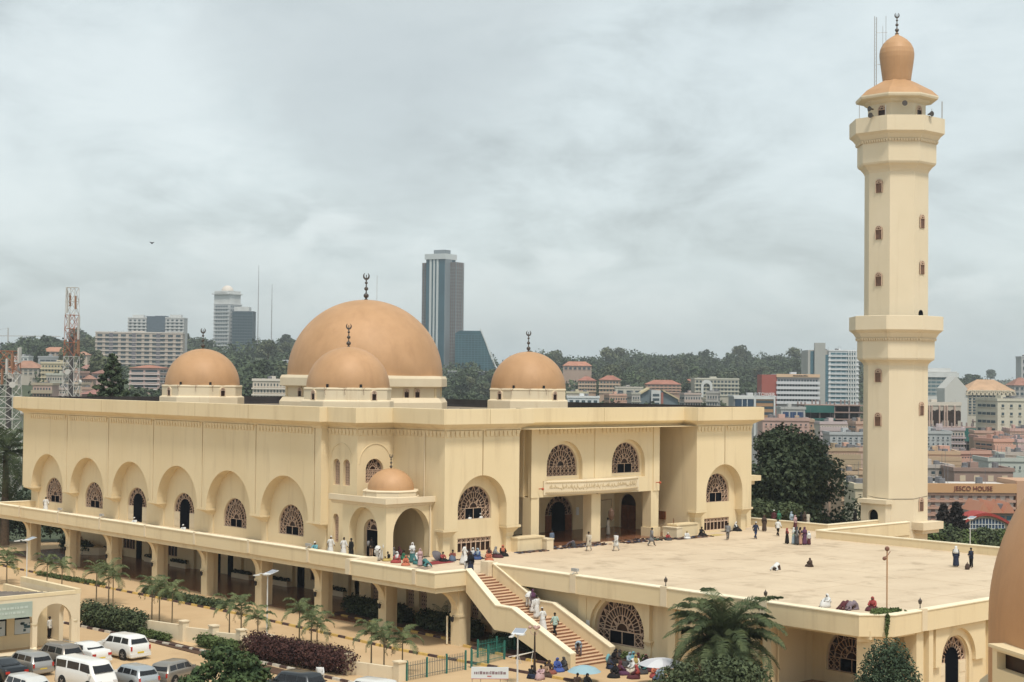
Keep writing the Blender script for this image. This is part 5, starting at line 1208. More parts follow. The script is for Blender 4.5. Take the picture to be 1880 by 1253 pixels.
# building site wrapped in green netting
NET = cmat((.05, .14, .12), .8, 'green_netting', var=(.02, .11, .10), vscale=.15)
def site(lb, u0, u1, vt, vb, w, fl, netf, grp='netted building sites'):
    a = atw(u0, vb, w); b = atw(u1, vb, w); c = (a+b)/2; ww = (b-a).length; H = atw((u0+u1)/2, vt, w).z-c.z
    r = empty('building_site', tuple(c), YAW-pi/2, lb, 'building site', grp); A = MB(); fh = H/fl
    for f in range(fl+1): A.box((-ww/2, 0, f*fh-.3), (ww/2, 14, f*fh+.05))
    part(r, 'floor_slab', A, cmat((.30, .21, .18), .9, 'raw_concrete')); A = MB()
    n = max(4, int(ww/5))
    for q in range(n+1):
        for y in (.3, 7, 13): A.box((-ww/2+q*(ww-.5)/n, y, -8), (-ww/2+q*(ww-.5)/n+.45, y+.45, H+(1.5 if q % 2 else .8)))
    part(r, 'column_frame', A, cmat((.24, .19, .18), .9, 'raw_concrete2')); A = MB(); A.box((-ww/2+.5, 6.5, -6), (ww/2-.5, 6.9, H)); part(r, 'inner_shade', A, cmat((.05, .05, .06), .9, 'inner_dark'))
    for x0_, x1_, z0_, z1_ in netf: 
        A = MB(); A.box((-ww/2+x0_*ww, -.9, z0_*H), (-ww/2+x1_*ww, -.7, z1_*H)); part(r, 'netting', A, NET)
    return r
site('building site wrapped in green netting left of the minaret', 1477, 1588, 744, 795, 500, 4, [(0, .48, .72, .98), (0, .46, .0, .44), (.52, 1, 0, .40), (.0, .5, .46, .52)])
site('dark green netted building site right of the minaret, higher one', 1805, 1876, 776, 808, 560, 3, [(0, .66, .1, 1), (.68, 1, 0, .75)])
site('dark green netted building site right of the minaret, lower one', 1728, 1806, 785, 815, 540, 3, [(0, 1, .15, .95)])
hb('navy and white shop block beside the netted site', 1434, 1478, 752, 782, 480, (.45, .45, .43), 1, 3, depth=9, glass=cmat((.03, .06, .14), .4, 'navy_panel'), wfrac=.8, hfrac=.75)
hb('low salmon pink building behind the dark tree', 1400, 1486, 773, 800, 430, (.56, .33, .26), 2, 9, depth=9, hfrac=.3, wfrac=.3)
hb('pale grey warehouse left of the minaret', 1524, 1600, 799, 822, 420, (.44, .47, .48), 2, 7, depth=10, hfrac=.35, wfrac=.4)
hb('orange banded shopping block left of the minaret', 1532, 1600, 828, 866, 380, (.48, .26, .18), 3, 8, depth=12, trim=(.55, .30, .20), hfrac=.35, wfrac=.5, balcony=True)
hb('ochre shop block with wide windows beside the minaret', 1545, 1600, 872, 935, 350, (.52, .32, .17), 4, 4, depth=12, trim=(.55, .36, .20), hfrac=.4, wfrac=.7)
r, ww, H = hb('teal banded hotel with white crown right of the minaret', 1690, 1756, 684, 728, 900, (.60, .60, .57), 6, 1, depth=20, yaw=-5, style='band', wfrac=.95, hfrac=.62, glass=cmat((.09, .15, .17), .3, 'hotel_glass'), par=.5)
A = MB(); A.box((-ww/2-1, -1, H-2.8), (ww/2+1, 10, H-.2)); A.box((-ww/2+3, 3, H+.5), (ww/2-3, 12, H+2.5)); part(r, 'white_crown', A, WHT)
r, ww, H = hb('cream palace-like block with arched window bays and an orange roof', 1776, 1862, 718, 770, 760, (.54, .47, .36), 7, 11, depth=18, wfrac=.68, hfrac=.66, roof=(.56, .33, .17), rise=5.5, m0=2.0)
A = MB()
for k in range(11): x = -ww/2+.3+(k+.5)*(ww-.6)/11; A.panel(arch(x, 2.0, H-2.2, H-1.6, 8), [arch(x, 1.4, H-2.1, H-1.7, 8)], -.7, -.02, FL)
part(r, 'arch_heads', A, cmat((.58, .50, .38), .8, 'cream_arch'))
A = MB(); A.add([(-ww/2-11, 0, -12), (-ww/2-.02, 0, -12), (-ww/2-.02, 0, H+1), (-ww/2-5.5, 0, H+7), (-ww/2-11, 0, H+1), (-ww/2-11, 14, -12), (-ww/2-.02, 14, -12), (-ww/2-.02, 14, H+1), (-ww/2-5.5, 14, H+7), (-ww/2-11, 14, H+1)], [(0, 1, 2, 3, 4), (9, 8, 7, 6, 5), (4, 3, 8, 9), (3, 2, 7, 8), (0, 4, 9, 5)]); part(r, 'gable', A, cmat((.52, .51, .48), .85, 'gable_grey'))
hb('brown roofed block beyond the palace-like block', 1862, 1900, 708, 730, 800, (.42, .40, .38), 2, 4, depth=14, roof=(.36, .16, .11), rise=4)
r, ww, H = hb('cream arcaded civic building with tall arched windows', 1688, 1764, 745, 792, 620, (.52, .44, .35), 0, depth=14, trim=(.60, .52, .42), par=1.4)
for k, x in enumerate(np.linspace(-.42, .44, 8)):
    wv = 1.2 if k % 3 else 2.2
    o = inst('window', pane_mesh(wv*2*.8, H*.55 if k % 3 == 0 else H*.3), (ww*x, -.2, H*.12 if k % 3 == 0 else H*.42), 0, r, local=True)
    A = MB(); A.box((ww*x-wv-.6, -.6, -6), (ww*x-wv-.1, -.01, H)); part(r, 'pilaster', A, cmat((.48, .34, .28), .85, 'rose_pilaster'))
hb('cream block with few windows at the right edge', 1829, 1900, 737, 800, 470, (.58, .53, .40), 4, 4, depth=14, yaw=10, wfrac=.3, hfrac=.35)
hb('grey warehouse right of the minaret', 1690, 1746, 797, 824, 430, (.42, .45, .45), 2, 6, depth=14, hfrac=.3, wfrac=.3, yaw=-5)
hb('long orange arcade building with rows of small windows', 1690, 1830, 834, 862, 385, (.50, .26, .19), 2, 26, depth=14, yaw=7, trim=(.56, .30, .21), hfrac=.4, wfrac=.45, balcony=True)
hb('orange terraced block at the right edge', 1798, 1900, 806, 830, 430, (.50, .32, .20), 2, 12, depth=12, yaw=-4, trim=(.46, .24, .18), hfrac=.4, wfrac=.5)
hb('pale green roofed market hall at the right', 1815, 1900, 848, 872, 350, (.48, .52, .46), 1, 8, depth=12, hfrac=.3, wfrac=.25)
hb('grey beige office with barred windows right of the minaret', 1690, 1750, 860, 890, 345, (.42, .36, .31), 2, 4, depth=11, trim=(.46, .40, .35), hfrac=.45, wfrac=.45)
hb('brown walled yard building with cream panels', 1752, 1860, 866, 892, 335, (.36, .22, .17), 1, 4, depth=11, hfrac=.5, wfrac=.4, glass=cmat((.55, .45, .33), .8, 'cream_panel'))
r, ww, H = hb('long cream and orange banded building with a name on its front', 1700, 1862, 891, 960, 300, (.66, .60, .54), 5, 9, depth=10, yaw=3, trim=(.50, .27, .18), hfrac=.42, wfrac=.42, par=0, glass=cmat((.26, .19, .17), .6, 'brown_blind'))
A = MB(); A.box((-ww/2-.35, -.75, H-1.45), (ww/2+.35, -.02, H+.3)); part(r, 'name_band', A, cmat((.52, .31, .16), .85, 'ochre_band'))
sign(r, 'JESCO HOUSE', 1.2, (ww*.02, -.85, H-1.0), cmat((.16, .04, .035), .7, 'maroon_letters'), .05)
A = MB(); A.box((ww/2+.4, -.6, -8), (ww/2+9, 10, H+.9)); o = part(r, 'end_tower', A, cmat((.50, .31, .20), .85, 'end_tower'))
for f in range(2): A = MB(); A.box((ww/2+2.0, -.75, H-3.4-f*1.7), (ww/2+4.2, -.61, H-2.3-f*1.7)); part(r, 'window', A, GL)
# hall with a red arched roof and a glazed front
pb_ = atw(1808, 975, 262); r = empty('hotel_hall', tuple(pb_), YAW-pi/2+radians(4), 'low hall with a red arched roof and white gridded glazing', 'building'); s_ = 262/FPX
pts = [(-50*s_+100*s_*k/16, 8*s_+20*s_*sin(pi*k/16)) for k in range(17)]
A = MB(); A.panel([(-50*s_, -60*s_), (50*s_, -60*s_)]+pts[::-1], [], 0, 4, FL); part(r, 'wall', A, cmat((.58, .45, .33), .85, 'hall_wall'))
A = MB(); A.loft([[(x, -.6, z), (x, 4.5, z), (x, 4.5, z+.5), (x, -.6, z+.5)] for x, z in pts]); part(r, 'roof', A, cmat((.32, .045, .035), .7, 'red_roof'))
pw = [(-36*s_+72*s_*k/12, 7*s_+16*s_*sin(pi*(k+2.3)/16.6)) for k in range(13)]
A = MB(); A.panel([(-36*s_, 4*s_), (36*s_, 4*s_)]+pw[::-1], [], -.15, -.02, FL); o = part(r, 'glazing', A, cmat((.04, .07, .13), .3, 'hall_glass')); A = MB()
for k in range(13): A.box((pw[k][0]-.06, -.25, 4*s_), (pw[k][0]+.06, -.151, pw[k][1]))
for z in (4, 12): A.box((-36*s_, -.26, z*s_-.05), (36*s_, -.16, z*s_+.05))
part(r, 'glazing_bar', A, WHT)
sign(r, 'CITY HOTEL', 1.25, (.5, -.12, -1.5), cmat((.50, .10, .04), .6, 'red_letters'), .05)
r2 = bld('pavilion with three small gables and blue glass', 1792, 1862, 942, 962, 285, (.40, .28, .22), 1, 5, depth=9, glass=GLB, hfrac=.6, wfrac=.7, par=0)[0]
A = MB(); hh = r2['_h']; w3 = r2['_ww']
for k in range(3): x = -w3/2+(k+.5)*w3/3; A.add([(x-w3/6, -.8, hh), (x+w3/6, -.8, hh), (x, -.8, hh+1.9), (x-w3/6, 9, hh), (x+w3/6, 9, hh), (x, 9, hh+1.9)], [(0, 1, 2), (5, 4, 3), (0, 2, 5, 3), (2, 1, 4, 5)])
part(r2, 'roof', A, cmat((.48, .22, .14), .85, 'gable_orange'))
hb('pale tower sliver on the skyline at the right edge', 1875, 1900, 657, 735, 900, (.45, .45, .44), 6, 2, depth=10)
hb('cream building corner beside the minaret', 1570, 1600, 898, 960, 240, (.60, .50, .32), 0, depth=8)
rf_ = random.Random(77); FC_ = [((.56, .34, .22), 'orange-brown'), ((.56, .36, .25), 'terracotta'), ((.52, .42, .32), 'beige'), ((.46, .30, .24), 'dull pink'), ((.54, .47, .38), 'cream'), ((.44, .40, .36), 'grey'), ((.50, .31, .20), 'ochre')]
rows = [(1690, 1885, 850, 362), (1690, 1885, 830, 402), (1690, 1885, 814, 452), (1520, 1600, 850, 365), (1440, 1600, 796, 440), (1040, 1340, 738, 640), (60, 170, 722, 520), (20, 170, 702, 600)]
for (a_, b_, v_, w_) in rows:
    u_ = a_
    while u_ < b_-8:
        rt_ = a_ > 1400; d_ = rf_.uniform(34, 80) if rt_ else rf_.uniform(14, 40)
        if rf_.random() < .62:
            c_, cn_ = rf_.choice(FC_); h_ = rf_.uniform(12, 22) if rt_ else rf_.uniform(8, 17); rfc = rf_.random() < (.05 if rt_ else .2); pl_ = 'right of the minaret' if a_ > 1650 else 'between the mosque and the minaret' if a_ > 1400 else 'on the middle hill' if a_ > 900 else 'on the left hill'
            bld(('long ' if rt_ else 'small ')+cn_+' block with '+('red hipped' if rfc else 'flat')+' roof '+pl_, u_, min(u_+d_, b_), v_-h_+rf_.uniform(-3, 3), v_+12, w_*rf_.uniform(.97, 1.04), c_, 3 if rt_ else 2, max(2, int(d_/5)), depth=rf_.uniform(7, 12), yaw=rf_.uniform(-14, 14), wfrac=.5, hfrac=.4, trim=tuple(x*rf_.uniform(.8, 1.1) for x in c_), roof=((.42, .20, .13) if rfc else None), rise=1.6, group='small blocks in the crowded valley', balcony=rf_.random() < (.85 if rt_ else .3), name='small_block')
        u_ += d_*rf_.uniform(.9, 1.3)
# trees on the hills ----------------------------------------------------
vars_ = []
for k in range(6):
    w_, h_ = ((13, 12), (16, 11), (10, 13), (14, 14), (18, 10), (9, 9))[k]
    vars_.append((leafmesh('crown', 900, lobes_for(100+k, w_, h_, 2.0, 16, .62, .42), 1.0, G['far' if k % 3 else 'far2'], 110+k, shell=.65, elong=1.3), trunkmesh(h_*.7, .4, 120+k, w_*.25, h_*.65, 4)))
rt = random.Random(42)
zones = [  # u0,u1,v0,v1,count: trunk foot rows on the hillside
 (0, 180, 650, 735, 30, 'green tree on the left hillside beyond the mosque roof'), (300, 560, 640, 740, 40, 'green tree on the hill between the left dome and the main dome'), (130, 180, 636, 700, 9, 'green tree beside the beige apartment block'), (170, 300, 690, 735, 14, 'green tree below the beige apartment block'),
 (905, 1160, 664, 742, 42, 'green tree on the hill right of the right dome'), (1140, 1470, 676, 740, 62, 'green tree on the middle hillside above the mosque roof'), (1575, 1600, 680, 740, 5, 'tree on the hill just left of the minaret'), (1700, 1880, 700, 735, 10, 'pale distant tree on the right hilltop'), (825, 905, 712, 742, 9, 'green tree below the sloping glass building'), (1560, 1880, 760, 800, 6, 'dark tree among the buildings in the valley')]
occ = [(1347, 1423, 560), (1402, 1503, 650), (1457, 1576, 820), (1275, 1357, 940), (1187, 1250, 930), (1062, 1137, 895), (1034, 1086, 1150), (1155, 1245, 700), (176, 333, 1050), (234, 337, 1250), (236, 293, 640), (73, 119, 720), (14, 71, 760), (388, 463, 1490), (1776, 1862, 760), (1690, 1756, 900), (1688, 1764, 620), (463, 526, 520)]
for (u0, u1, v0, v1, n, lb) in zones:
    for k in range(n):
        for tries in range(12):
            u = rt.uniform(u0, u1); v = rt.uniform(v0, v1); p = gpx(u, v); w = p.dot(cF)-0
            if w > 2600: continue
            tw_ = 9*FPX/w/2; bad = False
            for a, b, bw in occ:
                if a-tw_*.6 < u < b+tw_*.6 and w < bw+18 and (proj(p+Vector((0, 0, 12)))[1] < 735): bad = w > bw-260 or rt.random() < .85
                if bad: break
            if not bad: break
        if bad: continue
        me = vars_[rt.randrange(6)]; tree('tree', tuple(p), me[0], me[1], lb, lb.replace('green tree', 'trees').replace('pale distant tree', 'trees').replace('dark tree', 'trees').replace('tree ', 'trees ', 1), scale=rt.uniform(.65, 1.35)*(1+max(0, w-900)/2500), rz=rt.uniform(0, 6.28))
# skyline woods that read as one mass
def woods(name, rows, n, label, size, seed, m='far'):
    rr = random.Random(seed); lob = []
    for (u0, u1, v, w, cnt) in rows:
        for k in range(cnt):
            u = rr.uniform(u0, u1); ww_ = w*rr.uniform(.93, 1.12); lat = (u-940)/FPX*ww_; x = ww_*cos(YAW)+lat*sin(YAW); y = ww_*sin(YAW)-lat*cos(YAW); s_ = rr.uniform(5.5, 10)*ww_/1400
            zt = atw(u, v+rr.uniform(-3, 6), ww_).z; lob.append((x, y, zt-s_*.8, s_, s_, s_*.8)); lob.append((x+rr.uniform(-9, 9), y+rr.uniform(-9, 9), zt-s_*2.0, s_*1.3, s_*1.3, s_))
    o = lob[0]; lob = [(l[0]-o[0], l[1]-o[1], l[2]-o[2])+tuple(l[3:]) for l in lob]
    inst(name, leafmesh(name, n, lob, size, G[m], seed, shell=.6, elong=1.3), (o[0], o[1], o[2]), label=label, kind='stuff')
woods('hill_woodland', [(-20, 60, 634, 1500, 24), (55, 180, 626, 1450, 46), (330, 395, 634, 1550, 24), (455, 560, 634, 1600, 46), (330, 560, 662, 1250, 80), (355, 480, 652, 1400, 50), (340, 560, 680, 1000, 70), (0, 180, 655, 1150, 60)], 80000, 'woodland along the left skyline', 2.0, 201)
woods('hill_woodland', [(905, 960, 684, 1500, 16), (1030, 1200, 656, 1650, 70), (1160, 1310, 652, 1600, 60), (1290, 1470, 660, 1650, 75), (1040, 1460, 678, 1300, 110), (1040, 1470, 700, 1050, 90)], 90000, 'woodland covering the middle skyline', 2.0, 202)
woods('hill_woodland', [(1740, 1830, 692, 2600, 26), (1810, 1880, 697, 2500, 16), (1580, 1600, 678, 1300, 6)], 9000, 'pale woodland on the right skyline', 3.0, 203, 'far2')
woods('valley_woodland', [(60, 540, 712, 560, 60), (1000, 1345, 737, 700, 50), (820, 905, 722, 800, 12)], 26000, 'dark undergrowth and trees just above the mosque roof line', 1.3, 204)

def ground_woods(name, zones_, n, label, size, seed, m='far'):
    rr = random.Random(seed); lob = []
    for (u0, u1, v0, v1, cnt) in zones_:
        for k in range(cnt):
            u = rr.uniform(u0, u1); v = rr.uniform(v0, v1); p = gpx(u, v); w = p.dot(cF)
            if w > 2400 or w < 300: continue
            if any(a-4 < u < b+4 and w < bw+25 and w > bw-130 for a, b, bw in occ): continue
            s_ = rr.uniform(4.5, 8)*max(1, w/1000); lob.append((p.x, p.y, p.z+s_*.7, s_, s_, s_*.85)); lob.append((p.x+rr.uniform(-8, 8), p.y+rr.uniform(-8, 8), p.z+s_*.3, s_*1.2, s_*1.2, s_*.6))
    o = lob[0]; lob = [(l[0]-o[0], l[1]-o[1], l[2]-o[2])+tuple(l[3:]) for l in lob]
    inst(name, leafmesh(name, n, lob, size, G[m], seed, shell=.6, elong=1.3), (o[0], o[1], o[2]), label=label, kind='stuff')
ground_woods('hill_woodland', [(300, 560, 647, 735, 130), (0, 180, 646, 725, 60), (560, 905, 655, 735, 90), (-250, 0, 650, 735, 50)], 70000, 'dense bushes and trees on the left hillside', 1.7, 211)
ground_woods('hill_woodland', [(905, 1470, 672, 738, 150), (1580, 1600, 680, 740, 6), (1890, 2200, 700, 790, 40)], 58000, 'dense bushes and trees on the middle hillside', 1.7, 212)
# ------------------------------------------------------------------ parked cars
TYRE = cmat((.02, .02, .02), .8, 'tyre_rubber'); RIM = cmat((.42, .42, .43), .35, 'alloy', metal=.7); CGL = mat('car_glass', (.012, .013, .016), .12, spec=.45); PLATE = cmat((.62, .45, .05), .6, 'yellow_plate'); RED = mat('tail_lamp', (.42, .03, .02), .25)
PROF = {
 'wagon': [(-.50, .55, .60, .86, .80), (-.492, .84, .88, .93, .86), (-.47, .93, .96, .95, .84), (-.405, .96, 1, .96, .74), (-.20, .95, 1.02, 1, .77), (.04, .93, 1.0, 1, .77), (.10, .92, .985, 1, .76), (.235, .90, .93, .99, .86), (.40, .80, .84, .96, .86), (.475, .68, .72, .88, .78), (.50, .50, .55, .80, .70)],
 'sedan': [(-.50, .60, .64, .86, .80), (-.492, .88, .91, .92, .86), (-.46, .95, .975, .95, .86), (-.335, .95, .98, .97, .86), (-.20, .94, 1, .99, .74), (-.05, .92, 1.02, 1, .76), (.06, .91, 1.0, 1, .75), (.20, .88, .91, .99, .86), (.40, .79, .83, .96, .86), (.475, .67, .71, .88, .78), (.50, .50, .55, .80, .70)],
 'van': [(-.50, .55, .60, .90, .86), (-.495, .95, 1.0, .96, .88), (-.46, 1.0, 1, .97, .84), (-.2, 1.0, 1.02, 1, .86), (.2, 1.0, 1.02, 1, .86), (.30, .98, 1, 1, .84), (.415, .90, .94, .99, .86), (.48, .62, .66, .92, .84), (.50, .48, .52, .86, .78)]}
def car(kind, L_, Wd, H, col, loc, rz, label, name='parked_car', cat='car', metal=.55, rough=.3, roofrack=False, plate=True, flare=1.0, g0=None):
    r = empty(name, loc, rz, label, cat, 'cars parked by the small porch'); bm = mat('car_paint', col, rough, metal=metal, coat=.4, spec=.5)
    hw = Wd/2; zb = {'wagon': .645, 'sedan': .70, 'van': .60}[kind]*H   # belt height
    P = []
    for (yf, zbf, ztf, wf, wrf) in PROF[kind]:
        belt = zb*zbf/.95; top = H if ztf >= .985 else None
        if top is None: top = belt+(.05 if ztf < .975 else .05)
        else: top = H*(ztf if ztf < 1 else 1-(1.02-ztf)*.9 if ztf < 1.02 else 1)
        P.append((yf*L_, belt, top, hw*wf, hw*wrf if top > belt+.1 else hw*wf*.9))
    rings = []
    for y, b, t, w, wr in P:
        half = [(w*.90, .20), (w, .34), (w*1.01, b*.62), (w*.985, b*.93), (w*.955, b), (wr, t-.07 if t > b+.1 else b+.02), (wr*.82, t-.01), (wr*.4, t)]
        rings.append([(x, y, z) for x, z in half]+[(-x, y, z) for x, z in reversed(half)])
    mb = MB(); mb.loft(rings); body = part(r, 'body', mb, bm); body.data.polygons.foreach_set('use_smooth', [True]*len(body.data.polygons))
    # wheel arches, wheels
    wy = (-.31*L_, .315*L_) ; wr_ = .32 if H < 1.6 else .37
    for y in wy:
        for s_ in (-1, 1):
            A = MB(); n = 14; A.lathe([(wr_+.07, -.012), (wr_+.07, .012), (.01, .012)], (0, 0, 0), n); 
            o = part(r, 'wheel_arch', A, cmat((.01, .01, .01), .9, 'arch_black')); o.rotation_euler = (0, s_*pi/2, 0); o.location = (s_*(hw*1.005), y, wr_+.02)
            A = MB(); A.lathe([(wr_*.55, -.1), (wr_*.96, -.1), (wr_, -.07), (wr_, .07), (wr_*.96, .1), (wr_*.62, .1), (wr_*.60, .06)], (0, 0, 0), 20)
            t_ = part(r, 'wheel', A, TYRE); t_.rotation_euler = (0, s_*pi/2, 0); t_.location = (s_*(hw-.07), y, wr_)
            A = MB(); A.lathe([(.001, .075), (.05, .09), (wr_*.62, .07), (wr_*.62, -.02)], (0, 0, 0), 20)
            for k in range(5): a = 2*pi*k/5; A.bar((cos(a)*.04, sin(a)*.04), (cos(a)*wr_*.6, sin(a)*wr_*.6), .06, .0, .02, lambda s__, d, z: (s__, z, .088+d))
            o = bpy.data.objects.new('rim', A.mesh('rim', RIM)); COL.objects.link(o); o.parent = t_
    # glass
    gi = [i for i, p in enumerate(P) if p[2] > p[1]+.1]; i0, i1 = gi[0], gi[-1]
    def sidept(i, f, s_, off=.012):
        y, b, t, w, wr = P[i]; x = (w*.955)*(1-f)+wr*f; z = b*(1-f)+(t-.07)*f; return (s_*(x+off), y, z)
    def lerp(a, b, t): return tuple(a[k]*(1-t)+b[k]*t for k in range(3))
    for s_ in (-1, 1):
        ya, yb_ = P[i0][0], P[i1][0]; cuts = [(0.02, .30), (.335, .66), (.69, .98)] if kind != 'sedan' else [(.02, .50), (.54, .98)]
        yr, yf_ = (ya+(P[i0-1][0]-ya)*.35, yb_+(P[i1+1][0]-yb_)*.55)
        def at_y(y, f):
            for i in range(len(P)-1):
                if P[i][0] <= y <= P[i+1][0]:
                    t = (y-P[i][0])/(P[i+1][0]-P[i][0]); return lerp(sidept(i, f, s_), sidept(i+1, f, s_), t)
        for c0, c1 in cuts:
            y0 = yr+(yf_-yr)*c0; y1 = yr+(yf_-yr)*c1; y0t = max(y0, ya+.04); y1t = min(y1, yb_-.04)
            if y1t <= y0t: continue
            A = MB(); A.sheet([at_y(y0, .14), at_y(y1, .14), at_y(y1t, .86), at_y(y0t, .86)]); part(r, 'side_window', A, CGL)
    def endglass(i, j, nm):
        (y, b, t, w, wr), (y2, b2, t2, w2, wr2) = P[i], P[j]; k = .02 if j < i else -.02; sg = -1 if j < i else 1
        top = (y, t-.06); bot = (y2+(y-y2)*.06, max(b2, b)+.055)
        A = MB(); n_ = sg*.03; A.sheet([(-wr*.80, top[0]+n_, top[1]-.03), (wr*.80, top[0]+n_, top[1]-.03), (w2*.80, bot[0]+n_, bot[1]+.03), (-w2*.80, bot[0]+n_, bot[1]+.03)][::sg]); part(r, nm, A, CGL)
    endglass(i0, i0-1, 'rear_window'); endglass(i1, i1+1, 'windscreen')
    yb_ = P[0][0]
    for s_ in (-1, 1):
        A = MB(); z0, z1 = (.68*zb, .84*zb) if kind == 'sedan' else (.66*zb, .93*zb); x0_, x1_ = sorted((s_*hw*(.58 if kind == 'sedan' else .78), s_*hw*.90)); A.box((x0_, yb_-.035, z0), (x1_, yb_+.10, z1)); part(r, 'tail_lamp', A, RED)
        A = MB(); x0_, x1_ = sorted((s_*hw*.5, s_*hw*.80)); A.box((x0_, L_/2-.09, .52*zb), (x1_, L_/2+.01, .70*zb)); part(r, 'headlight', A, cmat((.6, .6, .6), .2, 'lamp_glass'))
        A = MB(); x0_, x1_ = sorted((s_*hw*.99, s_*(hw+.20))); A.box((x0_, P[i1][0]+.25, zb*.98), (x1_, P[i1][0]+.40, zb*.98+.14)); part(r, 'wing_mirror', A, bm)
    A = MB(); A.box((-.26, yb_-.045, .46*zb), (.26, yb_+.05, .46*zb+.12)); part(r, 'number_plate', A, PLATE if plate else CGL)
    A = MB(); A.box((-hw*.93, yb_-.06, .28), (hw*.93, yb_+.15, .50)); part(r, 'bumper', A, bm if H < 1.9 else cmat((.1, .1, .1), .7, 'dark_bumper'))
    if roofrack:
        A = MB()
        for s_ in (-1, 1): A.tube([(s_*hw*.66, P[i0][0]+.2, H-.02), (s_*hw*.66, P[i0][0]+.3, H+.06), (s_*hw*.66, P[i1][0]-.3, H+.06), (s_*hw*.66, P[i1][0]-.2, H-.03)], .02, 5)
        part(r, 'roof_rail', A, RIM)
    return r
SILV, WHT2, BLK = (.36, .36, .35), (.72, .72, .70), (.010, .013, .018)
car('wagon', 4.65, 1.86, 1.72, WHT2, (57.3, 103.1, 0), radians(6), 'large white crossover parked nearest the garden wall', metal=.05)
car('sedan', 4.45, 1.72, 1.45, WHT2, (54.25, 102.9, 0), radians(5), 'small white saloon car beside the large white crossover', metal=.05)
car('wagon', 4.5, 1.75, 1.72, (.27, .24, .21), (51.85, 102.3, 0), radians(4), 'bronze grey estate car with roof rails between white saloon and silver estate', roofrack=True)
car('wagon', 4.4, 1.70, 1.50, (.38, .37, .35), (49.35, 101.7, 0), radians(3), 'silver estate car parked between the bronze grey and the black cars')
car('sedan', 4.7, 1.78, 1.44, BLK, (46.95, 100.7, 0), radians(2), 'black saloon car at the left edge of the car park', metal=.3)
car('van', 4.7, 1.80, 1.98, WHT2, (49.7, 93.9, 0), radians(186), 'white van with a high flat roof in the front row', cat='van', name='parked_van', metal=.02)
car('wagon', 4.1, 1.70, 1.50, (.44, .47, .49), (52.3, 92.6, 0), radians(2), 'pale blue-silver hatchback to the right of the white van')
car('wagon', 4.2, 1.72, 1.48, (.30, .28, .25), (55.4, 92.4, 0), radians(-65), 'silver grey hatchback half hidden by the spreading tree')
car('wagon', 4.5, 1.78, 1.75, (.035, .04, .045), (58.3, 83.0, 0), radians(10), 'dark grey estate car in front of the purple hedge')
car('wagon', 4.4, 1.75, 1.6, (.62, .62, .60), (60.9, 78.6, 0), radians(12), 'white car of which only the roof shows at the bottom edge', metal=.05)
car('wagon', 4.3, 1.75, 1.6, (.60, .60, .58), (45.2, 92.4, 0), radians(184), 'white car at the bottom left corner beside the van', metal=.05)

# ------------------------------------------------------------------ small porch building by the car park
pbld = empty('porch_building', (48, 112, 0), label='small cream building with arched porch, faded sign and ribbed roof', cat='building')
pw_ = MB(); Y = 108.7
pw_.panel([(38, 0), (38, 4.05), (56.9, 4.05), (56.9, 0), (56.35, 0)]+[(p[0], p[1]) for p in arch(54.85, 1.5, 0, 2.0, 16)][::-1]+[(53.3, 0)]+[(53.1, 0)]+[(p[0], p[1]) for p in arch(51.5, 1.55, 0, 2.0, 16)][::-1][:0]+[(53.1, 0)], [], 0, .3, FY(Y)) if False else None
pw_.panel(rect(38, 0, 56.9, 4.0), [arch(54.85, 1.36, -.0+.01, 2.05, 18), arch(51.75, 1.36, .01, 2.05, 18), arch(48.6, 1.36, .01, 2.05, 18), arch(45.3, 1.36, .01, 2.05, 18)], 0, .35, FY(Y))
pw_.panel(rect(-118, 0, -Y-.35, 4.0), [arch(-110.4, .95, .01, 2.1, 16)], -.35+.0, 0, FX(56.9))
pw_.build('wall', M['stucco2'], pbld)
A = MB()
for x in (56.55, 53.3, 50.15, 46.9): A.lathe([(.26, 0), (.26, .25), (.17, .35), (.155, 1.85), (.26, 2.0), (.28, 2.12)], (x, Y+.17, 0), 14)
A.build('column', M['coping'], pbld)
A = MB(); A.panel(rect(38, 0, 55.4, 4.0), [rect(52.8, 1.0, 54.6, 2.5), rect(50.4, 1.0, 52.2, 2.5), rect(47.0, .9, 49.4, 2.4)], 0, .3, FY(Y+2.3)); A.box((55.1, Y+2.6, 0), (55.4, 118, 3.9)); A.build('inner_wall', M['stucco'], pbld)
for k, (a, b, g) in enumerate(((52.8, 54.6, 1), (50.4, 52.2, 1), (47.0, 49.4, 0))):
    A = MB(); A.box((a, Y+2.4, .9), (b, Y+2.45, 2.5)); o = A.build('window', M['dark'], pbld)
    rr = random.Random(k); A = MB(); A.box((a+.05, Y+2.35, 1.02 if g else .95), (b-.1, Y+2.39, 2.1 if g else 2.3)); o2 = A.build('poster', cmat((.55, .60, .62) if g else (.05, .22, .12), .7, 'poster_blue' if g else 'poster_green'), o)
    A = MB()
    for q in range(10): x = rr.uniform(a+.15, b-.4); z = rr.uniform(1.1, 1.9); A.box((x, Y+2.33, z), (x+rr.uniform(.1, .3), Y+2.349, z+rr.uniform(.08, .25)))
    A.build('poster_print', cmat((.05, .10, .12) if g else (.30, .45, .30), .7, 'print_dark' if g else 'print_green'), o2)
A = MB(); A.box((44.5, Y-.16, 2.65), (53.0, Y-.04, 3.75)); o = A.build('sign_board', cmat((.38, .44, .38), .8, 'faded_sign', var=(.32, .38, .33), vscale=1.2), pbld)
A = MB(); rr = random.Random(9)
for z in (3.3, 2.95):
    x = 45.0
    while x < 52.4: d_ = rr.uniform(.08, .35); A.box((x, Y-.175, z), (x+d_, Y-.161, z+.16)); x += d_+.07
A.build('faded_lettering', cmat((.46, .52, .47), .8, 'faded_letters'), o)
A = MB(); 
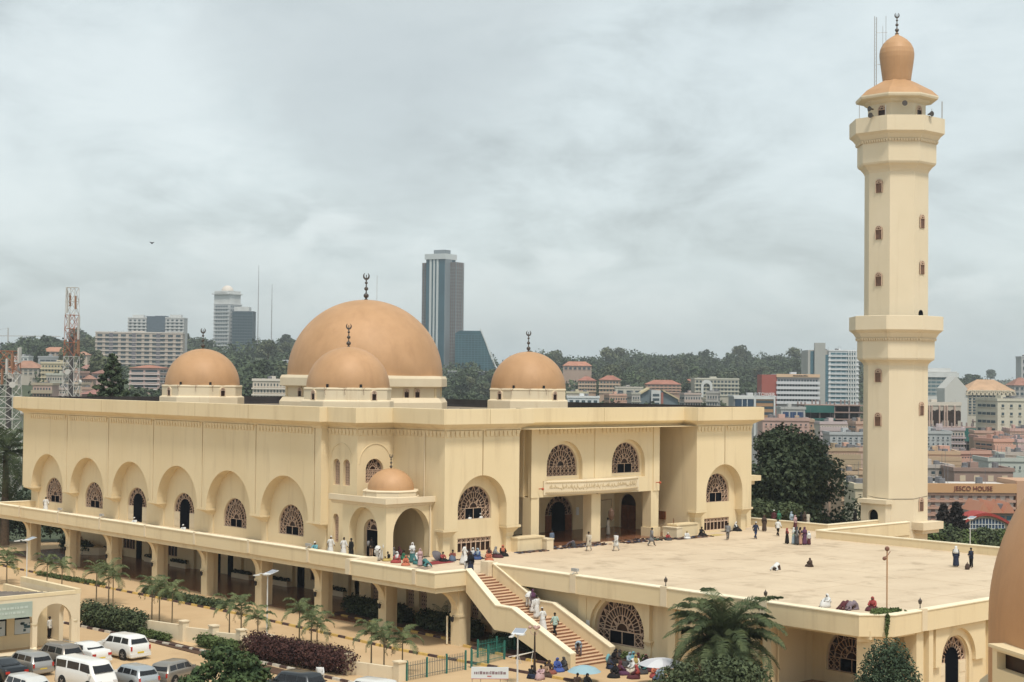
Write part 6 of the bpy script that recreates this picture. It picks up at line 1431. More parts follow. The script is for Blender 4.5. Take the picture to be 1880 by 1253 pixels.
for k in range(34): y = Y+.45+k*.28; A.add([(38, y, 4.02+k*.005), (55.6-.34*k, y, 4.02+k*.005), (55.6-.34*k, y+.14, 4.16+k*.005), (38, y+.14, 4.16+k*.005)], [(0, 1, 2, 3)]); A.add([(38, y+.14, 4.16+k*.005), (55.6-.34*k, y+.14, 4.16+k*.005), (55.6-.34*k, y+.28, 4.02+k*.005), (38, y+.28, 4.02+k*.005)], [(0, 1, 2, 3)])
A.build('roof', cmat((.20, .17, .15), .8, 'ribbed_roof', var=(.14, .12, .10), vscale=1), pbld)
A = MB(); A.box((56.55, Y, 4.0), (56.95, 118, 4.35)); A.box((38, Y-.03, 4.003), (56.54, Y+.3, 4.25)); A.build('parapet', M['stucco'], pbld)
A = MB(); A.box((55.4, Y+.35, 0), (56.5, 118, .18)); A.box((38, Y-.9, 0), (57.2, Y+.34, .12)); A.build('porch_step', M['stucco2'], pbld)
A = MB(); A.box((47.6, 106.2, .7), (49.3, 106.26, 1.75)); A.tube([(47.8, 106.25, 0), (47.8, 106.25, .8)], .03, 6); A.tube([(49.1, 106.25, 0), (49.1, 106.25, .8)], .03, 6); A.build('notice_board', cmat((.62, .62, .60), .7, 'blank_board'), label='blank white notice board standing by the small porch', cat='notice board')

# ------------------------------------------------------------------ street furniture
def solar_lamp(loc, h, label, grp=None, rz=0.0, two=True):
    r = empty('street_lamp', loc, rz, label, 'street lamp', grp)
    A = MB(); A.tube([(0, 0, 0), (0, 0, h)], [.07, .045], 8); A.lathe([(.14, 0), (.14, .06), (.07, .08)], (0, 0, 0), 10); part(r, 'pole', A, cmat((.60, .60, .58), .5, 'pale_pole'))
    A = MB(); A.add([(-.15, -.42, h+.02), (.75, -.42, h+.28), (.75, .42, h+.28), (-.15, .42, h+.02), (-.15, -.42, h+.07), (.75, -.42, h+.33), (.75, .42, h+.33), (-.15, .42, h+.07)], [(0, 3, 2, 1), (4, 5, 6, 7), (0, 1, 5, 4), (1, 2, 6, 5), (2, 3, 7, 6), (3, 0, 4, 7)]); o = part(r, 'solar_panel', A, cmat((.62, .64, .66), .4, 'panel_back'))
    A = MB(); A.sheet([(-.10, -.38, h+.078), (.70, -.38, h+.333+.01), (.70, .38, h+.333+.01), (-.10, .38, h+.078)]); o2 = bpy.data.objects.new('solar_cells', A.mesh('solar_cells', cmat((.30, .33, .38), .25, 'cells'))); COL.objects.link(o2); o2.parent = o
    A = MB()
    for sx in (-1,): A.tube([(0, 0, h-.1), (-.5, .05, h+.15), (-1.0, .1, h+.05)], .03, 6); A.box((-1.25, -.02, h+.0), (-.75, .22, h+.07)); 
    A.tube([(0, 0, h-.15), (-.35, -.4, h+.1)], .03, 6); A.box((-.75, -.62, h+.08), (-.25, -.38, h+.15))
    part(r, 'lamp_arm', A, cmat((.62, .62, .60), .5, 'pale_pole'))
    return r
solar_lamp((68.5, 141.6, 0), 4.5, 'solar street lamp beside the areca palms at the left', 'solar street lamps')
solar_lamp((70.9, 104.6, 0), 4.7, 'solar street lamp in the middle of the driveway', 'solar street lamps')
solar_lamp((71.8, 76.5, 0), 3.4, 'solar street lamp near the foot of the staircase', 'solar street lamps', rz=.5)
p = ony(1781, 1000, 0) if False else atw(1781, 1010, 190); solar_lamp((p.x, p.y, p.z), 3.7, 'distant pale lamp post beyond the terrace at the right')
def post_lamp(loc, h, label):
    r = empty('lamp_post', loc, 0, label, 'lamp post'); A = MB(); A.lathe([(.24, 0), (.22, .25), (.12, .45), (.09, .8), (.075, h*.5), (.05, h*.9), (.04, h)], (0, 0, 0), 10); part(r, 'post', A, cmat((.04, .025, .02), .6, 'cast_iron'))
    A = MB()
    for a in (0, 2.1, 4.2): A.tube([(0, 0, h*.92), (.25*cos(a), .25*sin(a), h*.95), (.35*cos(a), .35*sin(a), h*1.02)], .02, 5); A.ball((.35*cos(a), .35*sin(a), h*1.09), .13, 8)
    A.ball((0, 0, h*1.1), .14, 8); part(r, 'lamp_globe', A, cmat((.45, .30, .26), .5, 'rosy_glass')); return r
post_lamp((74.9, 78.1, 0), 3.1, 'dark ornamental lamp post with rosy globes below the staircase')
# lamp on the terrace corner with hanging plant
r = empty('terrace_lamp', (85.9, 57.2, ZP), 0, 'thin rusty lamp post at the terrace corner', 'lamp post'); A = MB(); A.tube([(0, 0, 0), (0, 0, 4.6)], .045, 6); part(r, 'pole', A, cmat((.42, .24, .13), .7, 'rust')); A = MB(); A.tube([(-.35, 0, 4.2), (.1, 0, 4.35), (.8, .3, 4.5)], .03, 5); A.ball((0, 0, 4.75), .16, 8); A.ball((-.3, 0, 4.15), .13, 8); part(r, 'lamp_head', A, cmat((.20, .10, .07), .7, 'rusty_lamp'))
inst('trailing_plant', leafmesh('trailing_plant', 2600, [(0, 0, .15, .9, .5, .25), (1.1, -.2, .1, .8, .4, .22), (-.35, -.75, -.3, .14, .14, .6), (-.5, -.8, -.9, .10, .10, .5), (1.7, -.7, -.1, .1, .1, .3)], .09, G['bright'], 77), (84.9, 57.0, ZT-.1), label='trailing green plant spilling over the terrace corner parapet', cat='plant')
# railings: green metal fence
GR = cmat((.03, .16, .13), .6, 'green_railing'); GY = cmat((.10, .12, .11), .7, 'grey_railing')
def railing(a, b, h, m, label, postm=None, n=None, grp='metal railings by the driveway'):
    a = Vector((*a, 0)); b = Vector((*b, 0)); ln = (b-a).length; t = (b-a).normalized(); r = empty('railing', tuple(a), 0, label, 'fence', grp); A = MB(); n = n or int(ln/.16)
    for k in range(n+1): p = t*(ln*k/n); A.box((p.x-.012, p.y-.012, .05), (p.x+.012, p.y+.012, h))
    part(r, 'bars', A, m); A = MB()
    for z in (.25, h-.25): A.tube([(0, 0, z), tuple(t*ln+Vector((0, 0, z)))], .02, 4)
    part(r, 'rail', A, m)
    for k in range(int(ln/2.4)+2):
        p = t*min(ln, k*ln/(int(ln/2.4)+1)); A = MB(); A.box((p.x-.05, p.y-.05, 0), (p.x+.05, p.y+.05, h+.12)); part(r, 'fence_post', A, postm or m)
railing((67.3, 82.6), (73.0, 83.1), 1.25, GY, 'grey-green spiked railing left of the banner sign', GR)
railing((73.8, 83.4), (77.9, 84.4), 1.25, GR, 'green spiked railing across the driveway by the stairs', GR)
railing((76.9, 86.2), (81.0, 86.6), 1.2, GR, 'green railing beside the plant bed under the stairs', GR)
# crowd barrier / stretcher-like trestle
A = MB(); 
for x in (0, 1.5): A.tube([(x, 0, 0), (x+.25, .1, .8), (x+.5, .0, 0)], .025, 5)
A.tube([(-.3, .05, .55), (2.6, .05, .75)], .03, 5); A.tube([(-.3, .5, .5), (2.4, .5, .6)], .03, 5); o = A.build('trestle', cmat((.6, .58, .53), .7, 'trestle_white'), label='pale folded metal trestle behind the green railing', cat='barrier'); o.location = (77.2, 82.4, 0)
# banner sign on posts
r = empty('banner_sign', (68.6, 75.7, 0), radians(-42), 'white printed banner stretched between thin posts', 'banner', scale=.85); A = MB()
for x in (-1.35, -.7, .8, 1.35): A.tube([(x, .03, 0), (x, .03, 1.9 if abs(x) > 1 else 1.5)], .025, 5)
part(r, 'post', A, cmat((.25, .20, .16), .7, 'sign_post')); A = MB(); A.box((-1.42, -.05, 1.15), (1.42, -.02, 2.05)); A.box((-1.42, .06, 1.15), (1.42, .09, 2.05)); A.box((-1.42, -.02, 2.03), (1.42, .06, 2.06)); o = part(r, 'banner', A, cmat((.60, .64, .66), .7, 'banner_white')); A = MB(); rr = random.Random(4)
x = -1.2
while x < 1.15: d_ = rr.uniform(.05, .22); A.box((x, -.06, 1.52), (x+d_, -.051, 1.70+rr.uniform(0, .06))); x += d_+.05
part(r, 'print', A, cmat((.22, .16, .18), .7, 'banner_print')); A = MB(); A.box((-.2, -.06, 1.33), (.12, -.051, 1.42)); A.box((-1.42, -.058, 1.15), (1.42, -.051, 1.2)); part(r, 'print', A, cmat((.40, .12, .12), .7, 'banner_red'))
# umbrellas
def umbrella(loc, r0, h, label, cols, m1, m2=None):
    r = empty('umbrella', loc, 0, label, 'umbrella'); A = MB(); n = 16; prof = [(.01, h), (r0*.35, h-.05), (r0*.7, h-.18), (r0, h-.42)]
    A.lathe(prof, (0, 0, 0), n); 
    me = A.mesh('canopy', [m1, m2 or m1]); me.polygons.foreach_set('material_index', [(k % n)//2 % 2 for k in range(len(me.polygons))]); o = bpy.data.objects.new('canopy', me); COL.objects.link(o); o.parent = r
    A = MB(); A.tube([(0, 0, 0), (0, 0, h)], .02, 5); part(r, 'pole', A, RIM)
    return r
umbrella((76.2, 74.6, 0), 1.15, 1.15, 'pale blue umbrella over two seated women', 1, cmat((.28, .42, .48), .7, 'blue_cloth'))
pq = gpx(1215, 1262); umbrella((pq.x, pq.y, 0), 1.55, 1.9, 'white parasol half hidden by the small sparse tree', 1, cmat((.60, .61, .63), .7, 'white_cloth'), cmat((.50, .50, .53), .7, 'pale_grey_cloth'))
pq = onz(803, 1030, ZP); u_ = umbrella((pq.x, pq.y, ZP+.42), .55, .36, 'folded grey umbrella resting on the gallery floor', 1, cmat((.13, .12, .13), .7, 'grey_cloth')); u_.rotation_euler = (.9, .3, 0)
# lattice telecom masts
def mast(u, v0, v1, w, wd, label, red, name='telecom_mast', seed=1):
    base = atw(u, v0, w); h = atw(u, v1, w).z-base.z; r = empty(name, tuple(base), .6, label, 'telecom mast'); foot = -14
    cols_ = [cmat((.36, .14, .08), .8, 'mast_red'), cmat((.52, .50, .47), .8, 'mast_white')]
    nseg = 14; A = [MB(), MB()]
    for k in range(nseg):
        z0 = foot+(h-foot)*k/nseg; z1 = foot+(h-foot)*(k+1)/nseg; q = A[red(z0, h)]
        s0 = wd*(1.15-.3*max(z0, 0)/h)/2; s1 = wd*(1.15-.3*max(z1, 0)/h)/2; C4 = [(-1, -1), (1, -1), (1, 1), (-1, 1)]
        for i in range(4):
            a, b = C4[i], C4[(i+1) % 4]; q.tube([(a[0]*s0, a[1]*s0, z0), (a[0]*s1, a[1]*s1, z1)], .05, 4); q.tube([(a[0]*s0, a[1]*s0, z0), (b[0]*s1, b[1]*s1, z1)], .045, 4); q.tube([(b[0]*s0, b[1]*s0, z0), (a[0]*s1, a[1]*s1, z1)], .045, 4); q.tube([(a[0]*s1, a[1]*s1, z1), (b[0]*s1, b[1]*s1, z1)], .045, 4)
    for i in (0, 1): part(r, 'lattice_frame', A[i], cols_[i])
    rr = random.Random(seed)
    for k in range(9):
        a = rr.uniform(0, 6.28); z = h*rr.uniform(.45, .97); d = wd*.62; B = MB(); B.box((d*cos(a)-.16, d*sin(a)-.12, z-1.1), (d*cos(a)+.16, d*sin(a)+.12, z+1.1)); part(r, 'panel_antenna', B, cols_[1] if k % 3 else cmat((.30, .16, .10), .8, 'antenna_brown'))
    for k in range(3):
        a = rr.uniform(3.2, 5.6); z = h*rr.uniform(-.1, .5); d = wd*.7; B = MB(); B.tube([(d*cos(a), d*sin(a), z), (d*1.3*cos(a), d*1.3*sin(a), z)], [.42, .45], 12); part(r, 'dish_antenna', B, cols_[1])
    B = MB(); B.box((-.25, -.25, foot), (.25, .25, h*.55)); part(r, 'cable_ladder', B, cmat((.10, .09, .09), .8, 'cable_black'))
    return r
mast(130, 728, 528, 260, 1.8, 'tall red and white lattice telecom mast behind the mosque roof', lambda z, h: 0 if h*.28 < z < h*.72*1.0 and z < h*.62 or z > h*.92 else 1)
mast(16, 757, 645, 225, 2.4, 'shorter telecom mast with bright red top at the left edge', lambda z, h: 0 if z > h*.52 else 1, seed=5)
for (u, v1, lb) in ((473, 487, 'thin tall guyed mast on the skyline, taller of two'), (498, 522, 'thin guyed mast on the skyline, shorter of two')):
    b = atw(u, 645, 1550); t = atw(u, v1, 1550); A = MB(); hh = t.z-b.z; A.tube([(0, 0, -10), (0, 0, hh*.6), (0, 0, hh)], [.55, .45, .2], 5)
    for k in range(12): A.box((-.9, -.1, hh*k/12), (.9, .1, hh*k/12+.3))
    o = A.build('guyed_mast', cmat((.36, .36, .37), .8, 'mast_grey'), label=lb, cat='mast'); o.location = b
b = atw(14, 660, 1500); A = MB(); A.box((-.5, -.5, 0), (.5, .5, 30)); A.box((-34, -.4, 22), (50, .4, 22.7)); A.tube([(0, 0, 30), (-34, 0, 22.7)], .1, 4); o = A.build('tower_crane', cmat((.46, .44, .42), .8, 'crane_pale'), label='faint tower crane on the skyline at the far left', cat='crane'); o.location = b; o.rotation_euler = (0, 0, YAW-pi/2)
# layered conifer behind the roof and the two dark conifers at the right
def layered(u, vb, vt, w, wpx, label, seed, m, n=3600, gap=True, size=.28):
    b = atw(u, vb, w); h = atw(u, vt, w).z-b.z; W_ = wpx/FPX*w; rr = random.Random(seed); lob = []
    for k in range(34):
        t = k/33; z = h*(.12+.86*t); rad = W_/2*(1-t)**.8+.15; a = k*2.4; d = rad*rr.uniform(.45, .8); s_ = W_*(.17 if gap else .22)*(1-t*.55); lob.append((cos(a)*d, sin(a)*d, z, s_, s_, s_*.42))
    return tree('conifer', tuple(b), leafmesh('crown', n, lob, size, m, seed, shell=.3), trunkmesh(h*.95, .22, seed, W_*.3, h*.6, 8), label)
layered(205, 745, 650, 228, 72, 'dark layered conifer standing behind the mosque roof at the left', 301, G['dark'], 5200)
for (u, vt_) in ((165, 722), (195, 725), (214, 725), (250, 722)): layered(u, 748, vt_, 222, 26, 'dark conifer tip just above the roof line near the layered conifer', 310+u, G['dark'], 700, size=.2)['group'] = 'dark conifer tips above the roof line'
PUR = leafmat('dark_purple_needles', (.045, .036, .032), (.018, .016, .016), .1, .8)
layered(1732, 990, 927, 215, 40, 'dark purplish conifer beyond the terrace, left of two', 305, PUR, 5200, False, .3); layered(1756, 992, 922, 215, 46, 'dark purplish conifer beyond the terrace, right of two', 306, PUR, 5600, False, .3)
hp = [atw(u, v, 200) for u, v in ((1705, 985), (1740, 985), (1775, 992), (1810, 990), (1850, 992), (1880, 990))]
for k, p in enumerate(hp):
    s_ = 2.4; inst('bush', leafmesh('bush', 2200, [(0, 0, -.5, s_, s_, 1.6+.3*(k % 2)), (.8, 1, -.2, s_*.7, s_*.7, 1.5)], .3, G['mid' if k % 2 else 'bright'], 330+k), tuple(p), label=('leftmost', 'second', 'third', 'fourth', 'fifth', 'rightmost')[k]+' green bush just beyond the terrace parapet at the right', cat='bush', group='bushes beyond the terrace parapet')
inst('hedge', leafmesh('hedge', 3000, [(0, 0, 0, 2.2, 1.6, 1.2), (-2.2, 2.4, .2, 2, 1.6, 1.1), (2.4, -2.2, -.2, 2, 1.6, 1.0)], .24, G['mid'], 350), tuple(atw(1398, 935, 178)), label='green hedge beyond the far terrace wall beside the dark tree', cat='hedge')
# east porch of the mosque seen past the corner
A = MB(); A.box((128.6, 103.6, 10.0), (132.2, 110, 10.55)); A.box((128.6, 104.0, 9.6), (131.6, 109, 9.99)); A.panel(rect(128.56, ZP, 131.3, 9.6), [arch(129.6, .95, ZP+.01, 8.2, 14)], 0, .5, FY(104.2)); A.build('east_porch', M['stucco'], mosque)
# lantern, wall lamps, notices on the mosque
A = MB(); A.tube([(107.95, 103.6, 9.0), (108.9, 103.2, 9.1), (108.9, 103.2, 8.4)], .035, 6); A.lathe([(.02, .4), (.10, .25), (.27, .08), (.30, -.35), (.20, -.7), (.04, -.85)], (108.9, 103.2, 7.9), 10); A.build('hanging_lantern', cmat((.10, .055, .035), .5, 'lantern_brown'), mosque)
for y in (151.0, 144.7, 141.9, 135.2):
    A = MB(); A.tube([(LX+1.48, y, 7.9), (LX+1.2, y, 7.95)], .03, 5); A.lathe([(.02, .25), (.15, .05), (.18, -.25), (.04, -.5)], (LX+1.15, y, 7.7), 8); A.build('wall_lantern', M['black'], mosque)
for x in (99.75, 115.75): A = MB(); A.tube([(x, 103.65, 10.4), (x, 103.2, 10.45)], .05, 6); A.ball((x, 103.15, 10.42), .13, 8); A.build('wall_lamp', cmat((.45, .10, .05), .6, 'red_lamp'), mosque)
A = MB(); A.box((114.2, 113.12, 6.6), (114.55, 113.18, 7.4)); A.build('notice', M['white'], mosque); A = MB(); A.box((84.2, 82.05, 1.9), (84.56, 82.06, 2.0)); A.box((bx-.34, 82.0, 1.7), (bx-.31, 82.5, 2.5)); A.build('notice', M['white'], terr)
A = MB(); A.tube([(117.0, 102.45, ZP+1.3), (117.0, 102.45, ZP+1.8)], .04, 6); A.box((119.75, 106, 6.4), (119.88, 107.6, 7.2)); A.build('grille', M['wood'], mosque)
# shoes and prayer mats left along the edge of the porch
rr = random.Random(12); A = MB()
def shoe(mb, x, y, a, mi, z):
    c_, s_ = cos(a), sin(a)
    def q(u_, v_, w_): return (x+u_*c_-v_*s_, y+u_*s_+v_*c_, z+w_)
    mb.add([q(-.14, -.045, 0), q(.14, -.04, 0), q(.14, .04, 0), q(-.14, .045, 0), q(-.13, -.035, .08), q(.02, -.035, .07), q(.12, -.03, .035), q(.12, .03, .035), q(.02, .035, .07), q(-.13, .035, .08)], [(0, 3, 2, 1), (4, 5, 8, 9), (5, 6, 7, 8), (0, 1, 6, 5, 4), (3, 9, 8, 7, 2), (1, 2, 7, 6), (0, 4, 9, 3)], mi)
def shoes(x0, x1, y0, y1, n):
    for k in range(n):
        x = rr.uniform(x0, x1); y = rr.uniform(y0, y1); a = rr.uniform(1.0, 2.2); mi = rr.choice((0, 0, 0, 1, 1, 2, 3)); shoe(A, x, y, a, mi, ZP+.012); shoe(A, x+.12, y+rr.uniform(-.03, .03), a+rr.uniform(-.2, .2), mi, ZP+.012)
shoes(94.6, 98.4, 100.7, 101.6, 120); shoes(99.5, 107, 101.0, 103.2, 170); shoes(108.3, 115.6, 100.6, 103.0, 200); shoes(115.7, 120.4, 100.0, 101.6, 90); shoes(86.0, 90, 99.6, 101.0, 60)
A.build('scattered_shoes', [cmat((.03, .02, .02), .7, 'shoe_black'), cmat((.10, .05, .03), .7, 'shoe_brown'), cmat((.35, .20, .12), .7, 'shoe_tan'), cmat((.10, .12, .18), .7, 'shoe_blue')], label='rows of shoes left along the entrance steps', kind='stuff')
def mat_(x, y, w_, l_, a, col, lb):
    A = MB(); A.box((-w_/2, -l_/2, 0), (w_/2, l_/2, .02)); o = A.build('prayer_mat', cmat(col, .95, 'mat_cloth', var=tuple(c*.6 for c in col), vscale=6), label=lb, cat='mat'); o.location = (x, y, ZP+.008); o.rotation_euler = (0, 0, a)
mat_(117.2, 100.6, 4.4, 1.2, .0, (.10, .07, .06), 'long dark mat with a red-clad child on it'); mat_(121.2, 100.9, 2.6, 1.1, .05, (.62, .48, .20), 'yellow mat on the terrace near the right wall'); mat_(110.5, 101.4, 2.4, .9, -.1, (.10, .14, .28), 'blue mat among shoes right of the middle column'); mat_(114.2, 102.0, 2.8, 1.0, .1, (.10, .26, .22), 'teal mat among shoes by the right pedestal')
mat_(84.4, 100.0, 3.0, 1.6, .1, (.30, .05, .05), 'red patterned mat under the seated family by the west porch'); mat_(80.6, 97.6, 2.6, 1.3, .4, (.34, .26, .20), 'beige fringed mat near the stair head'); mat_(126, 103.0, 2.2, 1.1, 0, (.08, .06, .06), 'dark mat beside the last corbelled pier')
p = atw(279, 447, 120); A = MB(); A.add([(-.22, 0, .12), (0, -.08, 0), (.2, 0, .10), (0, .10, 0), (0, 0, .07), (0, 0, -.07)], [(0, 1, 4), (1, 2, 4), (2, 3, 4), (3, 0, 4), (1, 0, 5), (2, 1, 5), (3, 2, 5), (0, 3, 5)]); o = A.build('bird', cmat((.03, .03, .035), .8, 'bird_dark'), label='dark bird flying in the cloudy sky at the left', cat='bird'); o.location = p; o.rotation_euler = (0, 0, YAW-pi/2)
# ------------------------------------------------------------------ people
SKIN = mat('dark_skin', (.075, .038, .024), .6); HAIR = cmat((.008, .007, .007), .8, 'black_hair')
# poses: joint positions, facing -y. pelvis, chest, neck, head, then (shoulder, elbow, wrist) and (hip, knee, ankle, toe) for both sides
POSES = {
 'stand': dict(pel=(0, 0, .95), ch=(0, 0, 1.28), nk=(0, .01, 1.47), hd=(0, -.015, 1.61), aL=[(-.18, 0, 1.40), (-.24, .02, 1.13), (-.23, -.06, .88)], aR=[(.18, 0, 1.40), (.24, .02, 1.13), (.23, -.06, .88)], lL=[(-.09, 0, .90), (-.10, -.01, .50), (-.10, .03, .08), (-.11, -.14, .03)], lR=[(.09, 0, .90), (.10, -.01, .50), (.10, .03, .08), (.11, -.14, .03)]),
 'walk': dict(pel=(0, 0, .93), ch=(0, -.03, 1.26), nk=(0, -.03, 1.45), hd=(0, -.06, 1.59), aL=[(-.18, -.02, 1.38), (-.25, .10, 1.12), (-.25, .02, .90)], aR=[(.18, -.02, 1.38), (.25, -.10, 1.13), (.22, -.26, .95)], lL=[(-.09, 0, .88), (-.09, -.17, .50), (-.09, -.28, .10), (-.09, -.44, .06)], lR=[(.09, 0, .88), (.09, .06, .47), (.10, .34, .14), (.10, .22, .02)]),
 'armsfront': dict(pel=(0, 0, .95), ch=(0, 0, 1.28), nk=(0, .0, 1.47), hd=(0, -.03, 1.60), aL=[(-.18, 0, 1.40), (-.25, -.04, 1.14), (-.10, -.26, 1.12)], aR=[(.18, 0, 1.40), (.25, -.04, 1.14), (.08, -.26, 1.06)], lL=[(-.09, 0, .90), (-.10, -.01, .50), (-.10, .03, .08), (-.12, -.14, .03)], lR=[(.09, 0, .90), (.10, -.01, .50), (.10, .03, .08), (.12, -.14, .03)]),
 'sit': dict(pel=(0, .10, .13), ch=(0, .06, .47), nk=(0, .02, .66), hd=(0, -.03, .80), aL=[(-.17, .04, .60), (-.26, -.12, .40), (-.12, -.32, .34)], aR=[(.17, .04, .60), (.26, -.12, .40), (.12, -.30, .30)], lL=[(-.09, .05, .13), (-.30, -.36, .20), (.02, -.42, .09), (.14, -.46, .05)], lR=[(.09, .05, .13), (.30, -.34, .20), (-.02, -.52, .09), (-.14, -.56, .05)]),
 'sitknees': dict(pel=(0, .12, .13), ch=(0, .12, .47), nk=(0, .07, .66), hd=(0, .02, .80), aL=[(-.17, .10, .60), (-.25, -.12, .48), (-.10, -.36, .42)], aR=[(.17, .10, .60), (.25, -.12, .48), (.10, -.36, .42)], lL=[(-.09, .05, .14), (-.12, -.36, .46), (-.11, -.50, .08), (-.12, -.66, .04)], lR=[(.09, .05, .14), (.12, -.36, .46), (.11, -.50, .08), (.12, -.66, .04)]),
 'bend': dict(pel=(0, .12, .90), ch=(0, -.18, 1.05), nk=(0, -.36, 1.02), hd=(0, -.48, .96), aL=[(-.17, -.30, 1.02), (-.20, -.36, .74), (-.14, -.42, .52)], aR=[(.17, -.30, 1.02), (.20, -.36, .74), (.14, -.42, .52)], lL=[(-.10, .12, .86), (-.12, .02, .48), (-.12, .10, .08), (-.13, -.06, .03)], lR=[(.10, .12, .86), (.12, .0, .48), (.12, .08, .08), (.13, -.08, .03)]),
 'bow': dict(pel=(0, .30, .42), ch=(0, -.05, .36), nk=(0, -.26, .25), hd=(0, -.38, .15), aL=[(-.16, -.20, .26), (-.30, -.28, .10), (-.22, -.50, .04)], aR=[(.16, -.20, .26), (.30, -.28, .10), (.22, -.50, .04)], lL=[(-.10, .28, .36), (-.12, .06, .07), (-.11, .46, .07), (-.11, .60, .03)], lR=[(.10, .28, .36), (.12, .06, .07), (.11, .46, .07), (.11, .60, .03)]),
}
def skinned(verts, edges, radii, mats, name, root=0, sub=1):
    me = bpy.data.meshes.new(name); me.from_pydata([tuple(v) for v in verts], edges, []); o = bpy.data.objects.new(name, me); COL.objects.link(o)
    sk = o.modifiers.new('s', 'SKIN'); sk.use_smooth_shade = True; sk.branch_smoothing = .6
    for i, d in enumerate(me.skin_vertices[0].data): r = radii[i]; d.radius = r if isinstance(r, tuple) else (r, r); d.use_root = (i == root)
    if sub: ss = o.modifiers.new('d', 'SUBSURF'); ss.levels = sub; ss.render_levels = sub
    bpy.context.view_layer.update(); dg = bpy.context.evaluated_depsgraph_get(); out_ = bpy.data.meshes.new_from_object(o.evaluated_get(dg)); out_.name = name
    bpy.data.objects.remove(o); bpy.data.meshes.remove(me); out_.materials.clear(); out_.materials.append(mats); return out_
def bodymesh(P):
    V, E_, R_ = [], [], []
    def add(p, r, par=None):
        V.append(Vector(p)); R_.append(r); i = len(V)-1
        if par is not None: E_.append((par, i))
        return i
    pel = add(P['pel'], (.13, .10)); ch = add(P['ch'], (.145, .105), pel); nk = add(P['nk'], .058, ch); hd = Vector(P['hd']); nkv = Vector(P['nk']); ax = (hd-nkv).normalized()
    j = add(hd-ax*.05, (.066, .075), nk); h1 = add(hd+ax*.03, (.080, .095), j); add(hd+ax*.10, (.062, .072), h1)
    for k in ('aL', 'aR'):
        s_, e, w = [Vector(p) for p in P[k]]; a = add(s_, .062, ch); b = add(e, .045, a); c = add(w, .030, b); d = (w-e).normalized(); pm = add(w+d*.06, (.040, .020), c)
        side = d.cross(Vector((0, 1, .3))).normalized()
        for f in range(4):
            q = w+d*.10+side*(f-1.5)*.019; fi = add(q, .009, pm); add(q+d*(.055-.008*abs(f-1.3))+Vector((0, -.015, -.01)), .008, fi)
        th = add(w+d*.03+side*.045*(1 if k == 'aL' else -1), .011, c); add(w+d*.075+side*.060*(1 if k == 'aL' else -1), .009, th)
    for k in ('lL', 'lR'):
        h, n_, a_, t_ = [Vector(p) for p in P[k]]; a = add(h, .088, pel); b = add(n_, .062, a); m_ = add(n_.lerp(a_, .35), .056, b); c = add(a_, .040, m_); add(t_, (.042, .028), c)
    return skinned(V, E_, R_, SKIN, 'body')
def facemesh(P):
    mb = MB(); hd = Vector(P['hd']); ax = (hd-Vector(P['nk'])).normalized(); fw = Vector((0, -1, 0)); fw = (fw-ax*fw.dot(ax)).normalized(); sd = ax.cross(fw)
    c = hd+fw*.086; mb.add([c+sd*.012-ax*.015, c-sd*.012-ax*.015, c+ax*.028, c+fw*.024-ax*.012], [(0, 3, 2), (3, 1, 2), (0, 1, 3)], 0)
    for s_ in (-1, 1): mb.ball(hd+fw*.078+sd*s_*.030+ax*.022, .011, 6, 1); mb.ball(hd+sd*s_*.083, .020, 6, 0)
    mb.box(tuple(hd+fw*.080-sd*.02-ax*.048-Vector((.0, .0, .004))), tuple(hd+fw*.086+sd*.02-ax*.042+Vector((.001, .004, .004)))); return mb.mesh('face', [SKIN, cmat((.5, .48, .45), .4, 'eye_white')])
def ringpts(c, rx, ry, ax, n=14, side=Vector((1, 0, 0)), wob=0, seed=0):
    ax = ax.normalized(); s_ = (side-ax*side.dot(ax)).normalized(); f = ax.cross(s_); rr = random.Random(seed)
    return [c+s_*rx*cos(2*pi*k/n)*(1+wob*sin(5*2*pi*k/n+seed))+f*ry*sin(2*pi*k/n)*(1+wob*sin(4*2*pi*k/n+seed*2)) for k in range(n)]
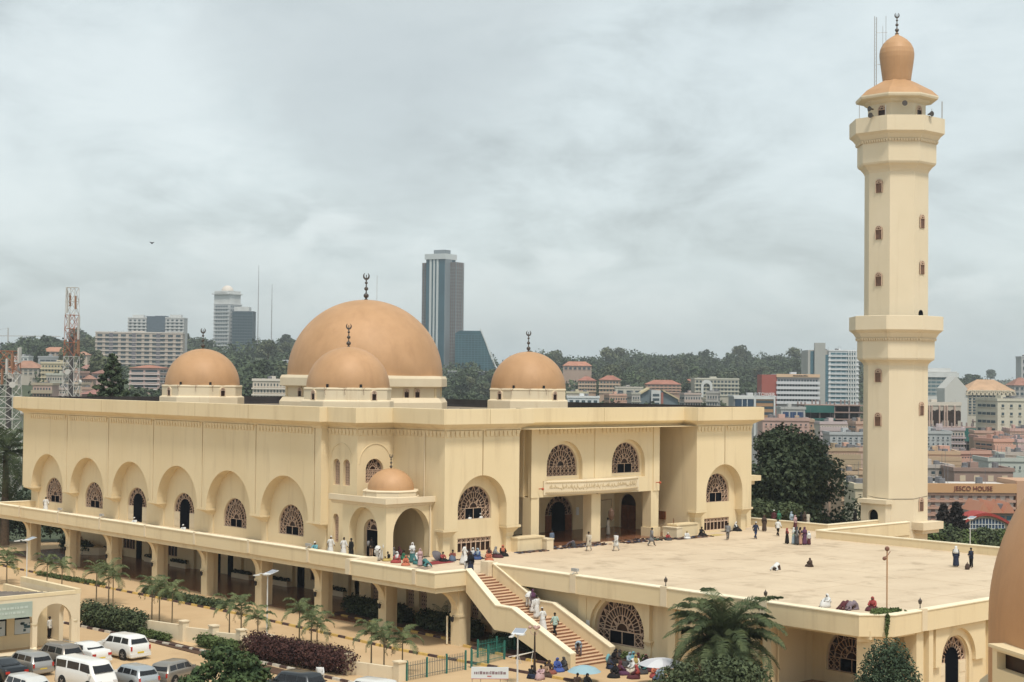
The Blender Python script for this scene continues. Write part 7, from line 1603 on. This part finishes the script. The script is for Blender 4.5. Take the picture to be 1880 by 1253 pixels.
def garment(P, kind, m, pose):
    """upper tunic (with sleeves), long skirt / robe, trousers or head covering fitted to the pose"""
    mb = MB(); V3 = lambda k: Vector(P[k]); pel, ch, nk, hd = V3('pel'), V3('ch'), V3('nk'), V3('hd'); up_ = Vector((0, 0, 1))
    if kind in ('tunic', 'longtunic'):
        ax = (ch-pel).normalized(); ax2 = (nk-ch).normalized(); R_ = [ringpts(nk+ax2*.0, .075, .07, ax2), ringpts(nk-ax2*.045, .165, .10, ax2), ringpts(ch+ax2*.03, .20, .135, ax2), ringpts(ch-ax*.12, .185, .13, ax), ringpts(pel+ax*.03, .19, .145, ax)]
        if pose in ('stand', 'walk', 'armsfront', 'bend'):
            dn = Vector((0, 0, -1)) if pose != 'bend' else Vector((0, .15, -1)); ln = .50 if kind == 'longtunic' else .12
            R_.append(ringpts(pel+dn*ln*.5, .21, .17 if pose != 'walk' else .21, up_, wob=.04)); R_.append(ringpts(pel+dn*ln, .215+.05*(ln > .2), .18+.08*(pose == 'walk')*(ln > .2), up_, wob=.06))
        else: R_.append(ringpts(pel-ax*.06, .22, .19, ax, wob=.04))
        mb.loft(R_, cap=True)
        for k in ('aL', 'aR'):
            s_, e, w = [Vector(p) for p in P[k]]; mb.tube([s_.lerp(ch, .35), s_, s_.lerp(e, .5), e, e.lerp(w, .9)], [.075, .085, .072, .066, .062], 9)
    elif kind == 'skirt':
        if pose in ('stand', 'walk', 'armsfront'):
            st = .16*(pose == 'walk'); R_ = [ringpts(pel+Vector((0, 0, .10)), .17, .13, up_), ringpts(pel-Vector((0, 0, .05)), .205, .165, up_)]
            for t in (.3, .6, .85, 1): R_.append(ringpts(Vector((pel.x, pel.y, pel.z*(1-t)+.09*t)), .20+.06*t, .165+(.07+st)*t, up_, wob=.05+.04*t, seed=3))
        elif pose == 'bend': R_ = [ringpts(pel+Vector((0, -.05, .1)), .18, .14, Vector((0, -.5, 1))), ringpts(pel-Vector((0, 0, .1)), .21, .19, up_), ringpts(Vector((0, .05, .45)), .22, .2, up_, wob=.05), ringpts(Vector((0, .03, .10)), .25, .24, up_, wob=.08)]
        elif pose == 'sit': R_ = [ringpts(Vector((0, .10, .34)), .17, .14, up_), ringpts(Vector((0, .04, .27)), .26, .26, up_), ringpts(Vector((0, -.12, .24)), .36, .38, up_, wob=.04), ringpts(Vector((0, -.18, .13)), .42, .46, up_, wob=.06, seed=2), ringpts(Vector((0, -.20, .0)), .46, .50, up_, wob=.08, seed=2)]
        elif pose == 'sitknees': R_ = [ringpts(Vector((0, .12, .36)), .17, .14, up_), ringpts(Vector((0, -.06, .50)), .22, .33, up_), ringpts(Vector((0, -.14, .38)), .25, .40, up_, wob=.04), ringpts(Vector((0, -.16, .2)), .28, .44, up_, wob=.05), ringpts(Vector((0, -.18, .0)), .33, .50, up_, wob=.07)]
        else: R_ = [ringpts(Vector((0, .10, .40)), .15, .12, Vector((0, -1, .2))), ringpts(Vector((0, .32, .40)), .20, .17, Vector((0, -1, .1))), ringpts(Vector((0, .46, .26)), .20, .20, Vector((0, -1, 1))), ringpts(Vector((0, .36, .10)), .24, .34, up_, wob=.05), ringpts(Vector((0, .36, .0)), .26, .38, up_, wob=.05)]
        mb.loft(R_, cap=True)
    elif kind == 'trousers':
        for k in ('lL', 'lR'):
            h, n_, a_, t_ = [Vector(p) for p in P[k]]; mb.tube([h+Vector((0, 0, .06)), h.lerp(n_, .4), n_, n_.lerp(a_, .5), a_.lerp(n_, .05)], [.115, .10, .08, .075, .07], 9)
        mb.tube([pel-up_*.06, pel+up_*.08], [.15, .15], 10)
    elif kind == 'veil':
        ax = (hd-nk).normalized(); fw = Vector((0, -1, 0)); fw = (fw-ax*fw.dot(ax)).normalized(); n = 14; R_ = []
        side = ax.cross(fw).normalized()
        for t, r, b in ((.135, .02, .0), (.125, .065, .01), (.07, .108, .015), (.0, .115, .025), (-.07, .105, .02), (-.13, .12, .01)):
            c = hd+ax*t+fw*(-b); ring = []
            for q in range(n):
                a = 2*pi*q/n; f_ = -sin(a); k_ = 1.0
                if -.09 < t < .10 and f_ > .72: k_ = .62
                ring.append(c+side*r*cos(a)+fw*r*f_*1.08*k_)
            R_.append(ring)
        ax2 = (nk-ch).normalized()
        R_.append(ringpts(nk-ax2*.05, .20, .14, ax2, n, -side if False else side)); R_.append(ringpts(ch+ax2*.02, .235, .175, ax2, n, side, wob=.03)); R_.append(ringpts(ch-ax2*.14, .25, .195, ax2, n, side, wob=.05))
        mb.loft(R_, cap=True)
    elif kind == 'cap':
        ax = (hd-nk).normalized(); mb.loft([ringpts(hd+ax*.055, .088, .104, ax, 12), ringpts(hd+ax*.11, .086, .10, ax, 12), ringpts(hd+ax*.135, .05, .06, ax, 12)], cap=True)
    elif kind == 'hair':
        ax = (hd-nk).normalized(); b = Vector((0, .02, 0)); mb.loft([ringpts(hd+b*1.2-ax*.01, .070, .085, ax, 12), ringpts(hd+b+ax*.045, .090, .104, ax, 12), ringpts(hd+b*.6+ax*.10, .078, .092, ax, 12), ringpts(hd+ax*.135, .03, .035, ax, 12)], cap=True)
    me = mb.mesh({'longtunic': 'tunic', 'veil': 'headscarf'}.get(kind, kind), m, smooth=True); return me
_pm = {}
def pmesh(pose, kind, m):
    key = (pose, kind, m.name if m else '')
    if key not in _pm:
        if kind == 'body': _pm[key] = bodymesh(POSES[pose])
        elif kind == 'face': _pm[key] = facemesh(POSES[pose])
        else: _pm[key] = garment(POSES[pose], kind, m, pose)
    return _pm[key]
PC = dict(white=(.70, .70, .68), cream=(.58, .50, .38), black=(.012, .012, .014), navy=(.018, .03, .075), blue=(.02, .07, .24), royal=(.02, .08, .40), lblue=(.30, .42, .52), grey=(.22, .22, .23), dgrey=(.06, .06, .065), red=(.42, .03, .025), maroon=(.12, .02, .03), orange=(.62, .13, .03), rust=(.30, .07, .04), pink=(.55, .32, .33), purple=(.12, .03, .10), green=(.02, .20, .10), teal=(.03, .20, .20), mint=(.38, .56, .48), brown=(.08, .045, .03), yellow=(.55, .38, .05), tan=(.42, .24, .12), peach=(.55, .28, .17), olive=(.10, .09, .05), aqua=(.10, .42, .50), mauve=(.22, .16, .20), denim=(.10, .15, .24))
def cloth(c):
    l_ = sum(PC[c])/3; return cmat(tuple((x*.72+l_*.28)*.9 for x in PC[c]), .9, c+'_cloth')
PPL = []
def person(pose, x, y, z, face, label, top='white', low=None, lowk='skirt', head=('hair', None), long_=False, s=1.0):
    """face: direction the person looks, in degrees (0 = +x)"""
    r = empty('person', (x, y, z), radians(face)+pi/2, label, 'person', scale=s*random.uniform(.97, 1.03))
    def put(kind, m, nm): o = bpy.data.objects.new(nm, pmesh(pose, kind, m)); COL.objects.link(o); o.parent = r; return o
    put('body', None, 'body'); put('face', None, 'face'); put('longtunic' if long_ else 'tunic', cloth(top), 'tunic'); put(lowk, cloth(low or top), lowk)
    hk, hc = head; put(hk, HAIR if hk == 'hair' and not hc else cloth(hc), {'veil': 'headscarf'}.get(hk, hk)); PPL.append((r, label)); return r
def pp_(pose, u, v, z, face, label, *a, **k):
    p = onz(u, v, z); return person(pose, p.x, p.y, z, face, label, *a, **k)
V = lambda c: ('veil', c)
CAP = lambda c: ('cap', c)
Z = ZP
# on the terrace and in front of the entrance
pp_('stand', 1013, 1008, Z, 90, 'man in a blue shirt and dark blue trousers facing the entrance', 'denim', 'navy', 'trousers')
pp_('bow', 1048, 1004, Z, 80, 'person in dark clothes bowed down in prayer among the shoes', 'mauve', 'dgrey')
pp_('walk', 1081, 1012, Z, 200, 'man in a cream tunic and white trousers walking past the middle column', 'cream', 'white', 'trousers', long_=True)
pp_('walk', 1131, 1012, Z, 185, 'man in a long white tunic striding left across the terrace', 'white', 'white', 'trousers', long_=True)
pp_('stand', 1116, 983, Z, 110, 'man in a long cream robe standing inside the porch', 'cream', 'cream')
pp_('walk', 1039, 973, Z, 250, 'woman in patterned grey robe and white veil leaving the main door', 'grey', 'cream', 'trousers', V('white'), True)
pp_('stand', 1083, 984, Z, 0, 'person in dark clothes half hidden behind the middle column', 'black', 'black', 'trousers')
pp_('walk', 1196, 1003, Z, 340, 'man in a long grey robe walking right by the right pedestal', 'grey', 'grey', 'trousers', long_=True)
pp_('sit', 1226, 992, Z, 240, 'child in red top and white cap sitting on the long dark mat', 'red', 'dgrey', head=CAP('white'), s=.8)
pp_('sit', 1261, 989, Z, 230, 'child in white sitting by the yellow mat', 'white', 'white', head=CAP('yellow'), s=.8)
pp_('sit', 1288, 984, Z, 260, 'person in black sitting against the wall beside the barred window', 'black', 'black')
pp_('walk', 1336, 992, Z, 225, 'man in patterned shirt and grey trousers carrying a white bag', 'grey', 'grey', 'trousers')
pp_('sit', 1351, 975, Z, 280, 'person in black with white scarf sitting by the last corbelled pier', 'black', 'black', head=V('white'))
pp_('stand', 1371, 967, Z, 250, 'man in black standing in the shade of the east porch', 'black', 'black', 'trousers')
pp_('walk', 1387, 990, Z, 250, 'man in dark blue overall and white cap walking towards the camera', 'navy', 'blue', 'trousers', CAP('white'))
pp_('stand', 1403, 976, Z, 240, 'woman in a long brown dress walking near the far wall', 'brown', 'brown', head=V('brown'))
pp_('stand', 1421, 967, Z, 200, 'person in maroon robe and white cap at the far wall', 'maroon', 'maroon', head=CAP('white'))
pp_('armsfront', 1430, 969, Z, 250, 'woman in a bright green veil at the far wall', 'green', 'green', head=V('green'))
pp_('walk', 1428, 985, Z, 250, 'man in a white shirt and black trousers crossing the terrace', 'white', 'black', 'trousers')
pp_('stand', 1453, 970, Z, 270, 'woman in a light blue veil and dark maroon dress', 'lblue', 'maroon', head=V('lblue'))
pp_('stand', 1460, 973, Z, 270, 'girl in a pink veil and dark skirt', 'pink', 'maroon', head=V('pink'), s=.85)
pp_('stand', 1471, 970, Z, 90, 'woman in black looking over the far wall', 'black', 'black', head=V('black'))
pp_('stand', 1477, 971, Z, 90, 'woman in dark brown between the woman in black and the cream robe', 'brown', 'brown', head=V('brown'))
pp_('stand', 1483, 970, Z, 80, 'person in a cream robe at the far wall', 'cream', 'cream')
pp_('stand', 1445, 999, Z, 300, 'girl in a red veil and long black dress', 'black', 'black', head=V('red'), s=.88)
pp_('armsfront', 1457, 1000, Z, 320, 'woman in pale aqua robe walking in the group of women', 'mint', 'lblue', head=V('white'), s=.95)
pp_('stand', 1463, 1001, Z, 320, 'woman in patterned grey dress in the group of women', 'grey', 'dgrey', head=V('dgrey'))
pp_('armsfront', 1469, 1001, Z, 300, 'woman in a peach dress and dark veil in the group of women', 'peach', 'peach', head=V('black'), s=.95)
pp_('stand', 1477, 1001, Z, 250, 'tall woman in a purple dress at the right of the group', 'purple', 'purple', head=V('purple'))
pp_('stand', 1485, 1001, Z, 250, 'child in a white veil and maroon skirt beside the purple dress', 'white', 'maroon', head=V('white'), s=.75)
pp_('bow', 1424, 1047, Z, 195, 'man in a white shirt kneeling bowed in prayer alone on the terrace', 'white', 'brown')
pp_('sit', 1487, 1041, Z, 60, 'person in a brown hooded cloak sitting alone on the terrace', 'brown', 'brown', head=V('brown'), s=.8)
pp_('stand', 1755, 1041, Z, 20, 'woman in a long navy dress and white veil on the right of the terrace', 'navy', 'navy', head=V('white'))
pp_('armsfront', 1783, 1043, Z, 170, 'man in dark navy clothes facing the woman in the white veil', 'navy', 'black', 'trousers')
p = onz(1776, 1046, Z); A = MB(); A.loft([ringpts(Vector((0, 0, z)), a, b, Vector((0, 0, 1)), 10) for z, a, b in ((0, .24, .16), (.2, .27, .18), (.42, .2, .13), (.5, .08, .06))]); A.tube([(-.1, 0, .46), (0, 0, .62), (.1, 0, .46)], .02, 6); o = A.build('bag', cloth('brown'), label='dark bulging bag at the feet of the man in navy', cat='bag', smooth=True); o.location = p
pp_('sitknees', 1518, 1115, Z, 170, 'person in white hood sitting at the terrace edge', 'white', 'white', head=V('white'))
pp_('bow', 1550, 1119, Z, 170, 'kneeling person in dark maroon at the terrace edge', 'maroon', 'dgrey', head=V('maroon'))
pp_('bow', 1562, 1120, Z, 170, 'kneeling person in grey mauve behind the maroon one', 'mauve', 'mauve', head=V('mauve'))
pp_('sit', 1602, 1121, Z, 200, 'person in red sitting by the plants at the terrace corner', 'red', 'maroon', head=V('red'))
pp_('stand', 1570, 966, Z, 90, 'person in black on the bridge to the minaret', 'black', 'black', head=V('black'))
# on the gallery
for (u, v, x, lb, top, hd_) in ((84, 918, 81.0, 'man in white walking along the gallery at the far left', 'white', ('hair', None)), (607, 990, 80.6, 'man in a long white robe and cap on the gallery, first of two', 'white', CAP('white')), (631, 988, 80.9, 'man in a long white robe with bare head on the gallery', 'white', ('hair', None)), (645, 988, 80.5, 'man in a black suit on the gallery', 'black', ('hair', None))):
    q = onx(u, v, x); person('walk' if top == 'white' else 'stand', q.x, q.y, q.z-1.72 if abs(q.z-1.72-Z) < .01 else Z, 270 if u != 645 else 180, lb, top, top, head=hd_)
for (u, x, lb, c_) in ((247, 79.0, 'person in a white cap sitting behind the gallery parapet, left one', 'white'), (337, 79.0, 'person in a white cap sitting behind the gallery parapet, right one', 'white'), (579, 79.6, 'child in turquoise behind the gallery parapet', 'aqua')):
    q = onx(u, 960, x); person('sit', q.x, q.y, Z+.28, 200, lb, c_, c_, head=CAP('white'))
q = onz(684, 1026, Z); person('stand', 82.4, 106.1, Z, 20, 'man with a backpack, black top and tan trousers entering the west door', 'black', 'tan', 'trousers')
A = MB(); A.loft([ringpts(Vector((0, 0, z)), a, b, Vector((0, 0, 1)), 10) for z, a, b in ((0, .16, .09), (.25, .18, .12), (.45, .12, .08))]); o = A.build('backpack', cloth('grey'), label='grey patterned backpack on the man at the west door', cat='backpack', smooth=True); o.location = (82.2, 106.25, Z+1.0); o.rotation_euler = (0, 0, .4)
fam = [('bend', 694, 1030, 'person in white bending at the stair landing', 'white', 'white', V('white')), ('stand', 704, 1029, 'tall man in white robe and cap at the landing', 'white', 'white', CAP('white')), ('sit', 712, 1030, 'child with yellow trousers on the landing', 'black', 'yellow', ('hair', None)),
 ('sit', 722, 1026, 'woman in grey sitting on the landing', 'grey', 'grey', V('grey')), ('sit', 729, 1033, 'woman in white veil and red dress sitting on the landing', 'red', 'red', V('white')), ('sit', 745, 1038, 'child in bright orange sitting on the landing', 'orange', 'orange', V('orange')), ('sit', 741, 1028, 'person in green behind the orange child', 'green', 'green', ('hair', None)),
 ('armsfront', 757, 1034, 'woman in white veil and dark teal skirt on the landing', 'white', 'teal', V('white')), ('sit', 765, 1036, 'woman in white veil sitting beside the dark teal skirt', 'teal', 'teal', V('white')), ('stand', 771, 1040, 'girl in a pale pink robe on the landing', 'pink', 'pink', V('pink')), ('bow', 783, 1040, 'person in white cap and green bowed on the landing', 'teal', 'teal', CAP('white')),
 ('sit', 813, 1031, 'child in red and black beside the grey umbrella', 'red', 'black', ('hair', None)), ('sitknees', 831, 1030, 'person in orange-red top and jeans sitting by the corner pier', 'rust', 'denim', ('hair', None)), ('walk', 852, 1037, 'boy in a long white robe walking by the barred window', 'white', 'white', ('hair', None)),
 ('sit', 861, 1028, 'person in dark clothes sitting under the barred window', 'brown', 'brown', ('hair', None)), ('sit', 868, 1026, 'woman in navy with a white scarf under the barred window', 'navy', 'navy', V('white')), ('sit', 877, 1027, 'woman in blue and white veil under the barred window', 'blue', 'blue', V('lblue')), ('sit', 898, 1022, 'woman in rust and dark veil behind the orange child', 'rust', 'rust', V('brown')), ('sit', 897, 1029, 'child in orange by the stair head', 'orange', 'orange', ('hair', None)),
 ('sit', 910, 1024, 'woman in grey veil and red dress by the corbelled pier', 'grey', 'maroon', V('grey')), ('sit', 923, 1021, 'woman in orange veil and black dress by the corbelled pier', 'black', 'black', V('orange')), ('sit', 733, 1024, 'person in maroon at the back of the family group', 'maroon', 'maroon', V('maroon')), ('bend', 857, 1050, 'child in white bending behind the stair wall', 'white', 'white', ('hair', None))]
rp = random.Random(8)
for (po, u, v, lb, a, b, h) in fam: pp_(po, u, v, Z, rp.uniform(190, 330), lb, a, b, 'skirt', h, s=.85 if 'child' in lb or 'girl' in lb else 1)
person('stand', 81.9, 92.75, Z, 240, 'woman in a long black dress at the top of the stairs', 'black', 'navy', head=V('black'))
# on the stairs
def stz(y):
    if y > ym+land: return min(ZP, ZP/2+(y-ym-land)/(yt-ym-land)*ZP/2)
    if y > ym: return ZP/2
    return max(0, (y-yb)/(ym-yb)*ZP/2)
def onstair(u, v):
    for k in range(400):
        y = 78.5+k*.035; q = ony(u, v, y)
        if q.z <= stz(y)+.02: return q.x, y, math.ceil(stz(y)/rise)*rise
    return q.x, y, 0
for (po, u, v, lb, a, b, lk, h, f) in [('bend', 980, 1116, 'man in white leaning over the stair wall', 'white', 'white', 'trousers', ('hair', None), 20), ('stand', 985, 1136, 'man in a long white robe on the stairs with a dark bag', 'white', 'white', 'skirt', ('hair', None), 90), ('stand', 978, 1128, 'person in purple patterned top on the stairs', 'mauve', 'white', 'skirt', V('purple'), 270), ('walk', 996, 1160, 'man in white with white cap climbing near the outer wall', 'white', 'white', 'skirt', CAP('white'), 90), ('walk', 1019, 1168, 'boy in mint shirt and black trousers climbing the stairs', 'mint', 'black', 'trousers', ('hair', None), 80), ('bend', 1063, 1206, 'man in pale shirt and mauve trousers bending near the foot of the stairs', 'lblue', 'mauve', 'trousers', ('hair', None), 215)]:
    x, y, z = onstair(u, v); x = min(max(x, 79.8), 82.9); person(po, x, y, z, f, lb, a, b, lk, h, long_=(po == 'stand'))
# on the ground
for (po, u, v, lb, a, b, h, f) in [('sitknees', 993, 1247, 'woman in a pale pink robe sitting on the kerb', 'pink', 'pink', ('hair', None), 200), ('sit', 1008, 1236, 'woman in brown veil and rust dress at the foot of the outer stair wall', 'brown', 'rust', V('brown'), 260), ('sit', 1023, 1232, 'woman in a royal blue veil and dress by the stair wall', 'royal', 'royal', V('royal'), 250), ('sit', 1035, 1230, 'woman in dark grey cloak leaning on the stair wall', 'dgrey', 'dgrey', V('dgrey'), 180), ('sit', 976, 1246, 'person in black crouching beside the lamp post', 'black', 'navy', ('hair', None), 10),
 ('sit', 1129, 1216, 'woman in black sitting against the terrace wall', 'black', 'black', V('black'), 220), ('sit', 1142, 1213, 'person in black beside the woman in black', 'black', 'black', ('hair', None), 230), ('sit', 1156, 1221, 'woman in pale grey-blue veil in the seated group', 'lblue', 'grey', V('lblue'), 250), ('sit', 1167, 1226, 'woman in white with a yellow veil in the seated group', 'white', 'cream', V('yellow'), 230), ('sit', 1174, 1222, 'woman in maroon in the seated group', 'maroon', 'maroon', V('maroon'), 240), ('sit', 1179, 1218, 'woman in an aqua veil at the back of the seated group', 'aqua', 'black', V('aqua'), 240), ('sit', 1186, 1226, 'woman in black and teal in the seated group', 'black', 'teal', V('black'), 220), ('sit', 1193, 1224, 'woman in rose veil by the small sparse tree', 'pink', 'rust', V('rust'), 210),
 ('sit', 1129, 1243, 'woman in a pointed black veil in the front pair', 'black', 'black', V('black'), 200), ('sit', 1139, 1239, 'woman in purple beside the pointed black veil', 'purple', 'purple', V('maroon'), 340), ('sit', 1168, 1246, 'woman in a dark red patterned dress in front of the group', 'maroon', 'maroon', V('red'), 120), ('sit', 1060, 1262, 'person with dark hair under the blue umbrella, left one', 'brown', 'brown', ('hair', None), 250), ('sit', 1078, 1262, 'person in black veil under the blue umbrella, right one', 'black', 'black', V('black'), 250), ('sit', 1150, 1214, 'woman in dark brown behind the pale grey-blue veil', 'brown', 'brown', V('dgrey'), 250), ('sit', 1161, 1234, 'woman in white bending over food in the middle of the seated group', 'white', 'cream', V('white'), 160), ('sit', 1148, 1232, 'child in dark clothes between the two rows of the seated group', 'dgrey', 'brown', ('hair', None), 30), ('sit', 1181, 1236, 'woman in dark teal right of the dark red dress', 'teal', 'dgrey', V('black'), 190), ('sit', 1199, 1232, 'woman in brown veil nearest the white parasol', 'brown', 'maroon', V('brown'), 200), ('sit', 1120, 1228, 'woman in navy at the left end of the seated group', 'navy', 'navy', V('dgrey'), 330), ('sit', 1001, 1241, 'child in yellow-brown between the pink robe and the brown veil', 'tan', 'brown', ('hair', None), 220), ('sit', 1203, 1243, 'person in orange and red by the white parasol', 'orange', 'red', V('orange'), 230), ('sit', 1212, 1247, 'person in denim by the white parasol', 'lblue', 'denim', ('hair', None), 200)]:
    q = onz(u, v, 0); person(po, min(q.x, 83.6), q.y, 0, f, lb, a, b, 'skirt', h)
p = onz(1117, 1216, 0); A = MB(); A.loft([ringpts(Vector((0, 0, z)), a, b, Vector((0, 0, 1)), 10, wob=.08) for z, a, b in ((0, .24, .18), (.25, .26, .2), (.5, .15, .12), (.6, .05, .05))]); o = A.build('plastic_bag', cloth('aqua'), label='bright blue plastic bag beside the woman in black', cat='bag', smooth=True); o.location = (min(p.x, 83.6), p.y, 0)
p = gpx(587, 1270); person('walk', p.x, p.y, 0, 225, 'man in white shirt and dark waistcoat walking below the purple hedge', 'white', 'navy', 'trousers')
person('stand', 56.3, 112.4, .18, 300, 'man in white shirt and black trousers under the small porch arch', 'white', 'black', 'trousers'); p = gpx(174, 1158); person('armsfront', p.x+.0, p.y, 0, 200, 'man in a black suit standing by the green hedge', 'black', 'black', 'trousers')
person('stand', 92.9, 57.6, .05, 265, 'person in dark clothes standing in the arched south door', 'navy', 'navy', 'trousers', CAP('white'))
for (x, lb, c_) in ((90.9, 'person in white looking out of the lattice window, left one', 'white'), (92.2, 'person in white cap looking out of the lattice window, right one', 'white')): person('stand', x, 103.25, 6.95, 250, lb, c_, c_, head=CAP('white') if 'cap' in lb else ('hair', None), s=.95)
# ------------------------------------------------------------------ haze over the city
hb_ = MB(); hb_.box((-700, -700, -60), (4900, 4900, 140))
hzm = bpy.data.materials.new('haze'); hzm.use_nodes = True; t = hzm.node_tree; t.nodes.clear(); o_ = t.nodes.new('ShaderNodeOutputMaterial'); v_ = t.nodes.new('ShaderNodeVolumePrincipled')
v_.inputs['Color'].default_value = (.90, .955, 1.0, 1); v_.inputs['Density'].default_value = .00016; v_.inputs['Anisotropy'].default_value = .2; t.links.new(v_.outputs[0], o_.inputs['Volume'])
hb_.build('haze', hzm, kind='stuff', label='pale blue-grey haze in the air over the city')
